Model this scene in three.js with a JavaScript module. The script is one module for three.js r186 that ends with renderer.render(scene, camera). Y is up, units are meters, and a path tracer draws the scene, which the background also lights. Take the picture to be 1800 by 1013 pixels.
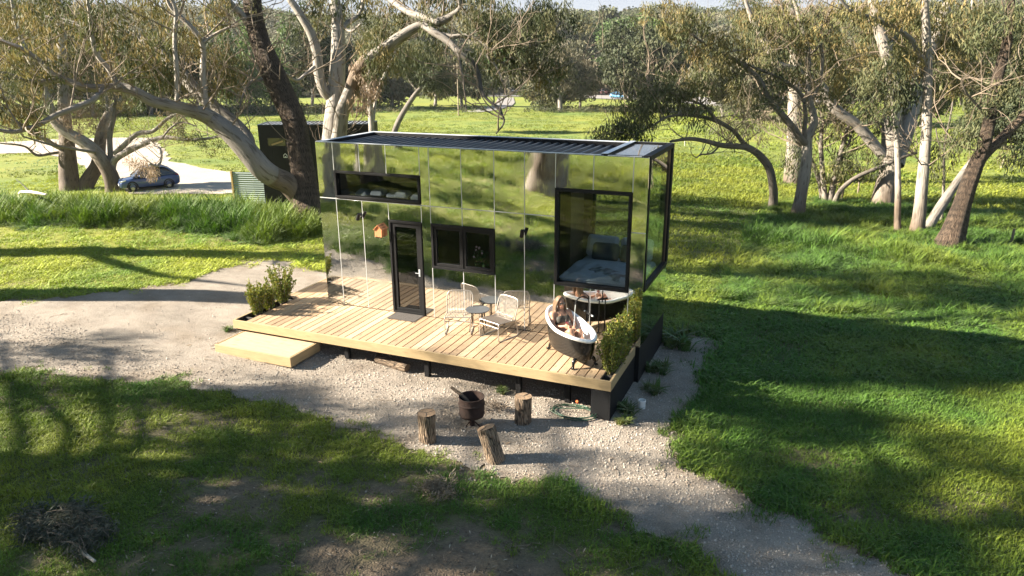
import * as THREE from 'three';
import { mergeGeometries, mergeVertices, toCreasedNormals } from 'three/addons/utils/BufferGeometryUtils.js';
import { RoundedBoxGeometry } from 'three/addons/geometries/RoundedBoxGeometry.js';
import { MarchingCubes } from 'three/addons/objects/MarchingCubes.js';
import { ImprovedNoise } from 'three/addons/math/ImprovedNoise.js';

// ------------------------------------------------------------------ camera, sky, sun, exposure
const scene = new THREE.Scene();
const renderer = new THREE.WebGLRenderer({ antialias: true });
renderer.toneMapping = THREE.LinearToneMapping;
renderer.toneMappingExposure = 5.0;
renderer.shadowMap.enabled = true;
const W0 = 1800, H0 = 1013, FPX = 1299.48;
const camera = new THREE.PerspectiveCamera(2 * Math.atan(H0 / 2 / FPX) * 180 / Math.PI, W0 / H0, 0.2, 3000);
camera.position.set(10.27, 5.5069, 13.3637);
camera.rotation.order = 'YXZ';
camera.rotation.set(-17.6472 * Math.PI / 180, 22.858 * Math.PI / 180, -0.3056 * Math.PI / 180);
camera.updateMatrixWorld(true);
scene.add(camera);
const SUN_EL = 28 * Math.PI / 180;
const sunDir = new THREE.Vector3(-0.921 * Math.cos(SUN_EL), Math.sin(SUN_EL), 0.389 * Math.cos(SUN_EL)).normalize();
{ // a clear, slightly hazy afternoon sky: white towards the horizon and round the sun, blue above
  const w = 512, h = 256, d = new Float32Array(w * h * 4), v = new THREE.Vector3();
  for (let j = 0; j < h; j++) for (let i = 0; i < w; i++) {
    const el = ((j + 0.5) / h - 0.5) * Math.PI, az = ((i + 0.5) / w - 0.5) * 2 * Math.PI; v.set(Math.cos(az) * Math.cos(el), Math.sin(el), Math.sin(az) * Math.cos(el));
    const up = Math.max(0, v.y), hz = Math.pow(1 - up, 5), c = Math.max(0, v.dot(sunDir)), glow = 0.9 * Math.pow(c, 60) + 0.25 * Math.pow(c, 6), o = (j * w + i) * 4, low = v.y < 0 ? 0.35 : 1;
    d[o] = (0.085 + 0.27 * hz + 0.9 * glow * 0.35) * low * 0.5; d[o + 1] = (0.15 + 0.215 * hz + 0.82 * glow * 0.35) * low * 0.5; d[o + 2] = (0.235 + 0.15 * hz + 0.68 * glow * 0.35) * low * 0.5; d[o + 3] = 1;
  }
  const t = new THREE.DataTexture(d, w, h, THREE.RGBAFormat, THREE.FloatType); t.mapping = THREE.EquirectangularReflectionMapping; t.magFilter = THREE.LinearFilter; t.needsUpdate = true;
  scene.background = t; scene.environment = t;
}
const sun = new THREE.DirectionalLight(new THREE.Color(1, 0.9, 0.74), 5);
sun.position.copy(sunDir).multiplyScalar(80);
sun.castShadow = true;
sun.shadow.radius = 1.2;
sun.shadow.mapSize.set(4096, 4096);
Object.assign(sun.shadow.camera, { left: -60, right: 60, top: 60, bottom: -60, near: 1, far: 250 });
scene.add(sun, sun.target);

// ------------------------------------------------------------------ helpers
const V = (x, y, z) => new THREE.Vector3(x, y, z);
let SEED = 7, hillGeo;
function rng(s) { let a = s >>> 0; return () => { a = (a + 0x6D2B79F5) | 0; let t = Math.imul(a ^ (a >>> 15), 1 | a); t = (t + Math.imul(t ^ (t >>> 7), 61 | t)) ^ t; return ((t ^ (t >>> 14)) >>> 0) / 4294967296; }; }
const newRng = () => rng(SEED++ * 7919 + 13);
const perlin = new ImprovedNoise();
const N3 = (x, y, z) => perlin.noise(x + 71.3, y + 13.7, z + 37.1);
const fbm = (x, y, z, o = 3) => { let s = 0, a = 0.5; for (let i = 0; i < o; i++) { s += a * N3(x, y, z); x *= 2.03; y *= 2.03; z *= 2.03; a *= 0.5; } return s; };
const { clamp, lerp, smoothstep } = THREE.MathUtils;
const sst = (a, b, x) => { const t = clamp((x - a) / (b - a), 0, 1); return t * t * (3 - 2 * t); };
const LC = (r, g, b) => new THREE.Color().setRGB(r, g, b);
const used = new Map();
const numbered = (n) => { const k = used.get(n) ?? 0; used.set(n, k + 1); return k ? n + '_' + String(k).padStart(3, '0') : n; };
function shadow(o) { o.castShadow = true; o.receiveShadow = true; return o; }
function tag(o, label, category, group) { o.userData = { label, category }; if (group) o.userData.group = group; return o; }
function thing(name, label, category, p = [0, 0, 0], turn = 0, group) {
  const o = new THREE.Group(); o.name = numbered(name); o.position.set(...p); o.rotation.y = turn; tag(o, label, category, group); scene.add(o); return o;
}
function part(name, geo, mat, parent) {
  const g = Array.isArray(geo) ? merge(geo) : geo;
  const m = shadow(new THREE.Mesh(g, mat)); m.name = name; (parent ?? scene).add(m); return m;
}
function single(name, label, category, geo, mat, group) { const m = part(numbered(name), geo, mat); tag(m, label, category, group); return m; }
function struct(name, geo, mat) { const m = part(numbered(name), geo, mat); m.userData = { kind: 'structure' }; return m; }
function merge(list) {
  const a = list.map((g) => { let q = g.index ? g.toNonIndexed() : g; for (const k of Object.keys(q.attributes)) if (!['position', 'normal', 'uv', 'color'].includes(k)) q.deleteAttribute(k); if (!q.attributes.uv) q.setAttribute('uv', new THREE.BufferAttribute(new Float32Array(q.attributes.position.count * 2), 2)); if (!q.attributes.normal) q.computeVertexNormals(); return q; });
  const anyCol = a.some((g) => g.attributes.color);
  if (anyCol) for (const g of a) if (!g.attributes.color) g.setAttribute('color', new THREE.BufferAttribute(new Float32Array(g.attributes.position.count * 3).fill(1), 3));
  return a.length === 1 ? a[0] : mergeGeometries(a);
}
const tr = (g, x = 0, y = 0, z = 0, rx = 0, ry = 0, rz = 0) => { const m = new THREE.Matrix4().makeRotationFromEuler(new THREE.Euler(rx, ry, rz)); m.setPosition(x, y, z); return g.applyMatrix4(m); };
function uvBox(g, ox = 0, oy = 0, s = 1) { // uv in metres by the face's main axis
  g = g.index ? g.toNonIndexed() : g;
  const p = g.attributes.position, n = g.attributes.normal, uv = new Float32Array(p.count * 2);
  for (let i = 0; i < p.count; i++) {
    const ax = Math.abs(n.getX(i)), ay = Math.abs(n.getY(i)), az = Math.abs(n.getZ(i)), x = p.getX(i), y = p.getY(i), z = p.getZ(i);
    const q = ay >= ax && ay >= az ? [x, z] : ax >= az ? [z, y] : [x, y];
    uv[i * 2] = q[0] * s + ox; uv[i * 2 + 1] = q[1] * s + oy;
  }
  g.setAttribute('uv', new THREE.BufferAttribute(uv, 2)); return g;
}
const box = (x0, x1, y0, y1, z0, z1) => uvBox(new THREE.BoxGeometry(x1 - x0, y1 - y0, z1 - z0).translate((x0 + x1) / 2, (y0 + y1) / 2, (z0 + z1) / 2));
function rbox(x0, x1, y0, y1, z0, z1, r = 0.006, seg = 1) { return uvBox(new RoundedBoxGeometry(x1 - x0, y1 - y0, z1 - z0, seg, Math.min(r, (x1 - x0) / 2.1, (y1 - y0) / 2.1, (z1 - z0) / 2.1)).translate((x0 + x1) / 2, (y0 + y1) / 2, (z0 + z1) / 2)); }
function curvePts(pts, n) { // pts: [Vector3, radius]; a Catmull-Rom through them, n samples per span
  const c = new THREE.CatmullRomCurve3(pts.map((p) => p[0]), false, 'centripetal'), m = (pts.length - 1) * n, out = [];
  for (let i = 0; i <= m; i++) { const t = i / m, k = Math.min(pts.length - 2, Math.floor(t * (pts.length - 1))), f = t * (pts.length - 1) - k; out.push([c.getPoint(t), lerp(pts[k][1], pts[k + 1][1], f)]); }
  return out;
}
// a limb: smooth tapering tube through points, with lumps; vertex colour from col(point, s, angle)
function limbGeo(pts, { n = 4, seg = 8, lump = 0.08, col = null, cap = true, flare = 0, vs = 1 } = {}) {
  const P = pts.length > 2 && n > 0 ? curvePts(pts, n) : n > 1 ? curvePts(pts, n) : pts, pos = [], uv = [], cl = [], idx = [];
  let up = V(0.31, 0.1, 0.94), len = 0; const seedO = P[0][0].x * 3.1 + P[0][0].z;
  const rep = Math.max(1, Math.round(P[0][1] * 2 * Math.PI / 0.8));
  for (let i = 0; i < P.length; i++) {
    const a = P[Math.max(0, i - 1)][0], b = P[Math.min(P.length - 1, i + 1)][0], T = b.clone().sub(a).normalize();
    if (i) len += P[i][0].distanceTo(P[i - 1][0]);
    const X = up.clone().addScaledVector(T, -up.dot(T)).normalize(), Y = T.clone().cross(X); up = X;
    for (let j = 0; j <= seg; j++) {
      const an = (j % seg) / seg * Math.PI * 2, cx = Math.cos(an), sy = Math.sin(an);
      let r = P[i][1] * (1 + lump * 2 * N3(cx * 1.3 + seedO, sy * 1.3, len / (P[0][1] * 4 + 0.05)));
      if (flare && i < 5) { const k = 1 - i / 5; r *= 1 + flare * k * k * (0.55 + 0.9 * Math.max(0, Math.sin(an * 2.5 + seedO) * Math.cos(an + seedO))); }
      const q = P[i][0].clone().addScaledVector(X, cx * r).addScaledVector(Y, sy * r);
      pos.push(q.x, q.y, q.z); uv.push(j / seg * rep * 0.8, len * vs);
      if (col) { const c = col(q, len, an, i / (P.length - 1)); cl.push(c.r, c.g, c.b); }
      if (i && j < seg) { const o = (i - 1) * (seg + 1) + j; idx.push(o, o + 1, o + seg + 1, o + 1, o + seg + 2, o + seg + 1); }
    }
  }
  if (cap) { const o = pos.length / 3, e = P[P.length - 1][0]; pos.push(e.x, e.y, e.z); uv.push(0, len); if (col) { const c = col(e, len, 0, 1); cl.push(c.r, c.g, c.b); } for (let j = 0; j < seg; j++) idx.push((P.length - 1) * (seg + 1) + j, (P.length - 1) * (seg + 1) + j + 1, o); }
  const g = new THREE.BufferGeometry();
  g.setAttribute('position', new THREE.Float32BufferAttribute(pos, 3)); g.setAttribute('uv', new THREE.Float32BufferAttribute(uv, 2));
  if (col) g.setAttribute('color', new THREE.Float32BufferAttribute(cl, 3));
  g.setIndex(idx); g.computeVertexNormals();
  const nn = g.attributes.normal; // weld the seam's normals
  for (let i = 0; i < P.length; i++) { const a = i * (seg + 1), b = a + seg, v = V(nn.getX(a) + nn.getX(b), nn.getY(a) + nn.getY(b), nn.getZ(a) + nn.getZ(b)).normalize(); nn.setXYZ(a, v.x, v.y, v.z); nn.setXYZ(b, v.x, v.y, v.z); }
  return g;
}
const tube = (pts, r, seg = 6, n = 5, closed = false) => pts.length === 2 && !closed ? limbGeo(pts.map((p) => [p, r]), { n: 1, seg, lump: 0 }) : new THREE.TubeGeometry(new THREE.CatmullRomCurve3(pts, closed, 'centripetal'), pts.length * n, r, seg, closed);
const rod = (a, b, r, seg = 6) => limbGeo([[a, r], [b, r]], { n: 1, seg, lump: 0 });

// ---- photograph pixel (1800 x 1013) -> ray, point at a depth, point on the terrain
const camR = V(1, 0, 0).applyQuaternion(camera.quaternion), camU = V(0, 1, 0).applyQuaternion(camera.quaternion), camF = V(0, 0, -1).applyQuaternion(camera.quaternion), camP = camera.position.clone();
const ray = (u, v) => camF.clone().addScaledVector(camR, (u - W0 / 2) / FPX).addScaledVector(camU, -(v - H0 / 2) / FPX);
const at = (u, v, w) => camP.clone().addScaledVector(ray(u, v), w);
const depthOf = (p) => p.clone().sub(camP).dot(camF);
function gnd(u, v) { const d = ray(u, v); let t = 3, dt = 0.25; for (; t < 1500; t += dt, dt = t * 0.01 + 0.1) { const p = camP.clone().addScaledVector(d, t); if (p.y < terrain(p.x, p.z)) break; } let a = t - dt * 1.1, b = t; for (let i = 0; i < 24; i++) { const m = (a + b) / 2, p = camP.clone().addScaledVector(d, m); if (p.y < terrain(p.x, p.z)) b = m; else a = m; } const p = camP.clone().addScaledVector(d, b); p.y = terrain(p.x, p.z); return p; }
function gndAt(u, w) { // the ground below a pixel column at a depth
  const p = at(u, 500, w); p.y = terrain(p.x, p.z); return p;
}
const proj = (p) => { const d = p.clone().sub(camP), w = d.dot(camF); return [W0 / 2 + FPX * d.dot(camR) / w, H0 / 2 - FPX * d.dot(camU) / w, w]; };

// ---- terrain height (deck top is y = 0)
function terrain(x, z) {
  let h = -0.45 - 0.045 * clamp(x, -4, 9);
  const r = -z;
  h -= 0.035 * Math.max(0, Math.min(r, 50) - 7) + 0.02 * Math.max(0, Math.min(r, 200) - 50);
  const bank = (-0.36 * (x + 8) + (-z - 6.2)) ; // >0 behind the tall grass bank on the left
  h -= 3.1 * sst(1.5, 13, bank - (x > -9 ? (x + 9) * 2.5 : 0)) * sst(-4, -12, x);
  h += 0.28 * Math.exp(-((x + 12) ** 2) / 30 - ((z + 3.4) ** 2) / 9);
  h += 0.012 * Math.max(0, z - 6);
  const rough = sst(0, 1, gravelSD(x, z) - 0.1);
  h += rough * (0.07 * N3(x * 0.45, z * 0.45, 3) + 0.035 * N3(x * 1.3, z * 1.3, 9));
  h += 0.5 * N3(x * 0.05, z * 0.05, 5) * sst(14, 40, Math.hypot(x - 3, z));
  return h;
}
// ---- the gravel's outline (world x, z), filled in below; a signed distance, negative inside
const gravelPoly = [];
function polySD(poly, x, z) {
  let d = 1e9, inside = false;
  for (let i = 0, j = poly.length - 1; i < poly.length; j = i++) {
    const [ax, az] = poly[j], [bx, bz] = poly[i], ex = bx - ax, ez = bz - az, t = clamp(((x - ax) * ex + (z - az) * ez) / (ex * ex + ez * ez), 0, 1);
    d = Math.min(d, (x - ax - ex * t) ** 2 + (z - az - ez * t) ** 2);
    if ((az > z) !== (bz > z) && x < (bx - ax) * (z - az) / (bz - az) + ax) inside = !inside;
  }
  return Math.sqrt(d) * (inside ? -1 : 1);
}
function gravelSD(x, z) {
  if (!gravelPoly.length || x < -50 || x > 30 || z < -9 || z > 22) return 5;
  return polySD(gravelPoly, x, z) + 0.34 * N3(x * 1.1, z * 1.1, 21) + 0.24 * N3(x * 3.7, z * 3.7, 27) + 0.16 * N3(x * 9, z * 9, 2);
}
{
  const flat = (u, v) => { const d = ray(u, v), t = (-0.62 - camP.y) / d.y; const p = camP.clone().addScaledVector(d, t); const h = -0.45 - 0.045 * clamp(p.x, -4, 9), t2 = (h - camP.y) / d.y; return camP.clone().addScaledVector(d, t2); };
  const px = [[-300, 540], [0, 527], [80, 528], [150, 520], [230, 510], [300, 503], [350, 491], [380, 476], [430, 464], [500, 462], [565, 475]];
  for (const [u, v] of px) { const p = flat(u, v); gravelPoly.push([p.x, p.z]); }
  gravelPoly.push([-2, -3.4], [3, -3.3], [7.6, -2.9]);
  for (const [u, v] of [[1200, 588], [1263, 600], [1250, 632], [1225, 695], [1195, 745], [1172, 792], [1210, 826], [1300, 868], [1400, 912], [1500, 958], [1580, 1013], [1660, 1070], [1330, 1100], [1250, 1000], [1180, 945], [1100, 915], [1030, 880], [1000, 858], [960, 838], [900, 846], [850, 832], [760, 802], [680, 775], [600, 748], [500, 716], [400, 692], [300, 668], [200, 660], [100, 655], [0, 650], [-300, 640]]) { const p = flat(u, v); gravelPoly.push([p.x, p.z]); }
}
// bare, trodden earth in the foreground: 0..1 (patches in world metres: x, z, half width, half depth, strength)
const barePatches = [[6.1, 6.6, 2.6, 0.8, 1], [3.0, 6.3, 1.3, 0.7, 0.8], [8.6, 6.3, 1.5, 0.7, 1.1], [4.6, 5.3, 0.9, 0.5, 0.8], [0.5, 5.2, 1.2, 0.5, 0.55], [9.3, 7.6, 1.6, 1.2, 0.9], [10.8, 1.6, 0.8, 0.5, 0.5], [12.8, 2.3, 1.2, 0.5, 0.5], [11.2, 3.1, 0.8, 0.4, 0.6], [9.8, -3.4, 0.9, 2.2, 0.45], [-10, 1.8, 2.5, 0.7, 0.4], [-6.5, -4.6, 1.6, 0.5, 0.5], [-14, 1.3, 3, 0.9, 0.4]];
function bareness(x, z) {
  if (Math.abs(x) > 30 || z < -12 || z > 30) return 0;
  let b = 0;
  const c = 0.921, s = -0.389;
  for (const [px, pz, a, d, k] of barePatches) { const u = ((x - px) * c + (z - pz) * s) / a, v = (-(x - px) * s + (z - pz) * c) / d, e = k * Math.exp(-u * u - v * v); if (e > b) b = e; }
  const fg = sst(3.4, 5.5, z) * sst(16, 10, x) * sst(-9, -2, x);
  return clamp(b * 0.85 + (0.42 * fg + 0.13) * (0.1 + 1.6 * fbm(x * 0.8, z * 0.8, 2)) + (0.5 * fg + 0.2) * fbm(x * 2.1, z * 2.1, 8), 0, 1);
}
// ------------------------------------------------------------------ textures and materials
function tex(w, h, f, { srgb = false, rx = 1, ry = 1 } = {}) { // f(u, v, x, y) -> [r, g, b] in 0..1 (linear values, or sRGB when srgb)
  const d = new Uint8Array(w * h * 4);
  for (let y = 0; y < h; y++) for (let x = 0; x < w; x++) { const c = f(x / w, y / h, x, y), o = (y * w + x) * 4; d[o] = clamp(c[0], 0, 1) * 255; d[o + 1] = clamp(c[1], 0, 1) * 255; d[o + 2] = clamp(c[2], 0, 1) * 255; d[o + 3] = 255; }
  const t = new THREE.DataTexture(d, w, h); t.wrapS = t.wrapT = THREE.RepeatWrapping; t.magFilter = THREE.LinearFilter; t.minFilter = THREE.LinearFilter; t.repeat.set(rx, ry); if (srgb) t.colorSpace = THREE.SRGBColorSpace; t.needsUpdate = true; return t;
}
// periodic noise over a tile of side p (cells)
const pn = (u, v, f, s) => { // blends four shifted lookups so that the tile wraps
  const a = N3(u * f, v * f, s), b = N3((u - 1) * f, v * f, s), c = N3(u * f, (v - 1) * f, s), d = N3((u - 1) * f, (v - 1) * f, s);
  return lerp(lerp(a, b, u), lerp(c, d, u), v) * 1.35;
};
const grain = (a, b) => a + b;
const T = {};
T.speck = tex(256, 256, (u, v) => { const r = newRngLite(u, v); const g = 0.82 + 0.2 * pn(u, v, 24, 1) + 0.16 * pn(u, v, 70, 2) + 0.14 * (r - 0.5); return [g, g, g]; });
function newRngLite(u, v) { const s = Math.sin(u * 12987.1 + v * 78233.3) * 43758.5453; return s - Math.floor(s); }
T.soil = tex(512, 512, (u, v) => { const a = pn(u, v, 9, 4), b = pn(u, v, 34, 5), c = pn(u, v, 110, 6), r = newRngLite(u, v); const k = 0.74 + 0.22 * a + 0.22 * b + 0.2 * c + 0.2 * (r - 0.5); return [k, k * 0.98, k * 0.95]; });
T.soilBump = tex(512, 512, (u, v) => { const k = 0.5 + 0.3 * pn(u, v, 30, 5) + 0.3 * pn(u, v, 90, 6); return [k, k, k]; });
T.gravel = tex(1024, 1024, (u, v) => { const b = pn(u, v, 60, 15), c = pn(u, v, 170, 16), a = pn(u, v, 8, 3), r = newRngLite(u, v); const k = 0.78 + 0.12 * a + 0.26 * b + 0.42 * c + 0.2 * (r - 0.5); return [k, k * (0.985 + 0.03 * b), k * (0.965 + 0.05 * b)]; });
T.gravelBump = tex(1024, 1024, (u, v) => { const k = 0.5 + 0.26 * pn(u, v, 60, 15) + 0.42 * pn(u, v, 170, 16); return [k, k, k]; });
const plank = (seed, deep) => tex(512, 512, (u, v) => { // grain along v, 1 tile = 0.5 m x 2 m
  const w = u + 0.03 * pn(u, v, 3, seed), l = pn(w, v * 0.12, 60, seed + 1) * 0.5 + pn(w, v * 0.3, 140, seed + 2) * 0.35 + pn(w, v, 10, seed + 3) * 0.3;
  const kn = Math.max(0, pn(u, v * 1.0, 7, seed + 9) - 0.42) * 2.4; const k = 0.9 + deep * l - kn * 0.7; return [k, k * (0.985 - 0.05 * kn), k * (0.955 - 0.12 * kn)];
}, { rx: 2, ry: 0.5 });
T.plank = plank(31, 0.34); T.plankBump = tex(512, 512, (u, v) => { const k = 0.5 + 0.4 * pn(u, v * 0.12, 120, 32); return [k, k, k]; }, { rx: 2, ry: 0.5 });
T.ply = plank(61, 0.3);
T.plankX = tex(512, 512, (v, u) => { const l = pn(v * 0.12, u, 60, 131) * 0.5 + pn(v * 0.3, u, 140, 132) * 0.35 + pn(v, u, 9, 133) * 0.35, kn = Math.max(0, pn(v, u, 7, 139) - 0.42) * 2.4, k = 0.88 + 0.34 * l - kn * 0.7; return [k, k * (0.985 - 0.05 * kn), k * (0.955 - 0.12 * kn)]; }, { rx: 0.43, ry: 2 });
// rough gum bark (fissured) and smooth gum bark (patched), 1 tile = 0.8 m x 1.6 m
T.rough = tex(512, 512, (u, v) => { const w = u + 0.02 * pn(u, v, 8, 50); const f = pn(w, v * 0.22, 30, 51), g = pn(w, v * 0.5, 80, 52); const k = 0.22 + 0.85 * sst(0.02, 0.26, Math.abs(f)) + 0.35 * g; return [k, k * 0.92, k * 0.84]; }, { rx: 1.25, ry: 0.625 });
T.roughBump = tex(512, 512, (u, v) => { const w = u + 0.02 * pn(u, v, 8, 50); const k = 0.1 + 0.75 * sst(0.0, 0.3, Math.abs(pn(w, v * 0.22, 30, 51))) + 0.25 * pn(w, v * 0.5, 80, 52); return [k, k, k]; }, { rx: 1.25, ry: 0.625 });
T.smooth = tex(512, 512, (u, v) => { const a = pn(u, v * 0.5, 6, 55), b = pn(u, v * 0.35, 22, 56), c = pn(u, v, 60, 57); const k = 0.8 + 0.1 * c + 0.16 * b; const dk = sst(0.12, 0.34, a + 0.4 * b); return [k * (1 - 0.5 * dk), k * (0.975 - 0.52 * dk), k * (0.94 - 0.54 * dk)]; }, { rx: 1.25, ry: 0.625 });
T.smoothBump = tex(256, 256, (u, v) => { const k = 0.5 + 0.3 * pn(u, v * 0.4, 10, 56) + 0.2 * pn(u, v, 40, 57); return [k, k, k]; }, { rx: 1.25, ry: 0.625 });
T.wave = tex(256, 256, (u, v) => { const k = 0.5 + 0.34 * pn(u, v, 3, 80) + 0.16 * pn(u, v, 7, 81); return [k, k, k]; }, { rx: 0.45, ry: 0.45 });
T.streak = tex(512, 512, (u, v) => { const a = pn(u, v * 0.06, 90, 84), b = pn(u, v, 5, 85); const k = clamp(0.1 + 0.4 * Math.max(0, a) + 0.75 * Math.max(0, b - 0.05), 0, 1); return [k, k, k]; }, { rx: 0.7, ry: 0.7 });
T.cloth = tex(256, 256, (u, v) => { const k = 0.86 + 0.12 * pn(u, v, 40, 90) + 0.06 * Math.sin(u * 400) * Math.sin(v * 400); return [k, k, k]; }, { rx: 3, ry: 3 });
T.rust = tex(256, 256, (u, v) => { const a = pn(u, v, 6, 95), b = pn(u, v, 26, 96); const k = 0.7 + 0.35 * a + 0.35 * b; return [k, k * 0.85, k * 0.75]; }, { rx: 1, ry: 1 });
T.quilt = tex(128, 128, (u, v) => { const k = (Math.floor(u * 8) % 2 ? 0.62 : 1) * (0.92 + 0.1 * pn(u, v, 20, 97)); return [k, k, k]; }, { rx: 1.6, ry: 1.6 });

const std = (o) => new THREE.MeshStandardMaterial(o), phy = (o) => new THREE.MeshPhysicalMaterial(o);
const M = {
  mirror: phy({ color: LC(0.78, 0.785, 0.765), metalness: 1, roughness: 0.27, roughnessMap: T.streak, bumpMap: T.wave, bumpScale: 0.0038 }),
  joint: std({ color: LC(0.5, 0.5, 0.49), roughness: 0.4, metalness: 0.2 }),
  black: phy({ color: LC(0.01, 0.01, 0.011), roughness: 0.6, specularIntensity: 0.4 }),
  blackGloss: phy({ color: LC(0.008, 0.0075, 0.007), roughness: 0.2, specularIntensity: 0.8, clearcoat: 0.25, clearcoatRoughness: 0.1 }),
  charcoal: phy({ color: LC(0.014, 0.0145, 0.016), roughness: 0.65, specularIntensity: 0.4, map: T.speck }),
  roof: std({ color: LC(0.05, 0.055, 0.065), roughness: 0.38, metalness: 0.45 }),
  cap: std({ color: LC(0.66, 0.69, 0.73), roughness: 0.32, metalness: 0.35 }),
  glass: phy({ color: LC(0.72, 0.75, 0.76), transmission: 1, thickness: 0, roughness: 0.0, ior: 1.5 }),
  glassDark: phy({ color: LC(0.3, 0.31, 0.31), transmission: 1, thickness: 0, roughness: 0.0, ior: 2.0 }),
  glassClear: phy({ color: LC(0.8, 0.84, 0.84), transmission: 1, thickness: 0, roughness: 0.0, ior: 1.5 }),
  linenMid: std({ color: LC(0.3, 0.31, 0.34), map: T.cloth, roughness: 0.95 }),
  ply: std({ color: LC(0.16, 0.1, 0.06), map: T.ply, roughness: 0.7 }),
  dark: std({ color: LC(0.05, 0.045, 0.04), roughness: 0.8 }),
  pine: [[0.42, 0.3, 0.19], [0.36, 0.245, 0.15], [0.31, 0.215, 0.135], [0.46, 0.345, 0.23]].map((c) => std({ color: LC(...c), map: T.plank, bumpMap: T.plankBump, bumpScale: 0.0008, roughness: 0.72 })),
  fascia: std({ color: LC(0.42, 0.31, 0.17), map: T.plankX, roughness: 0.7 }),
  steel: std({ color: LC(0.03, 0.032, 0.034), roughness: 0.5, metalness: 0.6 }),
  soil: std({ color: LC(0.045, 0.032, 0.022), map: T.soil, roughness: 1, bumpMap: T.soilBump, bumpScale: 0.02 }),
  rod: std({ color: LC(0.4, 0.36, 0.32), roughness: 0.38, metalness: 0.4 }),
  tableTop: phy({ color: LC(0.055, 0.06, 0.068), roughness: 0.7, specularIntensity: 0.5 }),
  enamel: phy({ color: LC(0.86, 0.86, 0.85), roughness: 0.14, clearcoat: 0.6, clearcoatRoughness: 0.05 }),
  linen: std({ color: LC(0.72, 0.73, 0.75), map: T.cloth, roughness: 0.95 }),
  linenDark: std({ color: LC(0.09, 0.095, 0.11), map: T.cloth, roughness: 0.95 }),
  quilt: std({ color: LC(0.42, 0.43, 0.42), map: T.quilt, roughness: 0.95 }),
  rough: std({ color: LC(0.19, 0.14, 0.105), map: T.rough, bumpMap: T.roughBump, bumpScale: 0.1, roughness: 0.95, vertexColors: true }),
  smooth: std({ color: LC(0.36, 0.335, 0.31), map: T.smooth, bumpMap: T.smoothBump, bumpScale: 0.02, roughness: 0.8, vertexColors: true }),
  twig: std({ color: LC(0.2, 0.155, 0.115), roughness: 0.9 }),
  twigPale: std({ color: LC(0.42, 0.37, 0.31), roughness: 0.9 }),
  log: std({ color: LC(0.24, 0.18, 0.13), map: T.rough, bumpMap: T.roughBump, bumpScale: 0.025, roughness: 0.9 }),
  logTop: std({ color: LC(0.28, 0.19, 0.12), map: T.soil, roughness: 0.9 }),
  rust: std({ color: LC(0.045, 0.028, 0.024), map: T.rust, roughness: 0.85, metalness: 0.2 }),
  terracotta: std({ color: LC(0.62, 0.25, 0.1), map: T.ply, roughness: 0.75 }),
};
const leafMat = (r, g, b, t = 0.35) => phy({ color: LC(r, g, b), roughness: 0.75, transmission: t, thickness: 0, side: THREE.DoubleSide, specularIntensity: 0.6 });

// ------------------------------------------------------------------ ground, gravel, driveway, road, hills
function axis(list) { const o = []; for (const [a, b, s] of list) for (let x = a; x < b - 1e-6; x += s) o.push(x); o.push(list[list.length - 1][1]); return o; }
{
  const xs = axis([[-900, -300, 60], [-300, -80, 10], [-80, -30, 2], [-30, -12, 0.5], [-12, 18, 0.22], [18, 32, 0.5], [32, 80, 3], [80, 300, 10], [300, 900, 60]]);
  const zs = axis([[-1500, -320, 60], [-320, -60, 6], [-60, -24, 1.5], [-24, -10, 0.5], [-10, 11, 0.22], [11, 40, 0.6], [40, 120, 8], [120, 300, 40]]);
  const pos = [], col = [], uv = [], idx = [], nx = xs.length;
  for (const z of zs) for (const x of xs) {
    const h = terrain(x, z), sd = gravelSD(x, z), b = bareness(x, z);
    pos.push(x, h - (sd < -0.25 ? 0.03 : 0), z); uv.push(x / 2.3, z / 2.3);
    const d = Math.hypot(x - 4, z), n = fbm(x * 0.12, z * 0.12, 4), n2 = fbm(x * 0.6, z * 0.6, 14), far = sst(18, 50, d);
    // short turf seen between the blades nearby, meadow far away
    const gr = [lerp(0.085 + 0.13 * Math.max(sst(1, -3, x) * sst(4, 1, z), sst(8, 10, z) * sst(5, 2, x)), 0.2, far) + (0.16 * n + 0.07 * n2) * far + 0.02 * n2, lerp(0.105 + 0.13 * Math.max(sst(1, -3, x) * sst(4, 1, z), sst(8, 10, z) * sst(5, 2, x)), 0.245, far) + (0.07 * n + 0.05 * n2) * far + 0.02 * n2, lerp(0.02, 0.024, far)];  // left and rear turf colour lightened to look sunlit
    const dirt = [0.185 + 0.05 * n2, 0.14 + 0.035 * n2, 0.098 + 0.02 * n2], k = clamp(b * 1.3 + sst(0.5, 0, sd) * 0.6, 0, 1) * (1 - far);
    col.push(lerp(gr[0], dirt[0], k), lerp(gr[1], dirt[1], k), lerp(gr[2], dirt[2], k));
  }
  for (let j = 0; j < zs.length - 1; j++) for (let i = 0; i < nx - 1; i++) { const a = j * nx + i; idx.push(a, a + nx, a + 1, a + 1, a + nx, a + nx + 1); }
  const g = new THREE.BufferGeometry();
  g.setAttribute('position', new THREE.Float32BufferAttribute(pos, 3)); g.setAttribute('color', new THREE.Float32BufferAttribute(col, 3)); g.setAttribute('uv', new THREE.Float32BufferAttribute(uv, 2));
  g.setIndex(idx); g.computeVertexNormals();
  struct('ground', g, std({ vertexColors: true, map: T.soil, bumpMap: T.soilBump, bumpScale: 0.03, roughness: 1 }));
}
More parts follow.
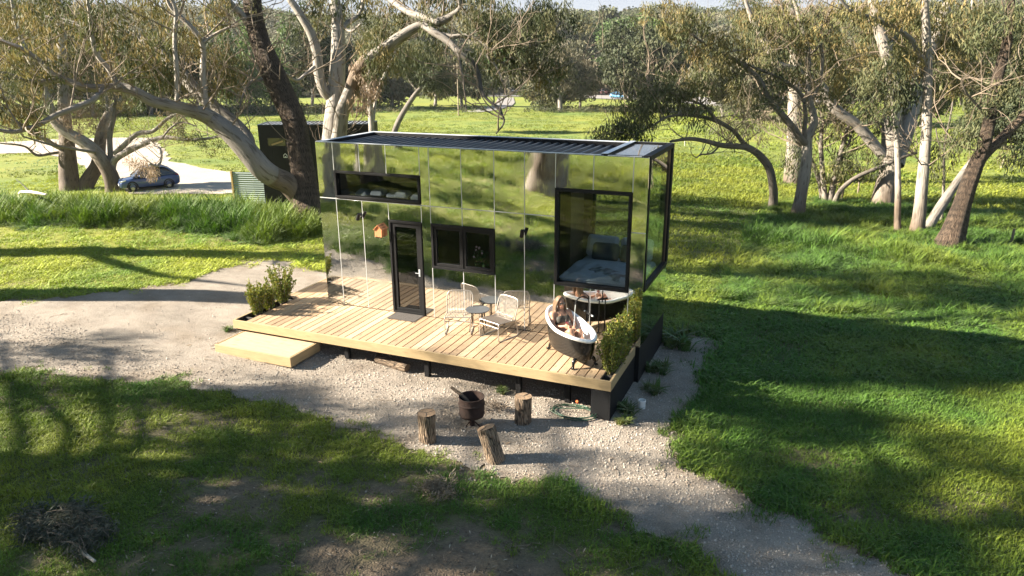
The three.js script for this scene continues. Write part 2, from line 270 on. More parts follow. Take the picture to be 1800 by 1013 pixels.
// a sheet laid on the terrain wherever f(x, z) < 0, cut along the zero line (marching squares)
function sheet(f, x0, x1, z0, z1, s, lift, uvs, colf) {
  const pos = [], uv = [], col = [], h = new Map();
  const nx = Math.ceil((x1 - x0) / s), nz = Math.ceil((z1 - z0) / s), F = new Float32Array((nx + 1) * (nz + 1));
  for (let j = 0; j <= nz; j++) for (let i = 0; i <= nx; i++) F[j * (nx + 1) + i] = f(x0 + i * s, z0 + j * s);
  const put = (x, z) => { pos.push(x, terrain(x, z) + lift, z); uv.push(x * uvs, z * uvs); if (colf) col.push(...colf(x, z)); };
  for (let j = 0; j < nz; j++) for (let i = 0; i < nx; i++) {
    const c = [[i, j], [i, j + 1], [i + 1, j + 1], [i + 1, j]], v = c.map(([a, b]) => F[b * (nx + 1) + a]);
    if (v.every((q) => q >= 0)) continue;
    const P = [];
    for (let k = 0; k < 4; k++) { const a = c[k], b = c[(k + 1) % 4], va = v[k], vb = v[(k + 1) % 4]; if (va < 0) P.push(a); if ((va < 0) !== (vb < 0)) { const t = va / (va - vb); P.push([lerp(a[0], b[0], t), lerp(a[1], b[1], t)]); } }
    for (let k = 1; k < P.length - 1; k++) for (const q of [P[0], P[k], P[k + 1]]) put(x0 + q[0] * s, z0 + q[1] * s);
  }
  const g = new THREE.BufferGeometry();
  g.setAttribute('position', new THREE.Float32BufferAttribute(pos, 3)); g.setAttribute('uv', new THREE.Float32BufferAttribute(uv, 2));
  if (colf) g.setAttribute('color', new THREE.Float32BufferAttribute(col, 3));
  const m = mergeVertices(g, 1e-4); m.computeVertexNormals(); return m;
}
const gravelCol = (x, z) => { const n = fbm(x * 0.7, z * 0.7, 33), n2 = fbm(x * 2.6, z * 2.6, 34); const earth = sst(0.02, 0.5, fbm(x * 0.9 + 4, z * 0.9, 40) + 0.35 * sst(-0.5, 0.3, gravelSD(x, z))) * 0.6; const a = [0.42 + 0.13 * n + 0.07 * n2, 0.365 + 0.115 * n + 0.07 * n2, 0.31 + 0.1 * n + 0.06 * n2], ash = Math.exp(-(((x - 5.2) / 0.9) ** 2) - (((z - 3.2) / 0.6) ** 2)) * sst(-0.3, 0.2, n2 + 0.25 * n); return [lerp(lerp(a[0], 0.22, earth), 0.1, ash * 0.8), lerp(lerp(a[1], 0.165, earth), 0.095, ash * 0.8), lerp(lerp(a[2], 0.11, earth), 0.09, ash * 0.8)]; };
struct('gravel_path', sheet(gravelSD, -34, 17, -5, 14, 0.12, 0.012, 1 / 1.6, gravelCol), std({ vertexColors: true, map: T.gravel, bumpMap: T.gravelBump, bumpScale: 0.045, roughness: 0.95 }));
const drivePoly = [], driveSD = (x, z) => x > -15 || z > 0 ? 9 : polySD(drivePoly, x, z) + 0.5 * N3(x * 0.5, z * 0.5, 3);
{ // pale driveway behind the trees on the left
  const poly = [[-60, 250], [0, 251], [60, 247], [160, 244], [268, 243], [292, 268], [300, 284], [345, 294], [412, 304], [560, 312], [560, 345], [412, 340], [330, 342], [230, 340], [160, 300], [110, 276], [50, 270], [-60, 272]].map(([u, v]) => { const p = gnd(u, v); return [p.x, p.z]; });
  drivePoly.push(...poly); const xs = poly.map((p) => p[0]), zs = poly.map((p) => p[1]);
  struct('driveway', sheet((x, z) => polySD(poly, x, z) + 0.5 * N3(x * 0.5, z * 0.5, 3), Math.max(-90, Math.min(...xs) - 1), Math.max(...xs) + 1, Math.min(...zs) - 1, Math.max(...zs) + 1, 0.5, 0.05, 1 / 3, (x, z) => { const n = fbm(x * 0.4, z * 0.4, 3); return [0.5 + 0.08 * n, 0.43 + 0.07 * n, 0.36 + 0.06 * n]; }), std({ vertexColors: true, map: T.gravel, roughness: 0.95 }));
}
const asphalt = std({ color: LC(0.27, 0.25, 0.24), map: T.speck, roughness: 0.9 });
{ // the road beyond the field and the side track that runs down from it
  const strip = (A, B, n = 24) => { const pos = [], idx = [], uv = []; for (let i = 0; i <= n; i++) { const t = i / n; for (const [p, q] of [[A, 0], [B, 1]]) { const k = t * (p.length - 1), j = Math.min(p.length - 2, Math.floor(k)), x = lerp(p[j].x, p[j + 1].x, k - j), z = lerp(p[j].z, p[j + 1].z, k - j); pos.push(x, terrain(x, z) + 0.14, z); uv.push(t * 40, q * 3); } if (i) { const o = i * 2; idx.push(o - 2, o - 1, o, o, o - 1, o + 1); } } const g = new THREE.BufferGeometry(); g.setAttribute('position', new THREE.Float32BufferAttribute(pos, 3)); g.setAttribute('uv', new THREE.Float32BufferAttribute(uv, 2)); g.setIndex(idx); g.computeVertexNormals(); return g; };
  const A = [[380, 141], [700, 156], [900, 157], [1150, 163], [1500, 172]].map((p) => gnd(...p)), B = [[380, 152], [700, 169], [900, 170], [1150, 177], [1500, 184]].map((p) => gnd(...p));
  struct('road', strip(A, B, 60), asphalt);
  const C = [[875, 172], [872, 181], [850, 190], [812, 197]].map((p) => gnd(...p)), D = [[903, 172], [905, 182], [886, 191], [840, 199]].map((p) => gnd(...p));
  struct('track', strip(C, D, 16), asphalt);
}
{ // wooded hills at the back
  const pos = [], idx = [], nu = 90, nv = 16;
  for (let j = 0; j <= nv; j++) for (let i = 0; i <= nu; i++) {
    const an = lerp(-0.55, 1.35, i / nu) , d = 250 + j * 34, x = 10 - Math.sin(an) * d, z = 13 - Math.cos(an) * d, e = sst(0, nv * 0.8, j);
    const top = 40 + 9 * N3(an * 4, 0.3, 2) + 5 * N3(an * 11, 1.3, 2);
    pos.push(x, -8 + top * e + 2 * N3(x * 0.02, z * 0.02, 4), z);
    if (i && j) { const a = j * (nu + 1) + i; idx.push(a, a - 1, a - nu - 1, a - nu - 1, a - 1, a - nu - 2); }
  }
  const g = new THREE.BufferGeometry(); g.setAttribute('position', new THREE.Float32BufferAttribute(pos, 3)); g.setIndex(idx); g.computeVertexNormals();
  const m = struct('hills', g, std({ color: LC(0.1, 0.1, 0.05), roughness: 1 }));
  hillGeo = m.geometry;
}
// ------------------------------------------------------------------ the mirror cabin
const CL = 7.35, CW = 2.3, CH = 3.687, WT = 0.12;
const cabin = thing('mirror_cabin', 'mirror clad tiny cabin with black framed windows behind the timber deck', 'cabin', [0, 0, 0]);
const WIN = { loft: [0.438, 2.573, 2.492, 3.09], door: [1.766, 2.573, 0, 2.1], kitchen: [2.793, 4.26, 1.13, 2.1], picture: [5.554, 7.07, 1.083, 3.03] };
{
  // carcass: plywood lined walls round the openings, floor, ceiling, back wall with its own window, left end wall
  const w = [], zf = -0.02, zb = -WT, holes = Object.values(WIN);
  const xs = [0.02, 0.438, 1.766, 2.573, 2.793, 4.26, 5.554, 7.07, CL - 0.03], ys = [-0.3, 0, 1.083, 1.13, 2.1, 2.492, 3.03, 3.09, CH - 0.02];
  for (let i = 0; i < xs.length - 1; i++) { let y0 = null; for (let j = 0; j < ys.length; j++) { const open = j < ys.length - 1 && !holes.some((h) => xs[i] + 0.01 > h[0] - 0.001 && xs[i + 1] - 0.01 < h[1] + 0.001 && ys[j] > h[2] - 0.02 && ys[j + 1] < h[3] + 0.02); if (open && y0 === null) y0 = ys[j]; if (!open && y0 !== null) { w.push(box(xs[i], xs[i + 1], y0, ys[j], zb, zf)); y0 = null; } } }
  const bz = -CW + 0.02; // back wall with a window behind the bed
  w.push(box(0.02, 5.66, -0.3, CH - 0.03, bz, bz + WT), box(5.66, CL - 0.03, -0.3, 1.35, bz, bz + WT), box(5.66, CL - 0.03, 3.25, CH - 0.02, bz, bz + WT), box(7.2, CL - 0.03, 1.35, 3.25, bz, bz + WT));
  w.push(box(0.02, 0.02 + WT, -0.3, CH - 0.02, bz + WT, zb)); // left end
  w.push(box(CL - 0.03 - WT, CL - 0.03, -0.3, 1.1, bz + WT, zb)); // below the end window
  part('wall', w, M.ply, cabin);
  part('floor', box(0.14, CL - 0.15, -0.3, -0.02, bz + WT, zb), M.ply, cabin);
  part('ceiling', box(0.03, 6.46, 3.3, 3.38, bz + 0.003, zf - 0.003), M.ply, cabin);
  part('loft_floor', box(0.15, 2.62, 2.3, 2.42, bz + WT + 0.002, zb - 0.002), M.ply, cabin);
  part('partition', box(5.42, 5.47, -0.02, 3.3, bz + WT + 0.002, -1.25), M.ply, cabin);
}
const X = [0, 0.438, 1.103, 1.766, 2.573, 2.793, 3.53, 4.26, 4.914, 5.554, 6.31, 7.07, CL], MID = 2.467;
{
  const cuts = (c) => c === 0 || c === 4 || c === 7 || c === 8 ? [[0, MID], [MID, CH]] : c === 1 || c === 2 ? [[0, MID], [3.09, CH]] : c === 3 ? [[2.1, MID], [3.09, CH]] : c === 5 || c === 6 ? [[0, 1.13], [2.1, MID], [MID, CH]] : c === 9 || c === 10 ? [[0, 1.083], [3.03, CH]] : [[0, 2.28], [2.28, CH]];
  const r = newRng(), g = 0.0065, strips = [], panes = [];
  for (let c = 0; c < 12; c++) for (const [y0, y1] of cuts(c)) {
    const x0 = X[c] + (c ? g : 0), x1 = X[c + 1] - (c < 11 ? g : 0);
    const p = part('mirror_panel', uvBox(new RoundedBoxGeometry(x1 - x0, y1 - y0 - 2 * g, 0.02, 1, 0.003), r() * 9, r() * 9), M.mirror, cabin);
    p.position.set((x0 + x1) / 2, (y0 + y1) / 2, -0.01); p.rotation.set((r() - 0.5) * 0.011, (r() - 0.5) * 0.014, 0); panes.push(p);
  }
  const vs = (x, y0, y1) => strips.push(box(x - g - 0.001, x + g + 0.001, y0, y1, -0.018, 0.003));
  const hs = (x0, x1, y) => strips.push(box(x0, x1, y - g - 0.001, y + g + 0.001, -0.017, 0.0045));
  for (let c = 1; c < 12; c++) {
    const spans = c === 1 ? [[0, 2.49], [3.09, CH]] : c === 2 ? [[0, MID], [3.09, CH]] : c === 3 ? [[2.1, MID], [3.09, CH]] : c === 4 ? [[2.1, 2.49], [3.09, CH]] : c === 5 ? [[0, 1.13], [2.1, CH]] : c === 6 ? [[0, 1.13], [2.1, CH]] : c === 7 ? [[0, 1.13], [2.1, CH]] : c === 9 ? [[0, 1.083], [3.03, CH]] : c === 10 ? [[0, 1.083], [3.03, CH]] : c === 11 ? [[0, 1.083], [3.03, CH]] : [[0, CH]];
    for (const [a, b] of spans) vs(X[c], a + 0.002, b - 0.002);
  }
  hs(0.01, 0.43, MID); hs(2.58, 5.545, MID); hs(7.08, CL - 0.01, 2.28); hs(0.45, 2.57, MID - 0.001);
  for (const s of strips) part('joint_strip', s, M.joint, cabin);
  // left end, back and lower right end, also clad in mirror sheet
  for (let i = 0; i < 3; i++) { const a = -CW + 0.02 + i * (CW - 0.03) / 3; part('mirror_panel', box(0, 0.018, 0, CH, a + 0.006, a + (CW - 0.03) / 3 - 0.006), M.mirror, cabin); }
  for (let i = 0; i < 8; i++) { const a = 0.02 + i * (CL - 0.04) / 8, b = a + (CL - 0.04) / 8; for (const [y0, y1] of i >= 6 ? [[0, 1.34], [3.26, CH]] : [[0, CH]]) part('mirror_panel', box(a + 0.006, b - 0.006, y0, y1, -CW, -CW + 0.018), M.mirror, cabin); }
  for (const [a, b] of [[-0.78, -0.02], [-1.55, -0.79], [-CW + 0.02, -1.56]]) part('mirror_panel', box(CL - 0.026, CL - 0.004, -0.02, 1.08, a + 0.006, b - 0.006), M.mirror, cabin);
  part('mirror_panel', box(CL - 0.026, CL - 0.004, 1.09, CH, -0.1, -0.022), M.mirror, cabin);
}
// a black window frame of four bars, given proud of the wall
function frame(x0, x1, y0, y1, t, z0, z1) { return [rbox(x0, x1, y0, y0 + t, z0, z1, 0.004), rbox(x0, x1, y1 - t, y1, z0, z1, 0.004), rbox(x0, x0 + t, y0 + t, y1 - t, z0, z1, 0.004), rbox(x1 - t, x1, y0 + t, y1 - t, z0, z1, 0.004)]; }
function windowPart(name, [x0, x1, y0, y1], t, label) {
  const f = part(name, frame(x0 + 0.004, x1 - 0.004, y0 + 0.004, y1 - 0.004, t, -0.13, 0.03), M.black, cabin); if (label) f.userData.label = label; return f;
}
{
  const f = windowPart('window', WIN.loft, 0.05, 'long low loft window above the door');
  part('pane', box(0.49, 2.52, 2.545, 3.035, -0.052, -0.046), M.glass, f);
  const d = part('door', [...frame(1.77, 2.569, 0.004, 2.096, 0.05, -0.13, 0.032), ...frame(1.822, 2.517, 0.04, 2.044, 0.085, -0.06, 0.012)], M.black, cabin); d.userData.label = 'black framed glass entry door';
  part('pane', box(1.905, 2.434, 0.12, 1.96, -0.03, -0.024), M.glassDark, d);
  part('handle', [rod(V(2.475, 0.98, 0.012), V(2.475, 0.98, 0.05), 0.007), rod(V(2.48, 0.98, 0.05), V(2.39, 0.98, 0.05), 0.006), rbox(2.455, 2.495, 0.9, 1.06, 0.012, 0.02, 0.004)], M.cap, d);
  const k = windowPart('window', WIN.kitchen, 0.05, 'double sash kitchen window right of the door');
  const mx = 3.527;
  for (const [a, b] of [[2.85, mx - 0.012], [mx + 0.012, 4.203]]) { part('sash', frame(a, b, 1.187, 2.043, 0.062, -0.07, 0.006), M.black, k); part('pane', box(a + 0.06, b - 0.06, 1.245, 1.985, -0.034, -0.028), M.glassClear, k); }
  part('mullion', rbox(mx - 0.012, mx + 0.012, 1.184, 2.046, -0.12, 0.018, 0.003), M.black, k);
  const p = windowPart('window', WIN.picture, 0.06, 'large picture window in front of the bed');
  part('pane', box(5.612, 7.012, 1.145, 2.97, -0.052, -0.046), M.glass, p);
  // end window that folds over the roof as a skylight
  const zb = -CW + 0.02, e = part('window', [rbox(CL - 0.13, CL + 0.012, 1.09, 1.17, zb + 0.0, -0.104, 0.004), rbox(CL - 0.13, CL + 0.012, 1.172, CH + 0.018, zb - 0.02, zb + 0.11, 0.004), rbox(CL - 0.13, CL + 0.01, CH - 0.07, CH + 0.02, zb + 0.112, -0.104, 0.004), rbox(CL - 0.13, CL + 0.008, 1.172, CH - 0.072, -0.19, -0.104, 0.004),
    rbox(6.5, CL - 0.132, CH - 0.06, CH + 0.02, zb + 0.0, zb + 0.09, 0.004), rbox(6.5, CL - 0.132, CH - 0.06, CH + 0.016, -0.11, -0.03, 0.004), rbox(6.46, 6.54, CH - 0.06, CH + 0.03, zb + 0.092, -0.112, 0.004)], M.black, cabin);
  e.userData.label = 'corner glazing on the right end that folds over the roof';
  part('pane', box(CL - 0.05, CL - 0.042, 1.172, CH - 0.072, zb + 0.112, -0.192), M.glassClear, e);
  part('pane', box(6.542, CL - 0.132, CH - 0.012, CH - 0.004, zb + 0.092, -0.112), M.glassClear, e);
  part('cover_flashing', rbox(6.44, 6.56, CH + 0.0305, CH + 0.037, zb + 0.05, -0.03, 0.002), M.cap, e);
  const b = part('window', [...frame(5.665, 7.195, 1.355, 3.245, 0.05, zb - 0.005, zb + 0.11)], M.black, cabin); b.userData.label = 'window in the back wall behind the pillows';
  part('pane', box(5.72, 7.14, 1.41, 3.19, zb + 0.04, zb + 0.046), M.glassClear, b);
}
{ // roof: ribbed dark sheet below a low parapet with a bright capping
  const y = CH - 0.1, zb = -CW + 0.02, roof = part('roof', box(0.15, 6.44, y - 0.06, y, zb + 0.136, -0.131), M.roof, cabin);
  const rib = uvBox(new THREE.BufferGeometry().copy(new THREE.ExtrudeGeometry(new THREE.Shape([[-0.045, 0], [-0.022, 0.045], [0.022, 0.045], [0.045, 0]].map((p) => new THREE.Vector2(...p))), { depth: CW - 0.32, bevelEnabled: false })));
  const r = newRng();
  for (let i = 0; i < 31; i++) { const m = part('roof_rib', rib, M.roof, roof); m.position.set(0.26 + i * 0.2, y + 0.001, zb + 0.15); }
  part('parapet', [box(0.019, 0.15, y - 0.2, CH - 0.001, zb + 0.136, -0.131), box(0.019, 6.43, y - 0.2, CH - 0.001, zb - 0.003, zb + 0.135), box(0.019, 6.43, y - 0.2, CH - 0.001, -0.13, -0.0195)], M.charcoal, cabin);
  const cap = (x0, x1, z0, z1) => part('parapet_cap', rbox(x0, x1, CH + 0.001, CH + 0.013, z0, z1, 0.003), M.cap, cabin);
  const xs = [0.0, 0.9, 1.9, 2.9, 3.9, 4.9, 5.7, 6.44]; for (let i = 0; i < 7; i++) { cap(xs[i] + 0.004, xs[i + 1] - 0.004, zb - 0.02, zb + 0.1); cap(xs[i] + 0.004, xs[i + 1] - 0.004, -0.05, 0); }
  cap(0, 0.12, zb + 0.104, -0.054);
  cap(6.57, CL, zb - 0.075, zb - 0.022); cap(6.57, CL - 0.14, -0.028, 0);
}
// dark base below the floor, running out under the right end of the deck
part('skirt', [box(7.22, CL - 0.031, -1.3, -0.02, -0.139, -0.012), box(0.1, CL - 0.03, -1.3, -0.02, -CW + 0.06, -0.14), box(CL - 0.03, CL - 0.006, -1.5, -0.03, -CW + 0.01, -0.004)], M.charcoal, cabin);

// ------------------------------------------------------------------ things inside the cabin
{
  const yb = 1.02, bed = thing('bed', 'bed with pale grey linen behind the large picture window', 'bed', [6.38, 0, -1.1]);
  part('base', rbox(-0.82, 0.8, 0, yb - 0.02, -0.98, 0.9, 0.01), M.ply, bed);
  const soft = (w, h, d, seed, amp, sx = 24, sz = 24) => { const g = new RoundedBoxGeometry(w, h, d, 10, Math.min(h * 0.46, 0.12)); g.deleteAttribute("normal"); g.deleteAttribute("uv"); const q = mergeVertices(g, 1e-4); const p = q.attributes.position; for (let i = 0; i < p.count; i++) { const x = p.getX(i), y = p.getY(i), z = p.getZ(i), k = amp * (N3(x * 5, z * 5, seed) + 0.6 * N3(x * 11, z * 11 + y * 6, seed + 4)); p.setXYZ(i, x + k * 0.3, y + (y > 0 ? k : 0), z + k * 0.3); } q.computeVertexNormals(); return uvBox(q); };
  const grid = (w, d, h, seed, amp, n = 40) => { const g = new THREE.PlaneGeometry(w, d, n, n).rotateX(-Math.PI / 2), p = g.attributes.position; for (let i = 0; i < p.count; i++) { const x = p.getX(i), z = p.getZ(i), e = Math.min(w / 2 - Math.abs(x), d / 2 - Math.abs(z)); p.setY(i, h * sst(-0.02, 0.1, e) + amp * (N3(x * 4, z * 3, seed) + 0.7 * N3(x * 9, z * 8, seed + 3)) * sst(0, 0.1, e)); } g.computeVertexNormals(); return g; };
  part('mattress', tr(soft(1.6, 0.2, 1.86, 3, 0.01), 0, yb + 0.08, -0.03), M.linen, bed);
  part('quilt', tr(grid(1.62, 1.3, 0.1, 6, 0.05), 0, yb + 0.14, 0.26), M.linen, bed);
  const throwB = thing('throw_blanket', 'ribbed grey throw blanket across the foot of the bed', 'blanket', [6.5, yb + 0.2, -0.62], -0.5);
  part('throw_blanket_cloth', grid(0.95, 0.5, 0.06, 16, 0.04), M.quilt, throwB);
  const pillow = (name, label, x, y, z, w, h, mat, tilt, group) => { const g = soft(w, 0.2, h, x * 5, 0.02), p = g.attributes.position; for (let i = 0; i < p.count; i++) { const a = Math.max(Math.abs(p.getX(i)) / (w / 2), Math.abs(p.getZ(i)) / (h / 2)); p.setY(i, p.getY(i) * (1 - 0.75 * a ** 3)); } g.computeVertexNormals(); const o = single(name, label, 'pillow', g, mat, group); o.position.set(x, y, z); o.rotation.set(Math.PI / 2 - tilt, 0, 0); return o; };
  pillow('pillow', 'light grey pillow at the left side of the bed head', 5.98, yb + 0.42, -1.98, 0.72, 0.48, M.linen, 0.35);
  pillow('pillow', 'light grey pillow at the right side of the bed head', 6.74, yb + 0.42, -1.98, 0.72, 0.48, M.linen, 0.35);
  pillow('pillow', 'dark grey cushion leaning on the left bed pillow', 6.1, yb + 0.34, -1.8, 0.6, 0.4, M.linenDark, 0.4);
  pillow('pillow', 'dark grey cushion leaning on the right bed pillow', 6.72, yb + 0.34, -1.8, 0.58, 0.4, M.linenDark, 0.4);
  for (let i = 0; i < 5; i++) { const o = pillow('pillow', ['leftmost grey pillow behind the loft window', 'second grey pillow from the left behind the loft window', 'middle grey pillow behind the loft window', 'fourth grey pillow from the left behind the loft window', 'rumpled rightmost grey bedding behind the loft window'][i], 0.95 + i * 0.33 + (i * 37 % 5) * 0.02, 2.56 + (i % 2) * 0.03, -0.32 - (i % 3) * 0.05, 0.36, 0.3, M.linenMid, 1.35); o.scale.setScalar(1); }
  const mat = thing('mattress', 'dark covered mattress on the loft floor behind the long window', 'mattress', [1.35, 2.42, -1.1]);
  part('cover', tr(soft(2.2, 0.16, 1.5, 8, 0.01), 0, 0.08, 0), M.linenDark, mat);
  // reading lamp on the partition beside the bed
  const lamp = thing('reading_lamp', 'small black swing arm reading lamp on the bedroom wall', 'lamp', [5.58, 2.05, -2.12]);
  part('arm', [rod(V(0, 0, 0), V(0.1, 0.05, 0.25), 0.01), rod(V(0.1, 0.05, 0.25), V(0.2, -0.02, 0.35), 0.01)], M.black, lamp);
  part('lamp_shade', tr(new THREE.CylinderGeometry(0.035, 0.065, 0.12, 16, 1, true), 0.22, -0.06, 0.37), M.black, lamp);
  // kitchen: bench, a vase of flowers, red canister and a small pot on the sill side
  const bench = thing('kitchen_bench', 'dark kitchen bench seen through the double window', 'bench', [3.5, 0, -0.4]);
  part('cabinet', box(-0.7, 0.74, -0.02, 0.88, -0.2, 0.25), M.dark, bench); part('bench_top', rbox(-0.72, 0.76, 0.882, 0.92, -0.22, 0.27, 0.005), M.black, bench);
}
{
  const r = newRng(), lm = leafMat(0.06, 0.13, 0.03), vase = thing('flower_vase', 'vase of leafy flowers inside the right kitchen sash', 'vase', [3.82, 0.922, -0.26]);
  part('vase_body', new THREE.LatheGeometry([[0, 0], [0.045, 0], [0.055, 0.1], [0.03, 0.2], [0.036, 0.24]].map((p) => new THREE.Vector2(...p)), 16), std({ color: LC(0.35, 0.05, 0.03), roughness: 0.3 }), vase);
  const lv = [], fl = [];
  for (let i = 0; i < 60; i++) { const a = r() * 6.3, d = 0.03 + 0.13 * r(), h = 0.26 + 0.35 * r(); const g = new THREE.CircleGeometry(0.028, 5); g.scale(0.6, 1.4, 1); tr(g, 0, 0, 0, r() * 3, r() * 6, r() * 3); lv.push(tr(g, Math.cos(a) * d, h, Math.sin(a) * d)); }
  for (let i = 0; i < 8; i++) fl.push(tr(new THREE.IcosahedronGeometry(0.022, 1), (r() - 0.7) * 0.2, 0.45 + 0.25 * r(), (r() - 0.5) * 0.2));
  part('leaves', lv, lm, vase); const fm = std({ color: LC(0.6, 0.35, 0.4), roughness: 0.9 }); for (const q of fl) part('flower', q, fm, vase);
  single('canister', 'small orange canister on the bench inside the right kitchen sash', 'canister', [tr(new THREE.CylinderGeometry(0.045, 0.045, 0.17, 16), 4.12, 1.008, -0.25), tr(new THREE.CylinderGeometry(0.048, 0.048, 0.02, 16), 4.12, 1.103, -0.25)], std({ color: LC(0.5, 0.1, 0.04), roughness: 0.4 }));
  const pl = thing('pot_plant', 'little green pot plant inside the left kitchen sash', 'plant', [3.35, 0.922, -0.28]);
  part('pot', new THREE.CylinderGeometry(0.05, 0.04, 0.09, 14).translate(0, 0.045, 0), M.charcoal, pl);
  const l2 = []; for (let i = 0; i < 40; i++) { const a = r() * 6.3, d = 0.09 * r(), g = new THREE.CircleGeometry(0.022, 5); tr(g, 0, 0, 0, r() * 3, r() * 6, r() * 3); l2.push(tr(g, Math.cos(a) * d, 0.1 + 0.2 * r(), Math.sin(a) * d)); }
  part('leaves', l2, lm, pl);
}

// ------------------------------------------------------------------ wall fittings
function spot(label, x, y, yaw) {
  const s = thing('wall_spotlight', label, 'spotlight', [x, y, 0.006]);
  part('bracket', [tr(new THREE.CylinderGeometry(0.032, 0.032, 0.018, 18), 0, 0.03, 0.009, Math.PI / 2), rod(V(0, 0.03, 0.01), V(0, 0.03, 0.075), 0.009)], M.black, s);
  const g = [new THREE.CylinderGeometry(0.036, 0.042, 0.15, 18, 1, true), tr(new THREE.CylinderGeometry(0.036, 0.03, 0.012, 18), 0, 0.08, 0)];
  const h = part('lamp_head', g, M.black, s); h.position.set(0, -0.005, 0.1); h.rotation.set(0.35, 0, yaw); part('lens', tr(new THREE.CylinderGeometry(0.034, 0.034, 0.006, 18), 0, -0.062, 0), M.cap, h);
}
spot('black wall spotlight left of the door', 1.06, 2.13, -0.5); spot('black wall spotlight left of the picture window', 4.9, 2.09, -0.25);
{
  const b = thing('birdhouse', 'small terracotta wooden birdhouse hung on the mirrored wall by the door', 'birdhouse', [1.55, 1.72, 0.012]);
  const s = new THREE.Shape([[-0.085, 0], [0.085, 0], [0.085, 0.15], [0, 0.235], [-0.085, 0.15]].map((p) => new THREE.Vector2(...p))); s.holes.push(new THREE.Path().absarc(0, 0.12, 0.026, 0, 6.2832));
  part('body', uvBox(new THREE.ExtrudeGeometry(s, { depth: 0.1, bevelEnabled: true, bevelSize: 0.003, bevelThickness: 0.003, bevelSegments: 1, curveSegments: 14 })), M.terracotta, b);
  part('hole', tr(new THREE.CircleGeometry(0.03, 18), 0, 0.12, 0.085), M.black, b);  // black disc stands in for the shade inside the opening
  part('roof', [tr(uvBox(new THREE.BoxGeometry(0.155, 0.014, 0.14)), 0.05, 0.212, 0.055, 0, 0, -0.785), tr(uvBox(new THREE.BoxGeometry(0.155, 0.014, 0.14)), -0.054, 0.208, 0.055, 0, 0, 0.785)], M.terracotta, b);
  part('nameplate', [rbox(-0.075, 0.06, -0.035, -0.03, 0.05, 0.06, 0.001), ...[0, 1, 2, 3, 4, 5].map((i) => rbox(-0.07 + i * 0.022, -0.056 + i * 0.022, -0.033, -0.012 - (i % 2) * 0.008, 0.05, 0.06, 0.001))], M.black, b);
}
// ------------------------------------------------------------------ deck
const DZ = 1.79, XL = -1.215, XR = 7.265;
const deck = thing('timber_deck', 'long timber deck with planter troughs in front of the mirror cabin', 'deck', [0, 0, 0]);
{
  const r = newRng(), pitch = 0.17, gap = 0.019, tmpl = new Map();
  const board = (x0, x1, z0, z1) => {
    const key = [(x1 - x0).toFixed(3), (z1 - z0).toFixed(3), Math.floor(r() * 3)].join();
    if (!tmpl.has(key)) tmpl.set(key, uvBox(new RoundedBoxGeometry(x1 - x0, 0.028, z1 - z0, 1, 0.004), r() * 5, r() * 5));
    const m = part('deck_board', tmpl.get(key), M.pine[Math.floor(r() * 4)], deck); m.position.set((x0 + x1) / 2, -0.014 - r() * 0.002, (z0 + z1) / 2);
  };
  for (let x = -0.88; x < 7.0; x += pitch) { const x1 = Math.min(x + pitch - gap, 7.045); if (x1 - x < 0.03) break; board(x, x1, x < 0 ? -1.6 : 0.006, DZ - 0.042); }
  for (let x = XL + 0.05; x < -0.9; x += pitch) board(x, Math.min(x + pitch - gap, -0.885), -1.6, -0.08);
  board(7.052, 7.21, 0.006, 0.12);
  const fas = (g, l) => { const m = part('fascia_board', g, M.fascia, deck); if (l) m.userData.label = l; return m; };
  fas(rbox(XL, XR, -0.186, 0.004, DZ - 0.04, DZ, 0.005)); fas(rbox(XL, XL + 0.04, -0.186, 0.003, -1.62, DZ - 0.041, 0.005)); fas(rbox(XR - 0.04, XR, -0.186, 0.003, 0.006, DZ - 0.041, 0.005));
  fas(rbox(XL + 0.041, -0.001, -0.186, 0.002, -1.62, -1.602, 0.004));
  // planter troughs: inner boards and soil
  for (const [a, b, z0, z1] of [[XL + 0.041, -0.885, -0.07, DZ - 0.042], [7.05, XR - 0.041, 0.13, DZ - 0.042]]) {
    const p = part('planter_trough', [box(a, a + 0.012, -0.24, -0.002, z0, z1), box(b - 0.012, b, -0.24, -0.002, z0, z1), box(a + 0.012, b - 0.012, -0.24, -0.002, z0, z0 + 0.012), box(a + 0.012, b - 0.012, -0.24, -0.004, z1 - 0.012, z1), box(a + 0.012, b - 0.012, -0.25, -0.1, z0 + 0.012, z1 - 0.012)], M.soil, deck);
  }
  for (let i = 0; i < 5; i++) part('joist', box(XL + 0.05, XR - 0.05, -0.17, -0.031, -1.5 + i * 0.75 < 0 && i < 2 ? 0.1 + i * 0.25 : i * 0.36, (-1.5 + i * 0.75 < 0 && i < 2 ? 0.1 + i * 0.25 : i * 0.36) + 0.045), M.dark, deck);
  for (const [x, z] of [[-0.9, 1.55], [1.62, 1.62], [3.5, 1.62], [5.42, 1.55], [6.35, 1.4], [-0.9, 0.2], [1.62, 0.2], [3.5, 0.2], [5.42, 0.2]]) part('post', rbox(x - 0.05, x + 0.05, terrain(x, z) - 0.25, -0.172, z - 0.05, z + 0.05, 0.004), M.black, deck);
  const sk = part('skirt', [box(XR - 0.034, XR - 0.006, -1.3, -0.188, -0.002, DZ - 0.006), box(XR - 0.36, XR - 0.036, -1.3, -0.188, DZ - 0.034, DZ - 0.008)], M.charcoal, deck); sk.userData.label = 'dark skirt board below the right end of the deck';
}
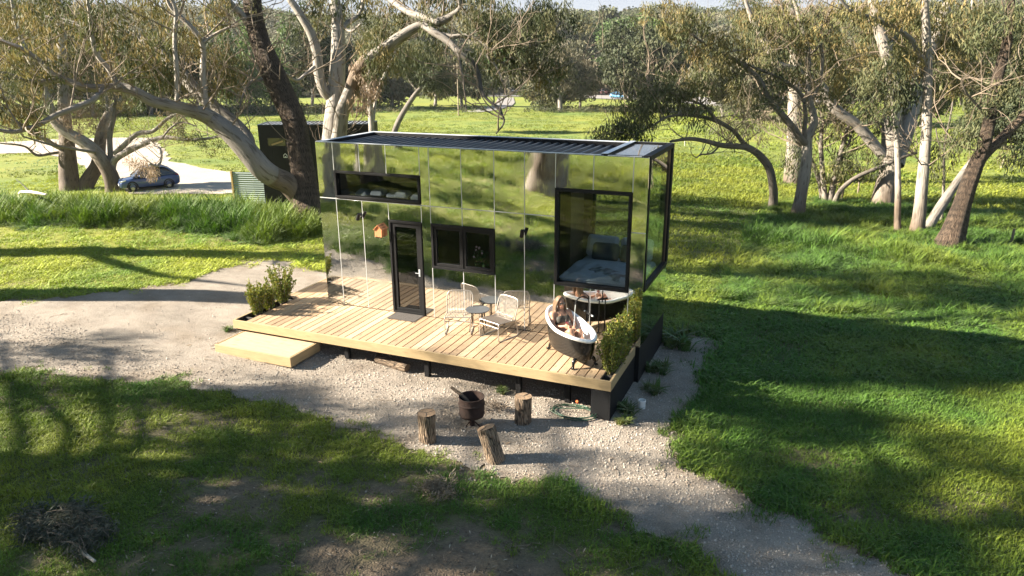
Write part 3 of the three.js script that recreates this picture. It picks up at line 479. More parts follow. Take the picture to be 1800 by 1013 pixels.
{ // step in front of the left end
  const y = -0.24, st = thing('timber_step', 'low pale timber step at the left front corner of the deck', 'step', [-0.22, 0, 1.7]);
  const r = newRng(), wx = 1.9, z0 = -0.05, z1 = 0.86;
  
  for (let i = 0; i < 6; i++) { const a = z0 + i * (z1 - z0) / 6, b = part('step_board', uvBox(new RoundedBoxGeometry((z1 - z0) / 6 - 0.004, 0.028, wx - 0.05, 1, 0.004), r() * 5, r() * 5), M.pine[3], st); b.rotation.y = Math.PI / 2; b.position.set(0.2, y - 0.014, a + (z1 - z0) / 12); }
  part('step_side', rbox(-0.77, 1.17, y - 0.2, y + 0.003, z1, z1 + 0.036, 0.004), M.fascia, st); part('step_side', rbox(-0.77, -0.745, y - 0.2, y + 0.002, z0, z1 - 0.001, 0.004), M.fascia, st); part('step_side', rbox(1.145, 1.17, y - 0.2, y + 0.002, z0, z1 - 0.001, 0.004), M.fascia, st);

}
{ // doormat of dark slats
  const m = thing('doormat', 'grey slatted doormat in front of the glass door', 'doormat', [2.2, 0.001, 0.24]);
  for (let i = 0; i < 11; i++) part('mat_slat', rbox(-0.34, 0.34, 0.004, 0.018, -0.2 + i * 0.038, -0.175 + i * 0.038, 0.003), std({ color: LC(0.085, 0.075, 0.07), roughness: 0.9, map: T.speck }), m);
  for (const x of [-0.28, 0, 0.28]) part('mat_strap', box(x - 0.02, x + 0.02, 0, 0.005, -0.21, 0.22), M.charcoal, m);
}
// ------------------------------------------------------------------ rod chairs and side table
function chair(label, x, z, yaw) {
  const c = thing('rod_chair', label, 'chair', [x, 0, z], yaw, 'rod chairs at the round side table');
  const w = 0.265, sh = 0.38, R = 0.011; // local: +z forward
  // side loops: sled foot, front leg, seat side, back post
  for (const s of [-1, 1]) part('leg', tube([V(s * w, sh, -0.22), V(s * w, 0.2, -0.27), V(s * w, 0.03, -0.305), V(s * w, 0.011, -0.285), V(s * w, 0.011, 0), V(s * w, 0.011, 0.24), V(s * w, 0.03, 0.262), V(s * w, 0.2, 0.262), V(s * w, sh - 0.02, 0.262), V(s * w, sh, 0.235), V(s * w, sh - 0.015, 0), V(s * w, sh - 0.03, -0.2)], R, 7, 5), M.rod, c);
  part('back_frame', tube([V(-w, sh - 0.03, -0.2), V(-w - 0.005, 0.5, -0.245), V(-w - 0.005, 0.66, -0.3), V(-w + 0.03, 0.745, -0.325), V(-w + 0.1, 0.77, -0.335), V(0, 0.775, -0.337), V(w - 0.1, 0.77, -0.335), V(w - 0.03, 0.745, -0.325), V(w + 0.005, 0.66, -0.3), V(w + 0.005, 0.5, -0.245), V(w, sh - 0.03, -0.2)], R, 7, 5), M.rod, c);
  part('rail', [rod(V(-w, sh, 0.25), V(w, sh, 0.25), R), rod(V(-w, sh - 0.085, 0.262), V(w, sh - 0.085, 0.262), R * 0.9), rod(V(-w, sh - 0.032, -0.16), V(w, sh - 0.032, -0.16), R)], M.rod, c);
  for (let i = 0; i < 15; i++) { const q = -0.225 + i * 0.45 / 14; part('slat_rod', tube([V(q, sh + 0.006, 0.25), V(q, sh - 0.01, 0.05), V(q, sh - 0.018, -0.12), V(q, sh + 0.015, -0.195), V(q, 0.52, -0.25), V(q, 0.66, -0.302), V(q, 0.77, -0.335)], 0.0075, 5, 4), M.rod, c); }
  return c;
}
chair('pale rod chair left of the side table with its back upright', 3.66, 0.52, 0.36);
chair('pale rod chair right of the side table catching the sun', 4.54, 0.5, -0.36);
{
  const t = thing('side_table', 'round dark grey side table between the two rod chairs', 'table', [4.0, 0, 0.33]);
  part('table_top', new THREE.LatheGeometry([[0, 0.435], [0.235, 0.435], [0.247, 0.442], [0.25, 0.455], [0.246, 0.46], [0.236, 0.455], [0, 0.452]].map((p) => new THREE.Vector2(...p)), 48), M.tableTop, t);
  for (let i = 0; i < 4; i++) { const a = i * Math.PI / 2 + 0.5; part('leg', limbGeo([[V(Math.cos(a) * 0.15, 0.436, Math.sin(a) * 0.15), 0.015], [V(Math.cos(a) * 0.215, 0, Math.sin(a) * 0.215), 0.009]], { n: 1, seg: 10, lump: 0 }), M.black, t); }
}
// ------------------------------------------------------------------ bathtub
const TUB = { x: 6.24, z: 0.95, yaw: -0.785 }; // local +x runs from the head to the foot
{
  const t = thing('clawfoot_bathtub', 'black clawfoot slipper bathtub with white rolled rim at the deck corner', 'bathtub', [TUB.x, 0, TUB.z], TUB.yaw);
  const Lh = 0.8; // half length
  const plan = (a, k) => { const c = Math.cos(a), s = Math.sin(a), ww = 0.335 - 0.035 * c; return [c * Lh * (1 - (1 - k) * (c < 0 ? 1.15 : 0.7)), s * ww * lerp(0.62, 1, Math.pow(k, 0.55)) * (1 - 0.1 * c * c)]; };
  const rimY = (a) => { const c = Math.cos(a); return 0.585 + (c < 0.1 ? 0.17 * Math.pow((0.1 - c) / 1.1, 1.5) : 0.012 * c); };
  const shell = (inset, bottom, levels, n) => { const pos = [], uv = [], idx = []; for (let j = 0; j <= levels; j++) for (let i = 0; i <= n; i++) { const a = i / n * Math.PI * 2, q = j / levels, k = 0.72 + 0.28 * Math.sin(q * Math.PI / 2) ** 0.9, [x, z] = plan(a, k), f = q === 0 ? 0 : Math.min(1, Math.pow(q * 5, 0.5)), y = lerp(bottom, rimY(a) - 0.005, Math.pow(q, 1.35)); const sc = (1 - inset / 0.34) * f; pos.push(x * (1 - inset / 0.8) * (f < 1 ? f : 1), y, z * (f < 1 ? sc : 1 - inset / 0.34)); uv.push(i / n, q); if (i && j) { const o = j * (n + 1) + i; idx.push(o, o - n - 1, o - 1, o - 1, o - n - 1, o - n - 2); } } const g = new THREE.BufferGeometry(); g.setAttribute('position', new THREE.Float32BufferAttribute(pos, 3)); g.setAttribute('uv', new THREE.Float32BufferAttribute(uv, 2)); g.setIndex(idx); g.computeVertexNormals(); return g; };
  part('outer_shell', shell(0, 0.13, 28, 72), M.blackGloss, t);
  part('basin', shell(0.035, 0.18, 28, 72), M.enamel, t);
  const rp = []; for (let i = 0; i < 40; i++) { const a = i / 40 * Math.PI * 2, [x, z] = plan(a, 1); rp.push(V(x * 0.995, rimY(a), z * 0.985)); }
  part('rim', new THREE.TubeGeometry(new THREE.CatmullRomCurve3(rp, true), 160, 0.036, 12, true), M.enamel, t);
  for (const [x, z] of [[0.5, 0.2], [0.5, -0.2], [-0.42, 0.2], [-0.42, -0.2]]) {
    const s = Math.sign(z), o = Math.sign(x) * 0.05;
    part('claw_foot', [limbGeo([[V(x, 0.2, z * 0.7), 0.03], [V(x + o * 0.5, 0.14, z * 1.0), 0.036], [V(x + o, 0.08, z * 1.12), 0.024], [V(x + o * 0.9, 0.035, z * 1.1), 0.022], [V(x + o * 1.4, 0.018, z * 1.2), 0.02]], { n: 3, seg: 9, lump: 0.1 }), tr(new THREE.SphereGeometry(0.027, 12, 8), x + o * 1.2, 0.024, z * 1.17), ...[-1, 0, 1].map((k) => limbGeo([[V(x + o, 0.05, z * 1.13), 0.01], [V(x + o * 1.5 + k * 0.016, 0.035, z * 1.3), 0.009], [V(x + o * 1.5 + k * 0.018, 0.006, z * 1.34), 0.005]], { n: 2, seg: 5, lump: 0 }))], M.blackGloss, t);
  }
  part('water', (() => { const s = new THREE.Shape(); for (let i = 0; i <= 48; i++) { const a = i / 48 * Math.PI * 2, [x, z] = plan(a, 0.86); s[i ? 'lineTo' : 'moveTo'](x * 0.93, z * 0.9); } return new THREE.ShapeGeometry(s, 24).rotateX(-Math.PI / 2).translate(0, 0.36, 0); })(), phy({ color: LC(0.9, 0.95, 0.97), transmission: 1, thickness: 0, roughness: 0.04, ior: 1.33 }), t);
}
{ // floor standing tap beside the tub
  const t = thing('bath_tap', 'tall black gooseneck tap standing beside the bathtub', 'tap', [6.43, 0, 0.47], -0.785);
  for (const s of [-1, 1]) part('riser', [rod(V(s * 0.07, 0, 0), V(s * 0.07, 0.72, 0), 0.014, 10), tr(new THREE.CylinderGeometry(0.035, 0.035, 0.012, 18), s * 0.07, 0.006, 0)], M.black, t);
  part('mixer', [rod(V(-0.12, 0.73, 0), V(0.12, 0.73, 0), 0.022, 12), rod(V(0.0, 0.73, 0), V(0, 0.66, 0), 0.012, 10)], M.black, t);
  part('handle', [rod(V(-0.12, 0.73, 0), V(-0.17, 0.73, 0), 0.016, 10), rod(V(0.12, 0.73, 0), V(0.17, 0.73, 0), 0.016, 10)], M.cap, t);
  part('spout', tube([V(0, 0.73, 0), V(0, 0.95, 0), V(0, 1.03, 0.02), V(0, 1.08, 0.1), V(0, 1.085, 0.18), V(0, 1.04, 0.26), V(0, 0.95, 0.29)], 0.014, 10, 6), M.black, t);
  single('water_stream', 'thin bright stream of water falling from the tap into the bathtub', 'water', limbGeo([[V(6.43 - 0.205, 0.95, 0.47 + 0.205), 0.006], [V(6.43 - 0.21, 0.7, 0.47 + 0.235), 0.005], [V(6.43 - 0.21, 0.37, 0.47 + 0.26), 0.007]], { n: 4, seg: 7, lump: 0.15 }), phy({ color: LC(0.9, 0.93, 0.95), roughness: 0.25, transmission: 0.45, thickness: 0 }));
}
// ------------------------------------------------------------------ fire pit corner
function stump(label, u, v, r, h, lean = [0, 0], group = 'log stools round the fire drum') {
  const p = gnd(u, v), s = thing('log_stool', label, 'log', [p.x, p.y - 0.02, p.z], lean[0] ? 0 : u * 0.01, group);
  const a = V(0, 0, 0), b = V(lean[0], h, lean[1]);
  part('bark', limbGeo([[a, r * 1.04], [V(lean[0] * 0.5, h * 0.5, lean[1] * 0.5), r * 0.97], [b, r]], { n: 4, seg: 22, lump: 0.1, cap: false }), M.log, s);
  const top = new THREE.CircleGeometry(r * 0.985, 26).rotateX(-Math.PI / 2); part('cut_top', tr(uvBox(top), b.x, b.y - 0.004, b.z, lean[1] / h, 0, -lean[0] / h), M.logTop, s);
  const cr = []; for (let i = 0; i < 3; i++) { const q = i * 2.2 + u; cr.push(rod(V(b.x, b.y - 0.003, b.z), V(b.x + Math.cos(q) * r * 0.9, b.y - 0.003, b.z + Math.sin(q) * r * 0.9), 0.006, 4)); } part('drying_crack', cr, M.dark, s);
}
stump('upright weathered log stool left of the fire drum', 752, 775, 0.15, 0.54); stump('split faced log stool right of the fire drum', 919, 743, 0.15, 0.53, [0.0, 0.02]); stump('leaning log stool in front of the fire drum', 873, 810, 0.15, 0.56, [-0.2, -0.03]);
{
  const p = gnd(830, 748), d = thing('fire_drum', 'rusty steel fire drum on a short stand with a stick in it', 'fire pit', [p.x, p.y, p.z]);
  part('drum', new THREE.LatheGeometry([[0, 0.2], [0.21, 0.2], [0.215, 0.22], [0.226, 0.24], [0.222, 0.26], [0.215, 0.4], [0.232, 0.42], [0.232, 0.44], [0.216, 0.46], [0.216, 0.54], [0.226, 0.55], [0.224, 0.56], [0.208, 0.555], [0.206, 0.26], [0, 0.245]].map((q) => new THREE.Vector2(...q)), 44), M.rust, d);
  part('stand', [tr(new THREE.CylinderGeometry(0.05, 0.05, 0.22, 14), 0, 0.1, 0), ...[0, 2.1, 4.2].map((a) => rod(V(Math.cos(a) * 0.03, 0.1, Math.sin(a) * 0.03), V(Math.cos(a) * 0.16, 0, Math.sin(a) * 0.16), 0.012))], M.rust, d);
  part('charcoal_bed', tr(new THREE.IcosahedronGeometry(0.2, 2).scale(1, 0.25, 1), 0, 0.29, 0), M.soil, d);
  single('firewood_stick', 'brown stick poking out of the rusty fire drum', 'stick', limbGeo([[V(p.x + 0.05, p.y + 0.3, p.z), 0.03], [V(p.x - 0.15, p.y + 0.5, p.z - 0.02), 0.034], [V(p.x - 0.42, p.y + 0.63, p.z - 0.06), 0.026]], { n: 4, seg: 9, lump: 0.14 }), M.log);
  const q = gnd(868, 722), r = newRng(), tw = []; for (let i = 0; i < 46; i++) { const a = r() * 6.3, b = V((r() - 0.5) * 0.4, 0.02 + r() * 0.12, (r() - 0.5) * 0.3), e = b.clone().add(V(Math.cos(a) * 0.22, (r() - 0.4) * 0.16, Math.sin(a) * 0.18)); tw.push(limbGeo([[b, 0.008], [b.clone().lerp(e, 0.5).add(V(0, 0.05, 0)), 0.006], [e, 0.003]], { n: 3, seg: 4, lump: 0 })); }
  const k = thing('kindling_heap', 'small tangle of dark kindling beside the fire drum', 'kindling', [q.x, q.y, q.z]); part('twigs', tw, M.twig, k);
}
{ // log lying below the deck edge
  const a = gnd(664, 638), b = gnd(716, 655); a.y += 0.09; b.y += 0.09;
  const l = thing('fallen_log', 'short brown log lying under the front edge of the deck', 'log', [a.x, a.y, a.z]); const e = b.clone().sub(a);
  part('bark', limbGeo([[V(0, 0, 0), 0.1], [e.clone().multiplyScalar(0.5), 0.095], [e, 0.085]], { n: 4, seg: 16, lump: 0.12, cap: false }), M.log, l);
  const q = new THREE.CircleGeometry(0.086, 18); q.lookAt(e.clone().normalize()); part('cut_end', uvBox(q.translate(e.x, e.y, e.z)), M.logTop, l); const q2 = new THREE.CircleGeometry(0.1, 18); q2.lookAt(e.clone().negate().normalize()); part('cut_end', uvBox(q2), M.logTop, l);
}
{ // hose, pipe cap
  const p = gnd(1008, 728), c = []; for (let i = 0; i < 60; i++) { const a = i / 60 * Math.PI * 7; c.push(V(Math.cos(a) * (0.4 + 0.04 * Math.sin(a * 0.37)), 0.012 + i * 0.0012 + 0.01 * Math.sin(a * 1.7), Math.sin(a) * (0.26 + 0.03 * Math.cos(a * 0.6)))); }
  c.push(V(0.5, 0.2, -0.15), V(0.52, 0.42, -0.25), V(0.4, 0.52, -0.45));
  const h = thing('garden_hose', 'coiled green garden hose on the gravel under the deck', 'hose', [p.x, p.y, p.z]); part('hose_coil', tube(c, 0.009, 6, 5), std({ color: LC(0.03, 0.075, 0.045), roughness: 0.45 }), h);
  const fit = part('tap_fitting', [tr(new THREE.CylinderGeometry(0.016, 0.02, 0.06, 10), 0.03, 0.18, -0.12, 0.8), tr(new THREE.CylinderGeometry(0.024, 0.024, 0.02, 10), 0.03, 0.21, -0.1, 0.8)], std({ color: LC(0.6, 0.13, 0.03), roughness: 0.4 }), h); 
  const q = gnd(1128, 718), w = thing('pipe_cap', 'small white pipe end with a dark mouth in the gravel strip', 'pipe', [q.x, q.y - 0.02, q.z]);
  part('pipe_wall', new THREE.LatheGeometry([[0.052, 0], [0.066, 0], [0.066, 0.16], [0.072, 0.16], [0.072, 0.19], [0.056, 0.19], [0.052, 0.1], [0.052, 0]].map((s) => new THREE.Vector2(...s)), 24), std({ color: LC(0.72, 0.72, 0.7), roughness: 0.45 }), w); part('pipe_mouth', tr(new THREE.CircleGeometry(0.053, 20), 0, 0.1, 0, -Math.PI / 2), M.dark, w);
}
// ------------------------------------------------------------------ trees
function leafShape(L, w, droop, r, tw) { // a folded lance shaped leaf hanging from the origin, 4 triangles
  const m = L * 0.45, q = droop * L; return [[0, 0, 0], [w, -m, q * 0.4], [0, -m, q * 0.4 - w * 0.35], [-w, -m, q * 0.4], [0, -L, q]];
}
function sprayGeo(n, R, L, w, seed, hang = 0.8, drop = 0) {
  const r = rng(seed), pos = [];
  for (let i = 0; i < n; i++) {
    const v = leafShape(L * (0.7 + 0.6 * r()), w * (0.7 + 0.6 * r()), (r() - 0.5) * 0.5, r);
    const m = new THREE.Matrix4().makeRotationFromEuler(new THREE.Euler((r() - 0.5) * (2.6 - 1.6 * hang), r() * 6.28, (r() - 0.5) * (2.6 - 1.6 * hang)));
    const a = r() * 6.28, q = r(), d = R * Math.sqrt(r()) * (1 - 0.55 * drop * q), y = drop ? (0.35 - q * 1.7) * R : (q - 0.35) * R * 1.1; m.setPosition(Math.cos(a) * d, y, Math.sin(a) * d);
    const P = v.map((p) => V(...p).applyMatrix4(m));
    for (const t of [[0, 1, 2], [0, 2, 3], [1, 4, 2], [3, 2, 4]]) for (const k of t) pos.push(P[k].x, P[k].y, P[k].z);
  }
  const g = new THREE.BufferGeometry(); g.setAttribute('position', new THREE.Float32BufferAttribute(pos, 3)); g.computeVertexNormals(); return g;
}
const SPRAY = {
  gum: [1, 2, 3].map((s) => sprayGeo(46, 0.4, 0.2, 0.021, s, 0.9, 1)),
  gumFar: [4, 5].map((s) => sprayGeo(50, 0.6, 0.3, 0.045, s, 0.5)),
  dense: [6, 7].map((s) => sprayGeo(46, 0.5, 0.2, 0.05, s, 0.2)),
  mass: [8, 9].map((s) => sprayGeo(60, 0.8, 0.34, 0.085, s, 0.2)),
};
const leafWhite = leafMat(1, 1, 1, 0.42); leafWhite.roughness = 0.7; leafWhite.specularIntensity = 0.45;
const PAL = {
  gold: [[0.13, 0.115, 0.042], [0.095, 0.1, 0.036], [0.07, 0.08, 0.032], [0.2, 0.155, 0.06]],
  olive: [[0.075, 0.085, 0.036], [0.1, 0.105, 0.045], [0.055, 0.07, 0.03], [0.13, 0.115, 0.05]],
  dark: [[0.038, 0.05, 0.022], [0.055, 0.064, 0.027], [0.075, 0.08, 0.034]],
  dry: [[0.3, 0.23, 0.17], [0.26, 0.19, 0.13], [0.2, 0.15, 0.1]],
  green: [[0.08, 0.13, 0.03], [0.1, 0.155, 0.035], [0.065, 0.105, 0.03]],
  poplar: [[0.07, 0.115, 0.03], [0.055, 0.09, 0.026], [0.1, 0.14, 0.035]],
  grey: [[0.12, 0.115, 0.07], [0.15, 0.13, 0.085], [0.1, 0.1, 0.06]],
};
function inst(name, geo, mat, list, parent, stuff = true) { // list: [position, quaternion, scale Vector3|number, colour]
  const m = new THREE.InstancedMesh(geo, mat, list.length), M4 = new THREE.Matrix4(), S = V(1, 1, 1);
  list.forEach(([p, q, s, c], i) => { m.setMatrixAt(i, M4.compose(p, q, s.isVector3 ? s : S.setScalar(s))); if (c) m.setColorAt(i, c); });
  m.name = name; shadow(m); if (stuff) m.userData.kind = 'stuff'; (parent ?? scene).add(m); return m;
}
const rq = (r, tilt = 0.5) => new THREE.Quaternion().setFromEuler(new THREE.Euler((r() - 0.5) * tilt, r() * 6.283, (r() - 0.5) * tilt));
const pick = (r, pal) => { const c = pal[Math.floor(r() * pal.length)], k = 1.05 + 0.75 * r(); return LC(c[0] * k, c[1] * k, c[2] * k); };
// bark colours
const barkRough = (p, s, a) => { const n = 0.75 + 0.6 * fbm(p.x * 2, p.y * 1.2, p.z * 2, 2); return LC(n, n * 0.97, n * 0.94); };
const barkPale = (p, s, a) => { const n = 0.95 + 0.35 * fbm(p.x * 1.4, p.y * 0.6, p.z * 1.4, 2); return LC(n, n * 0.985, n * 0.97); };
const barkGrey = (p, s, a) => { const n = 0.72 + 0.4 * fbm(p.x * 1.4, p.y * 0.6, p.z * 1.4, 2); return LC(n, n * 0.97, n * 0.95); };
const barkDim = (p, s, a) => { const n = 0.5 + 0.3 * fbm(p.x * 1.4, p.y * 0.6, p.z * 1.4, 2); return LC(n, n * 0.94, n * 0.88); };
const sock = (y0, y1) => (p, s, a) => { const k = sst(-0.6, 0.6, (p.y - (y0 + y1) / 2) / (y1 - y0) + 1.1 * fbm(p.x * 2.2, p.y * 0.5, p.z * 2.2, 2)), n = 0.9 + 0.3 * fbm(p.x * 2, p.y, p.z * 2, 2); return LC(lerp(0.42, 0.98, k) * n, lerp(0.33, 0.95, k) * n, lerp(0.25, 0.9, k) * n); };
const pale = sock; 
/* limbs in photograph pixels: { pts: [[u, v, width in px], ...], d: [depth of first, of last] relative to the base, m, col }
   crown: [u, v, depth offset, half width px, half height px, fullness] */
function tree(name, label, { w, base, limbs, crown = [], pal = 'gold', kind = 'gum', size = 1, group, twigs = 1, bare = 0, category = 'tree', twigMat = M.twig }) {
  const r = newRng(), B = base ? gnd(...base) : null; w = w ?? depthOf(B);
  const pts3 = limbs.map((L) => L.pts.map(([u, v, wd], i) => { const q = L.pts.length > 1 ? i / (L.pts.length - 1) : 0, d = w + lerp((L.d ?? [0, 0])[0], (L.d ?? [0, 0])[1], q) + (L.wob ? L.wob * N3(i * 0.9, u * 0.02, 5) : 0); return [at(u, v, d), wd / 2 * d / FPX]; }));
  const root = B ?? (() => { const p = pts3[0][0][0].clone(); p.y = terrain(p.x, p.z); return p; })();
  const t = thing(name, label, category, [root.x, root.y, root.z], 0, group), nodes = [];
  limbs.forEach((L, i) => {
    const P = pts3[i];
    if (i === 0 || L.ground) { const p0 = P[0][0].clone(), gy = terrain(p0.x, p0.z); P.unshift([V(p0.x, Math.min(gy, p0.y) - 0.25, p0.z), P[0][1] * 1.12]); }
    for (const [p] of curvePts(P, 4)) nodes.push(p);
    const g = limbGeo(P, { n: 5, seg: Math.round(clamp(P[0][1] * 46, 5, 26)), lump: L.lump ?? 0.06, col: L.col ?? barkPale, flare: L.flare ?? 0 });
    part(L.name ?? (i === 0 ? 'trunk' : 'branch'), g.translate(-root.x, -root.y, -root.z), L.m ?? M.smooth, t);
  });
  const leaves = [], tw = [];
  const grow = (p, dir, len, r0, lv) => { // a crooked bare twig with side shoots
    const P = [[p, r0]]; let q = p, d = dir.clone();
    for (let i = 0; i < 3; i++) { d.add(V((r() - 0.5) * 0.9, (r() - 0.35) * 0.6, (r() - 0.5) * 0.9)).normalize(); q = q.clone().addScaledVector(d, len / 3); P.push([q, r0 * (0.75 - i * 0.22)]); if (lv > 0 && r() < 0.85) grow(q, d.clone().add(V((r() - 0.5) * 1.6, (r() - 0.4) * 1.2, (r() - 0.5) * 1.6)).normalize(), len * 0.55, r0 * 0.55, lv - 1); }
    tw.push(limbGeo(P, { n: 2, seg: r0 > 0.02 ? 5 : 4, lump: 0, cap: false }).translate(-root.x, -root.y, -root.z));
  };
  if (bare) { const W = nodes.filter((q) => q.y > root.y + 2.2); for (let i = 0; i < bare && W.length; i++) { const p = W[Math.floor(r() * W.length)], a = r() * 6.283; grow(p, V(Math.cos(a), 0.2 + r() * 0.8, Math.sin(a)).normalize(), 1 + 1.6 * r(), 0.018 + 0.02 * r(), 2); } }
  for (const [u, v, dw, ru, rv, full = 1, pl] of crown) foliage(at(u, v, w + dw), ru * (w + dw) / FPX, rv * (w + dw) / FPX, full, pl);
  function foliage(c, rx, ry, full, pl) {
    const R = (rx + ry) / 2, s = size, n = Math.round(full * (kind === 'gum' ? 34 : 19) * Math.pow(rx * ry, 0.85) / (s * s) + 4), sd = c.x + c.y, placed = [];
    for (let i = 0, k = 0; i < n && k < n * 8; k++) {
      const q = V(r() * 2 - 1, r() * 2 - 1, r() * 2 - 1), l = q.length(); if (l > 1 || l < 0.25) continue;
      const p = c.clone().add(V(q.x * rx, q.y * ry, q.z * R));
      if (fbm(p.x * 0.9 / s + sd, p.y * 1.1 / s, p.z * 0.9 / s, 2) < -0.02 && r() < 0.88) continue;
      i++; placed.push(p); leaves.push([p.sub(root), rq(r, 0.9), s * (0.7 + 0.7 * r()), pick(r, PAL[pl ?? pal])]);
    }
    const nt = Math.round(twigs * Math.min(30, n / 9));
    for (let i = 0; i < nt && placed.length; i++) {
      const e = placed[Math.floor(r() * placed.length)].clone().add(root); let best = null, bd = 1e9;
      for (const q of nodes) { const d = q.distanceToSquared(e) + (q.y > e.y + R ? 4 : 0); if (d < bd) { bd = d; best = q; } }
      bd = Math.sqrt(bd); if (bd > R * 6 + 2) continue;
      const m = best.clone().lerp(e, 0.5).add(V((r() - 0.5) * bd * 0.3, bd * 0.12 * (r() + 0.2), (r() - 0.5) * bd * 0.3)), r0 = clamp(0.009 * bd + 0.008, 0.012, 0.05) * Math.min(s, 2);
      tw.push(limbGeo([[best, r0], [m, r0 * 0.65], [e, r0 * 0.25]], { n: 4, seg: 4, lump: 0, cap: false }).translate(-root.x, -root.y, -root.z));
      if (bd > 1) { nodes.push(m); const f = m.clone().lerp(e, 0.6); nodes.push(f); }
    }
  }
  if (tw.length) { const o = part('twigs', tw, twigMat, t); o.userData.kind = 'stuff'; }
  if (leaves.length) inst('crown', SPRAY[kind][Math.floor(r() * SPRAY[kind].length)], leafWhite, leaves, t);
  return t;
}
// --- the big leaning gum left of the cabin
tree('leaning_gum_tree', 'huge leaning gum tree with dark furrowed trunk touching the left end of the mirror cabin', { bare: 105,
  base: [538, 398], pal: 'gold', limbs: [
    { pts: [[540, 396, 62], [540, 365, 50], [538, 335, 44], [528, 275, 41], [517, 215, 41], [498, 170, 42], [481, 134, 42], [466, 98, 38], [455, 67, 34], [446, 30, 32], [442, -20, 30]], m: M.rough, col: barkRough, flare: 0.7, d: [0, 1] },
    { pts: [[530, 352, 36], [503, 322, 36], [482, 312, 36], [463, 299, 37], [436, 268, 38], [403, 235, 34], [369, 208, 29], [346, 198, 26], [302, 186, 22], [268, 178, 20], [242, 164, 18], [215, 154, 17], [188, 154, 14], [148, 154, 13], [111, 141, 11], [60, 144, 8], [10, 129, 5], [-30, 120, 3]], col: (p, s, a, q) => q < 0.14 ? LC(0.5, 0.4, 0.31) : barkGrey(p, s, a), d: [0, -4], wob: 0.7 },
    { pts: [[440, 270, 22], [436, 245, 22], [413, 218, 22], [376, 188, 24], [352, 168, 22], [329, 141, 22], [302, 114, 20], [278, 91, 19], [248, 70, 17], [201, 57, 15], [134, 44, 12], [84, 32, 9], [33, 30, 5]], col: barkGrey, d: [0, 3] },
    { pts: [[312, 186, 10], [312, 150, 10], [310, 117, 9], [307, 67, 8], [309, 20, 7], [299, -10, 6]], col: barkPale, d: [-2, -2.5] },
    { pts: [[366, 205, 13], [361, 180, 12], [357, 141, 11], [356, 84, 10], [349, 64, 9], [322, 34, 8], [298, 10, 6], [290, -15, 4]], col: barkPale, d: [-1, -2] },
    { pts: [[357, 74, 6], [372, 64, 6], [399, 50, 5], [416, 44, 3]], col: barkPale, d: [-1.5, -1] },
    { pts: [[208, 154, 11], [191, 121, 10], [171, 97, 9], [161, 60, 8], [158, 27, 7], [152, -10, 5]], col: barkPale, d: [-3, -4] },
    { pts: [[180, 156, 11], [165, 174, 11], [144, 185, 11], [101, 201, 10], [60, 223, 9], [20, 232, 8], [-20, 225, 6]], col: barkGrey, d: [-3.2, -6] },
    { pts: [[114, 142, 11], [91, 128, 10], [67, 104, 10], [34, 84, 9], [-10, 68, 8]], col: barkGrey, d: [-3.6, -4] },
    { pts: [[446, 60, 16], [428, 30, 13], [405, 5, 11], [392, -20, 9]], col: barkPale, d: [1, 0] },
    { pts: [[461, 140, 6], [440, 145, 6], [428, 165, 5], [420, 190, 3]], col: barkDim, d: [0, -1] },
    { pts: [[500, 128, 5], [520, 142, 6], [536, 132, 6], [552, 118, 7]], col: barkPale, d: [1, 4] },
  ], crown: [[300, 60, -1, 100, 50, 0.5], [225, 85, -2, 70, 45, 0.6], [385, 100, 0, 45, 50, 0.6], [285, 135, -1, 65, 35, 0.7, 'olive'], [180, 30, -3, 80, 40, 0.45], [60, 100, -4, 60, 40, 0.5], [90, 10, 0, 80, 40, 0.5], [40, 40, 2, 60, 40, 0.6], [400, 10, 0, 50, 30, 0.5], [250, 0, 2, 120, 30, 0.5], [30, 175, -5, 40, 30, 0.4]],
});
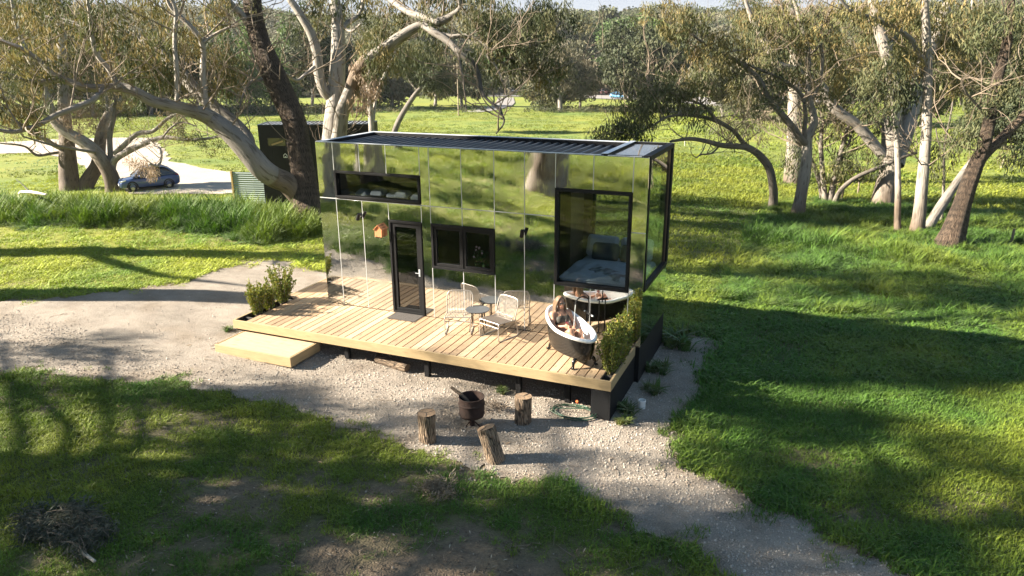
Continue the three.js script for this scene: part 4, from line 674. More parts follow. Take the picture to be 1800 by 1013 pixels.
tree('white_gum_tree', 'tall white trunked gum rising right behind the mirror cabin roof', { bare: 75,
  w: 31.5, pal: 'gold', limbs: [
    { pts: [[580, 300, 32], [582, 242, 31], [590, 168, 29], [594, 101, 26], [593, 34, 21], [586, -20, 16]], col: barkPale, flare: 0.2 },
    { pts: [[583, 175, 18], [570, 161, 18], [560, 127, 18], [557, 94, 17], [547, 60, 16], [530, 30, 14], [507, -5, 12]], col: barkPale, d: [0, -1] },
    { pts: [[592, 260, 28], [597, 231, 26], [601, 201, 25], [617, 158, 24], [628, 128, 23], [644, 107, 22], [674, 87, 21], [701, 67, 20], [735, 47, 17], [768, 40, 16], [795, 27, 12], [809, 13, 8], [804, -10, 5]], col: (p, s, a, q) => q > 0.25 && q < 0.42 ? LC(0.45, 0.34, 0.25) : barkGrey(p, s, a), d: [-0.4, -3.5] },
    { pts: [[745, 45, 13], [758, 54, 14], [789, 74, 13], [809, 94, 12], [832, 111, 9], [842, 134, 8], [847, 161, 6], [856, 174, 5], [879, 195, 4.5], [886, 215, 3.5], [872, 235, 2.5]], col: (p, s, a, q) => q < 0.35 ? barkGrey(p, s, a) : barkDim(p, s, a).multiplyScalar(0.5), d: [-3, -5] },
    { pts: [[775, 60, 8], [795, 64, 8], [822, 64, 8], [852, 77, 7], [859, 101, 6], [872, 117, 5], [883, 144, 4]], col: barkGrey, d: [-3, -4] },
    { pts: [[859, 101, 6], [899, 117, 5], [926, 134, 5], [950, 133, 4], [970, 146, 3]], col: barkPale, d: [-3.6, -3] },
    { pts: [[806, 95, 6], [809, 114, 5], [815, 148, 4], [820, 195, 2.5]], col: barkDim, d: [-4, -4.5] },
    { pts: [[672, -15, 9], [690, 2, 10], [718, 22, 11], [755, 33, 12], [770, 40, 10]], col: barkPale, d: [-1, -3.3] },
    { pts: [[594, 60, 11], [612, 40, 10], [632, 25, 8], [640, -10, 6]], col: barkPale, d: [0, 1] },
    { pts: [[603, 48, 6], [618, 55, 5], [634, 42, 4]], col: barkPale, d: [-0.6, -1.2] },
    { pts: [[880, 120, 4], [920, 88, 5], [960, 70, 4], [985, 40, 3]], col: barkDim, d: [-3.5, -3] },
  ], crown: [[655, 70, -2, 38, 55, 0.9], [640, 140, -1.6, 26, 40, 0.7, 'dry'], [840, 25, -3, 110, 35, 0.9, 'olive'], [930, 60, -3.5, 80, 50, 1, 'olive'], [960, 20, -2, 60, 30, 1, 'dark'], [880, 85, -4, 60, 35, 0.7, 'olive'], [975, 115, -3.5, 50, 30, 0.6], [700, 10, 0, 70, 30, 0.5], [550, 10, 0, 60, 35, 0.5, 'olive'], [600, -5, 1, 60, 30, 0.6], [760, 90, -3, 40, 25, 0.35, 'olive'], [820, -25, -2, 120, 25, 1, 'olive']],
});
// --- left group by the parked car
tree('gum_tree', 'straight thick gum with dark foot, leftmost trunk beside the parked blue car', { bare: 37,
  base: [124, 334], group: undefined, pal: 'gold', limbs: [
    { pts: [[124, 334, 36], [121, 318, 31], [119, 289, 29], [117, 253, 26], [113, 200, 20], [111, 150, 18], [110, 117, 17], [108, 70, 16], [105, 34, 15], [97, -15, 13]], col: sock(-1, 1.2), flare: 0.3 },
    { pts: [[112, 160, 11], [95, 120, 10], [78, 80, 9], [62, 40, 8], [50, -10, 6]], col: barkPale, d: [0, 1] },
    { pts: [[117, 262, 9], [101, 258, 9], [67, 238, 8], [34, 221, 7], [-10, 195, 5]], col: barkGrey, d: [0, -2] },
    { pts: [[116, 266, 5], [90, 270, 5], [64, 273, 5], [44, 258, 4], [0, 252, 3]], col: barkDim, d: [0, -2] },
  ], crown: [[95, 20, 1, 90, 50, 0.8], [35, 70, 1, 60, 45, 0.8], [50, 140, -1, 60, 35, 0.6, 'olive'], [130, 110, 0, 60, 45, 0.5], [140, 200, -1, 38, 35, 0.7, 'dry'], [20, 10, 2, 60, 30, 0.8]],
});
tree('gum_tree', 'slanting grey gum between the dark footed trunk and the forked gum', { bare: 18,
  base: [152, 332], pal: 'gold', limbs: [
    { pts: [[150, 330, 26], [158, 312, 25], [171, 290, 22], [178, 235, 18], [191, 201, 15], [208, 181, 12], [228, 165, 9], [250, 140, 6], [262, 110, 4]], col: sock(-1.2, 0.5), flare: 0.4, d: [0, 1.5] },
    { pts: [[191, 201, 8], [186, 160, 7], [180, 120, 6], [170, 80, 4]], col: barkPale, d: [0.7, 1] },
  ], crown: [[240, 135, 1, 60, 35, 0.7], [175, 95, 1, 50, 40, 0.5], [265, 95, 2, 40, 35, 0.5]],
});
tree('forked_gum_tree', 'low forked gum with spreading curved limbs in front of the parked blue car', { bare: 60,
  base: [200, 336], pal: 'gold', limbs: [
    { pts: [[200, 336, 30], [197, 318, 26], [188, 296, 24], [168, 268, 22], [144, 248, 20], [114, 231, 18], [97, 215, 15], [87, 188, 14], [74, 151, 12], [50, 100, 10], [30, 50, 7], [20, 0, 5]], col: sock(-2.2, -0.6), flare: 0.3, d: [0, -2] },
    { pts: [[191, 300, 11], [194, 285, 10], [193, 235, 9], [201, 201, 8], [203, 178, 6], [198, 150, 4]], col: barkDim, d: [0, -0.6] },
    { pts: [[196, 300, 12], [201, 282, 12], [221, 268, 11], [248, 255, 9], [285, 242, 8], [335, 246, 6], [375, 242, 4], [400, 236, 2.5]], col: barkGrey, d: [0, -3] },
    { pts: [[201, 270, 9], [215, 258, 9], [242, 235, 8], [268, 231, 7], [295, 208, 6], [319, 198, 4], [345, 190, 2]], col: barkGrey, d: [-0.5, -2] },
    { pts: [[265, 250, 5], [280, 262, 6], [282, 280, 6], [276, 292, 5], [262, 288, 4]], col: barkPale, d: [-2, -4] },
    { pts: [[168, 268, 6], [130, 262, 5], [90, 255, 4], [40, 240, 3]], col: barkDim, d: [-1, -3] },
    { pts: [[285, 242, 4], [300, 225, 4], [318, 215, 3], [345, 222, 2]], col: barkDim, d: [-2.6, -3] },
  ], crown: [[35, 110, -2, 55, 45, 0.6], [20, 205, -3, 45, 25, 0.5], [240, 285, -3, 34, 12, 0.5, 'dry'], [262, 298, -4, 18, 6, 0.4, 'dry'], [330, 232, -3, 26, 15, 0.35], [205, 175, -1, 40, 30, 0.5], [300, 205, -2, 34, 18, 0.4], [60, 170, -2, 40, 30, 0.4], [375, 250, -3, 22, 10, 0.3]],
});
// --- slim trunks in the field behind the roof
tree('slim_gum_tree', 'slim pale twin trunked gum just right of the white gum', {
  w: 42, pal: 'olive', limbs: [
    { pts: [[654, 262, 11], [653, 231, 10], [651, 188, 10], [648, 141, 10], [653, 110, 8], [660, 70, 6]], col: barkPale, lump: 0.05 },
    { pts: [[656, 215, 6], [658, 195, 6], [664, 161, 6], [678, 127, 5], [693, 97, 4], [700, 70, 3]], col: barkPale, d: [0, 1] },
  ], crown: [[690, 85, 1, 40, 35, 0.8], [650, 80, 1, 30, 40, 0.7], [720, 100, 2, 30, 25, 0.6]],
});
tree('leaning_field_tree', 'dark leaning tree with a bushy crown in the field above the cabin roof', {
  base: [692, 236], pal: 'dark', kind: 'gumFar', limbs: [
    { pts: [[692, 236, 10], [700, 215, 10], [715, 188, 9], [735, 160, 8], [752, 145, 5]], col: barkDim },
    { pts: [[735, 160, 4], [722, 145, 4], [712, 125, 3]], col: barkDim },
  ], crown: [[750, 128, 0, 42, 28, 1], [715, 118, 0, 34, 26, 0.8], [770, 150, 0, 26, 14, 0.7], [735, 95, 0, 36, 22, 0.8, 'olive']], size: 1.1,
});
// --- right hand group
tree('curved_gum_tree', 'thin curved gum right of the cabin whose limb reaches over the roof corner', { bare: 37,
  base: [1358, 366], pal: 'dark', limbs: [
    { pts: [[1358, 366, 17], [1360, 345, 15], [1359, 327, 15], [1352, 296, 14], [1334, 272, 13], [1314, 260, 12], [1290, 257, 10], [1266, 255, 9], [1240, 248, 8], [1213, 244, 7], [1178, 249, 4]], col: barkDim, flare: 0.3, d: [0, -3] },
    { pts: [[1320, 263, 9], [1305, 250, 9], [1290, 231, 8], [1260, 213, 8], [1225, 204, 6], [1178, 204, 5], [1145, 222, 4], [1110, 238, 3], [1090, 232, 2]], col: barkDim, d: [-0.7, -4] },
    { pts: [[1262, 214, 6], [1250, 200, 6], [1237, 186, 5], [1201, 172, 4], [1170, 160, 3], [1140, 158, 2]], col: barkDim, d: [-2, -3] },
    { pts: [[1266, 255, 4], [1250, 270, 3], [1232, 272, 3], [1224, 278, 2]], col: barkDim, d: [-1.8, -3] },
  ], crown: [[1062, 235, -4, 34, 12, 1.1], [1095, 222, -4, 38, 16, 1.1], [1125, 205, -3.6, 40, 18, 0.8], [1150, 165, -3, 50, 26, 0.6], [1195, 145, -3, 45, 28, 0.6], [1215, 190, -2.5, 35, 18, 0.5, 'olive'], [1280, 225, -1, 40, 22, 0.3, 'olive'], [1110, 180, -3, 40, 26, 0.7]],
});
tree('forked_gum_tree', 'grey gum with dark foot and many upright forks, nearest the cabin on the right', { bare: 52,
  base: [1402, 380], pal: 'gold', limbs: [
    { pts: [[1402, 380, 26], [1406, 355, 21], [1409, 336, 20], [1418, 281, 19], [1420, 245, 17], [1427, 227, 14], [1432, 213, 13], [1424, 180, 12], [1420, 159, 11], [1420, 91, 9], [1404, 27, 7], [1391, -15, 5]], col: sock(-1.1, 0.6), flare: 0.5 },
    { pts: [[1419, 255, 13], [1409, 245, 13], [1382, 209, 12], [1354, 177, 10], [1334, 139, 9], [1311, 118, 8], [1290, 104, 7], [1250, 85, 5], [1215, 60, 3]], col: barkDim, d: [0, -2] },
    { pts: [[1419, 248, 9], [1414, 236, 9], [1416, 200, 8], [1409, 168, 7], [1377, 141, 6], [1336, 123, 5], [1300, 108, 4]], col: barkDim, d: [0, -1] },
    { pts: [[1424, 180, 7], [1440, 150, 6], [1446, 100, 6], [1440, 60, 5], [1460, 20, 4], [1470, -15, 3]], col: barkGrey, d: [0, -1] },
    { pts: [[1420, 100, 5], [1436, 85, 4], [1452, 62, 4], [1468, 48, 3]], col: barkDim, d: [0, -1] },
    { pts: [[1415, 70, 5], [1400, 60, 5], [1385, 40, 4], [1375, 10, 3], [1372, -15, 3]], col: barkDim, d: [0, -1] },
  ], crown: [[1290, 78, -2, 65, 36, 0.6], [1225, 55, -2, 55, 36, 0.75], [1175, 25, -2, 60, 30, 0.9], [1370, 40, -1, 70, 45, 0.6], [1440, 40, -1, 60, 40, 0.6], [1330, 160, -1, 55, 35, 0.5, 'olive'], [1260, 125, -2, 50, 32, 0.5], [1450, 130, 0, 50, 40, 0.5], [1380, 110, -0.5, 50, 30, 0.5, 'olive']],
});
tree('fallen_limb_gum', 'massive old gum with a long white slanting limb in the middle of the right group', { bare: 52,
  base: [1556, 362], pal: 'gold', limbs: [
    { pts: [[1553, 362, 46], [1558, 330, 38], [1565, 295, 34], [1568, 218, 32], [1572, 159, 28], [1560, 100, 22], [1545, 50, 18], [1530, -15, 14]], col: sock(-1.5, 1), flare: 0.4 },
    { pts: [[1562, 285, 18], [1536, 254, 18], [1509, 222, 18], [1468, 191, 18], [1445, 154, 17], [1409, 132, 16], [1390, 122, 16], [1368, 113, 15], [1345, 73, 12], [1325, 40, 9], [1310, 0, 6]], col: barkPale, d: [0, -1] },
    { pts: [[1575, 290, 28], [1595, 220, 27], [1609, 172, 26], [1618, 123, 24], [1640, 80, 20], [1650, 54, 18], [1672, -10, 14]], col: barkPale, d: [0, 2] },
    { pts: [[1650, 60, 12], [1675, 75, 10], [1690, 50, 9], [1705, 20, 7], [1715, -15, 5]], col: barkPale, d: [2, 2] },
    { pts: [[1556, 90, 10], [1580, 60, 9], [1590, 20, 7], [1600, -15, 5]], col: barkPale, d: [0, 1] },
  ], crown: [[1500, 80, 1, 90, 60, 0.75], [1560, 40, 1, 80, 45, 0.75], [1620, 60, 2, 70, 55, 0.8], [1500, 160, 0.5, 55, 40, 0.5, 'olive'], [1590, 120, 1, 65, 45, 0.6, 'olive'], [1680, 60, 2, 60, 60, 0.8], [1340, 60, 0, 70, 50, 0.6], [1660, 160, 2, 50, 40, 0.55, 'olive'], [1560, 225, 1, 40, 26, 0.3, 'olive'], [1740, 60, 2, 60, 60, 0.7, 'olive']],
});
tree('slim_gum_tree', 'slimmest straight gum trunk left of the tall white one in the right group', {
  base: [1578, 411], pal: 'olive', limbs: [{ pts: [[1578, 411, 13], [1578, 380, 11], [1579, 318, 10], [1575, 227, 9], [1568, 172, 7], [1560, 130, 5], [1555, 95, 3]], col: sock(-0.5, 1), lump: 0.06, flare: 0.3 }],
  crown: [[1552, 120, 0, 45, 40, 0.9], [1590, 160, 0, 30, 25, 0.6], [1535, 190, 0, 30, 22, 0.5]],
});
tree('white_gum_tree', 'tallest straight white gum trunk near the right edge of the lawn', { bare: 12,
  base: [1612, 412], pal: 'gold', limbs: [
    { pts: [[1611, 412, 27], [1616, 380, 22], [1622, 318, 19], [1629, 227, 17], [1631, 113, 15], [1628, 50, 14], [1624, -15, 13]], col: sock(-0.8, 0.6), flare: 0.3, lump: 0.05 },
    { pts: [[1629, 115, 10], [1618, 100, 10], [1600, 68, 9], [1563, 45, 8], [1527, 30, 7], [1495, 18, 6], [1470, -10, 4]], col: barkGrey, d: [0, -1] },
  ], crown: [[1530, 15, -1, 80, 30, 0.6], [1640, 10, 0, 60, 35, 0.7], [1590, 90, 0, 40, 30, 0.4], [1690, 110, 0.5, 50, 45, 0.6]],
});
tree('leaning_gum_tree', 'dark furrowed gum leaning right at the far right of the lawn', { bare: 21,
  base: [1672, 433], pal: 'olive', limbs: [
    { pts: [[1668, 433, 52], [1676, 410, 40], [1691, 363, 29], [1709, 309, 26], [1731, 254, 21], [1743, 195, 19], [1754, 136, 18], [1772, 68, 16], [1777, -15, 14]], m: M.rough, col: (p, s, a, q) => barkRough(p, s, a).multiplyScalar(lerp(1.05, 1.5, sst(0.75, 0.95, q))), flare: 0.5 },
    { pts: [[1722, 285, 17], [1736, 268, 17], [1768, 236, 17], [1800, 205, 16], [1840, 160, 13]], m: M.rough, col: barkRough, d: [0, 1] },
    { pts: [[1770, 80, 11], [1780, 55, 10], [1802, 30, 9], [1830, 5, 7]], col: barkPale, d: [0, 0] },
    { pts: [[1740, 215, 5], [1722, 190, 5], [1700, 165, 4], [1690, 140, 3]], col: barkDim, d: [0, -1] },
  ], crown: [[1720, 165, 0, 42, 34, 0.5], [1780, 120, 1, 50, 45, 0.55], [1740, 30, 0, 60, 45, 0.7], [1690, 240, 0, 35, 22, 0.5], [1790, 260, 1, 40, 30, 0.5]],
});
tree('leaning_log_trunk', 'pale bare trunk slanting up behind the dark leaning gum', {
  base: [1632, 404], limbs: [{ pts: [[1631, 404, 19], [1645, 378, 17], [1663, 350, 16], [1683, 320, 14], [1702, 292, 11], [1716, 268, 7]], col: barkGrey, flare: 0.2, d: [0, 1] }], category: 'tree trunk',
});
tree('multi_stem_gum', 'many stemmed shrubby gum growing between the forked gum and the old one', { bare: 45,
  base: [1456, 358], pal: 'olive', limbs: [
    { pts: [[1458, 358, 14], [1466, 320, 11], [1482, 254, 8], [1495, 210, 5]], col: barkDim, flare: 0.2 },
    { pts: [[1450, 356, 12], [1446, 300, 9], [1443, 250, 8], [1446, 215, 6], [1440, 180, 4]], col: barkDim, ground: true, d: [0, 0.5] },
    { pts: [[1446, 354, 10], [1438, 310, 8], [1420, 270, 6], [1395, 245, 4]], col: barkDim, ground: true, d: [0.5, 0] },
    { pts: [[1468, 356, 11], [1478, 335, 9], [1504, 313, 8], [1554, 291, 7], [1600, 272, 5], [1612, 270, 3]], col: barkDim, ground: true, d: [-0.3, -2] },
    { pts: [[1462, 356, 8], [1470, 300, 7], [1490, 260, 5], [1500, 225, 3]], col: barkDim, ground: true, d: [0.4, 1] },
  ], crown: [[1480, 215, 0, 42, 30, 0.4], [1440, 200, 0, 38, 28, 0.4], [1500, 270, 0, 40, 30, 0.5], [1410, 270, 0, 40, 30, 0.4], [1460, 290, 0, 40, 25, 0.4], [1540, 290, -1, 35, 18, 0.3]],
});
tree('pale_gum_tree', 'broad pale gum trunk standing behind the forked gum on the right', { bare: 21,
  base: [1392, 322], pal: 'gold', limbs: [
    { pts: [[1392, 322, 30], [1396, 260, 26], [1397, 195, 24], [1398, 130, 21], [1398, 80, 18], [1392, 20, 14], [1380, -20, 10]], col: sock(-2, 0), flare: 0.3 },
    { pts: [[1397, 140, 10], [1420, 120, 8], [1445, 90, 6], [1460, 50, 4]], col: barkPale, d: [0, 1] },
  ], crown: [[1390, 40, 1, 80, 50, 0.7], [1330, 20, 1, 60, 40, 0.7], [1450, 80, 1, 50, 40, 0.6], [1350, 215, 0, 50, 30, 0.4, 'grey'], [1300, 200, 1, 50, 30, 0.4, 'grey']],
});
tree('sapling', 'thin bare sapling in the long grass left of the dark leaning gum', { base: [1654, 392], pal: 'olive', limbs: [{ pts: [[1654, 392, 6], [1659, 330, 5], [1661, 254, 4], [1672, 200, 3], [1676, 170, 2]], col: barkDim }, { pts: [[1661, 270, 3], [1650, 250, 2.5], [1645, 225, 2]], col: barkDim }], crown: [[1665, 240, 0, 26, 40, 0.5], [1650, 290, 0, 22, 25, 0.3]] });
// ------------------------------------------------------------------ trees of the middle distance, each a thing: [name, label, base u, v, top v, half width px, palette, kind, fullness, trunk width px]
{
  const mid = [
    ['poplar_tree', 'tall narrow poplar left of the leaning gum trunk', 440, 197, 12, 22, 'poplar', 'dense', 1.4, 5],
    ['poplar_tree', 'narrow poplar seen between the two big gum trunks', 508, 193, 40, 22, 'poplar', 'dense', 1.3, 5],
    ['poplar_tree', 'small poplar at the left of the row of poplars', 398, 193, 55, 18, 'poplar', 'dense', 1.2, 4],
    ['poplar_tree', 'shorter poplar between the tall poplar and the narrow one', 476, 192, 80, 14, 'poplar', 'dense', 1.2, 4],
    ['roadside_tree', 'dark bushy tree at the far left beyond the driveway', 40, 208, 60, 80, 'dark', 'mass', 1.1, 7],
    ['roadside_tree', 'olive bushy tree beyond the driveway behind the slanting gum', 165, 205, 70, 70, 'olive', 'mass', 1.0, 7],
    ['roadside_tree', 'grey green tree beyond the driveway behind the big curved limb', 265, 203, 75, 65, 'grey', 'mass', 0.9, 7],
    ['roadside_tree', 'dark tree beyond the field right of the curved limb', 345, 200, 80, 60, 'dark', 'mass', 1.0, 6],
    ['roadside_tree', 'dark ivy covered tree behind the white gum trunk', 548, 195, 50, 40, 'dark', 'mass', 1.1, 6],
    ['roadside_tree', 'dark tree behind the slim twin trunked gum', 640, 192, 70, 46, 'dark', 'mass', 1.0, 7],
    ['roadside_tree', 'blue grey tree left of the gap with the road', 688, 190, 90, 36, 'grey', 'mass', 0.9, 6],
    ['roadside_tree', 'small branching tree on the roadside grass left of the side track', 812, 188, 95, 44, 'olive', 'gumFar', 1.1, 6],
    ['roadside_tree', 'olive tree over the road left of the power pole', 765, 186, 85, 50, 'olive', 'gumFar', 1.1, 6],
    ['bright_green_tree', 'bright yellow green tree across the road behind the hanging branch', 880, 158, 95, 40, 'green', 'mass', 1.3, 5],
    ['roadside_shrub', 'rounded grey green shrub on the roadside right of the side track', 958, 195, 148, 40, 'olive', 'dense', 1.5, 6],
    ['roadside_gum', 'ragged grey gum with pale dead limbs on the roadside grass', 985, 197, 85, 52, 'grey', 'gumFar', 1.2, 9],
    ['roadside_tree', 'thin roadside tree between the ragged gum and the maroon car', 1020, 192, 90, 36, 'grey', 'gumFar', 1.0, 5],
    ['bright_green_tree', 'yellow green bush across the road near the maroon car', 1062, 160, 105, 28, 'green', 'mass', 1.3, 4],
    ['dark_round_tree', 'broad dark tree over the light blue car', 1130, 198, 60, 84, 'dark', 'mass', 1.3, 8],
    ['dark_round_tree', 'dense dark tree in the middle right of the broad dark one', 1195, 200, 85, 58, 'dark', 'mass', 1.2, 7],
    ['hill_tree', 'large green tree rising on the hillside below the open sky', 1140, 150, 32, 75, 'green', 'mass', 1.3, 6],
    ['conifer_tree', 'dark conifer on the hillside left of the open sky', 1065, 148, 24, 42, 'dark', 'mass', 1.4, 6],
    ['roadside_tree', 'pale olive tree beyond the field left of the right gum group', 1270, 205, 110, 55, 'grey', 'mass', 0.9, 6],
    ['roadside_tree', 'grey green tree seen through the right gum group', 1345, 210, 95, 55, 'grey', 'mass', 0.9, 6],
    ['roadside_tree', 'olive tree behind the massive old gum', 1480, 215, 80, 70, 'olive', 'mass', 1.0, 7],
    ['roadside_tree', 'olive tree behind the tall white gum trunk', 1620, 225, 80, 70, 'olive', 'mass', 1.0, 7],
    ['pine_tree', 'dark pine at the right edge behind the leaning gum', 1765, 262, 70, 62, 'dark', 'mass', 1.3, 9],
    ['pine_tree', 'second dark pine cut by the right edge of the picture', 1835, 270, 30, 60, 'dark', 'mass', 1.3, 9],
    ['hill_tree', 'olive tree on the slope behind the poplars', 455, 155, 75, 80, 'olive', 'mass', 1.0, 5],
    ['hill_tree', 'olive tree on the slope behind the white gum limb', 760, 150, 50, 75, 'olive', 'mass', 1.0, 5],
    ['hill_tree', 'grey green tree on the slope above the dark blue car', 930, 150, 45, 70, 'grey', 'mass', 1.0, 5],
    ['hill_tree', 'olive tree on the slope above the ragged gum', 1000, 150, 40, 60, 'olive', 'mass', 1.0, 5],
    ['hill_tree', 'brownish tree on the slope above the left driveway', 100, 165, 50, 100, 'grey', 'mass', 0.9, 5],
    ['hill_tree', 'grey tree on the slope behind the curved limbs', 290, 160, 55, 90, 'grey', 'mass', 0.9, 5],
    ['hill_tree', 'olive tree on the slope behind the forked gum on the right', 1380, 170, 45, 80, 'olive', 'mass', 0.9, 5],
    ['hill_tree', 'olive tree on the slope at the far right', 1690, 185, 55, 90, 'olive', 'mass', 0.9, 5],
  ];
  for (const [name, label, u, v, top, hw, pal, kind, full, tw] of mid) {
    const h = v - top, cr = [], r = rng(u * 31 + v), base = gnd(u, v), w = depthOf(base), s = clamp(w / (kind === 'mass' ? 75 : 60), 0.9, 4);
    const pop = name === 'poplar_tree', pine = name === 'pine_tree' || name === 'conifer_tree';
    if (pop) for (let i = 0; i < 6; i++) { const q = i / 5; cr.push([u + (r() - 0.5) * 4, lerp(v - h * 0.14, top + 10, q), 0, hw * (q < 0.2 ? 0.75 : lerp(1, 0.35, Math.pow(q, 2))), h * 0.15, full]); }
    else if (pine) for (let i = 0; i < 7; i++) { const q = i / 6; cr.push([u + (r() - 0.5) * hw * 0.4, lerp(v - h * 0.2, top + 8, q), 0, hw * lerp(1, 0.25, q), h * 0.12, full]); }
    else { const n = 6; for (let i = 0; i < n; i++) { const a = r() * 6.28, q = 0.25 + 0.5 * r(); cr.push([u + Math.cos(a) * hw * q, lerp(top, v, 0.38) + Math.sin(a) * h * 0.36 * q, (r() - 0.5) * hw * w / FPX, hw * (0.42 + 0.25 * r()), h * (0.2 + 0.1 * r()), full]); } cr.push([u, lerp(top, v, 0.4), 0, hw * 0.6, h * 0.28, full]); }
    const limbs = [{ pts: [[u, v, tw], [u + (r() - 0.5) * tw, v - h * 0.3, tw * 0.8], [u + (r() - 0.5) * hw * 0.3, v - h * 0.62, tw * 0.5]], col: barkGrey, lump: 0.05 }];
    if (!pop && !pine) for (let i = 0; i < 3; i++) { const sg = i - 1 + (r() - 0.5) * 0.5; limbs.push({ pts: [[u, v - h * 0.25, tw * 0.6], [u + sg * hw * 0.35, v - h * 0.42, tw * 0.45], [u + sg * hw * 0.6, v - h * 0.62, tw * 0.22]], col: name === 'roadside_gum' ? barkPale : barkGrey, lump: 0.05 }); }
    tree(name, label, { base: [u, v], limbs, crown: cr, pal, kind, size: s, twigs: 0.4, bare: name.startsWith('roadside') ? 6 : 0 });
  }
}
{ // woods on the hills and the dark scrub along the road, each read as one mass
  const r = newRng(), list = [], p = hillGeo.attributes.position, ix = hillGeo.index, hills = [];
  for (let i = 0; i < 9000; i++) {
    const f = Math.floor(r() * ix.count / 3) * 3, a = ix.getX(f), b = ix.getX(f + 1), c = ix.getX(f + 2); let s = r(), t = r(); if (s + t > 1) { s = 1 - s; t = 1 - t; }
    const q = V(0, 0, 0); for (const k of ['X', 'Y', 'Z']) q[k.toLowerCase()] = p['get' + k](a) * (1 - s - t) + p['get' + k](b) * s + p['get' + k](c) * t;
    const pr = proj(q); if (pr[0] < -150 || pr[0] > 1950) continue;
    const n = fbm(q.x * 0.02, 1, q.z * 0.02, 2); q.y += 2 + 4 * r() + 3 * n;
    list.push([q, rq(r, 0.6), 4.2 + 3.2 * r(), pick(r, n > 0.02 ? PAL.grey : r() < 0.5 ? PAL.olive : PAL.dark)]);
  }
  inst('forest', SPRAY.mass[0], leafWhite, list).userData.kind = 'stuff';
  const l2 = [];
  for (let i = 0; i < 1500; i++) { const u = lerp(-60, 1400, r()), v = (u < 620 ? lerp(193, 207, r() * r()) : lerp(190, 199, r())); if (u > 860 && u < 925) continue; if (u > 690 && u < 950 && r() < 0.7) continue; const q = gnd(u, v), k = 0.8 + 1.1 * r(); q.y += k * 0.35; l2.push([q, rq(r, 0.4), k * (u < 620 ? 1.5 : 0.9), pick(r, r() < 0.6 ? PAL.dark : PAL.olive)]); }
  inst('roadside_scrub', SPRAY.dense[1], leafWhite, l2).userData.kind = 'stuff';
}
// ------------------------------------------------------------------ gums left of the frame and behind the viewpoint: they shade the foreground and stand in the mirrors
function worldTree(name, label, x, z, h, r0, crowns, { lean = [0, 0], pal = 'olive', full = 0.55, size = 1, col = barkPale, m } = {}) {
  const y = terrain(x, z), t = thing(name, label, 'tree', [x, y, z]), r = newRng(), top = V(lean[0], h, lean[1]);
  const trunk = [[V(0, -0.3, 0), r0 * 1.15], [V(lean[0] * 0.1, h * 0.15, lean[1] * 0.1), r0], [V(lean[0] * 0.4 + 0.2, h * 0.45, lean[1] * 0.4), r0 * 0.8], [V(lean[0] * 0.7, h * 0.7, lean[1] * 0.7 + 0.2), r0 * 0.55], [top, r0 * 0.22]];
  part('trunk', limbGeo(trunk, { n: 5, seg: 18, lump: 0.1, col: col, flare: 0.5 }), m ?? M.smooth, t);
  const nodes = curvePts(trunk, 4).map((q) => q[0]), leaves = [], tw = [];
  for (const [cx, cy, cz, rx, ry, f = 1, rz = rx] of crowns) {
    const c = V(cx, cy, cz); let from = nodes.filter((q) => q.y < cy + 0.5 && q.y > 1.5).sort((a, b) => a.distanceTo(c) - b.distanceTo(c))[0] ?? nodes[8];
    const P = [[from, 0.1 + rx * 0.03], [from.clone().lerp(c, 0.5).add(V(0, 0.4, 0)), 0.08 + rx * 0.015], [c, 0.04]]; part('branch', limbGeo(P, { n: 5, seg: 8, col: barkGrey }), M.smooth, t); const bn = curvePts(P, 4).map((q) => q[0]);
    const n = Math.round(44 * f * full * Math.pow(rx * Math.sqrt(ry * rz), 0.85) * 1.6);
    for (let i = 0; i < n; i++) { const q = V(r() * 2 - 1, r() * 2 - 1, r() * 2 - 1); if (q.length() > 1) { i--; continue; } const p = c.clone().add(V(q.x * rx * 0.921 + q.z * rz * 0.389, q.y * ry, -q.x * rx * 0.389 + q.z * rz * 0.921)); if (fbm(p.x * 0.7 + cx, p.y * 0.8, p.z * 0.7, 2) < -0.02 && r() < 0.9) continue; leaves.push([p, rq(r, 0.9), size * (0.8 + 0.7 * r()), pick(r, PAL[pal])]); if (i % 16 === 0) { const b = bn[Math.floor(r() * bn.length)]; tw.push(limbGeo([[b, 0.03], [b.clone().lerp(p, 0.5).add(V(0, 0.2, 0)), 0.02], [p, 0.008]], { n: 3, seg: 4, lump: 0, cap: false })); } }
  }
  if (tw.length) part('twigs', tw, M.twig, t).userData.kind = 'stuff';
  if (leaves.length) inst('crown', SPRAY.gum[1], leafWhite, leaves, t);
  return t;
}
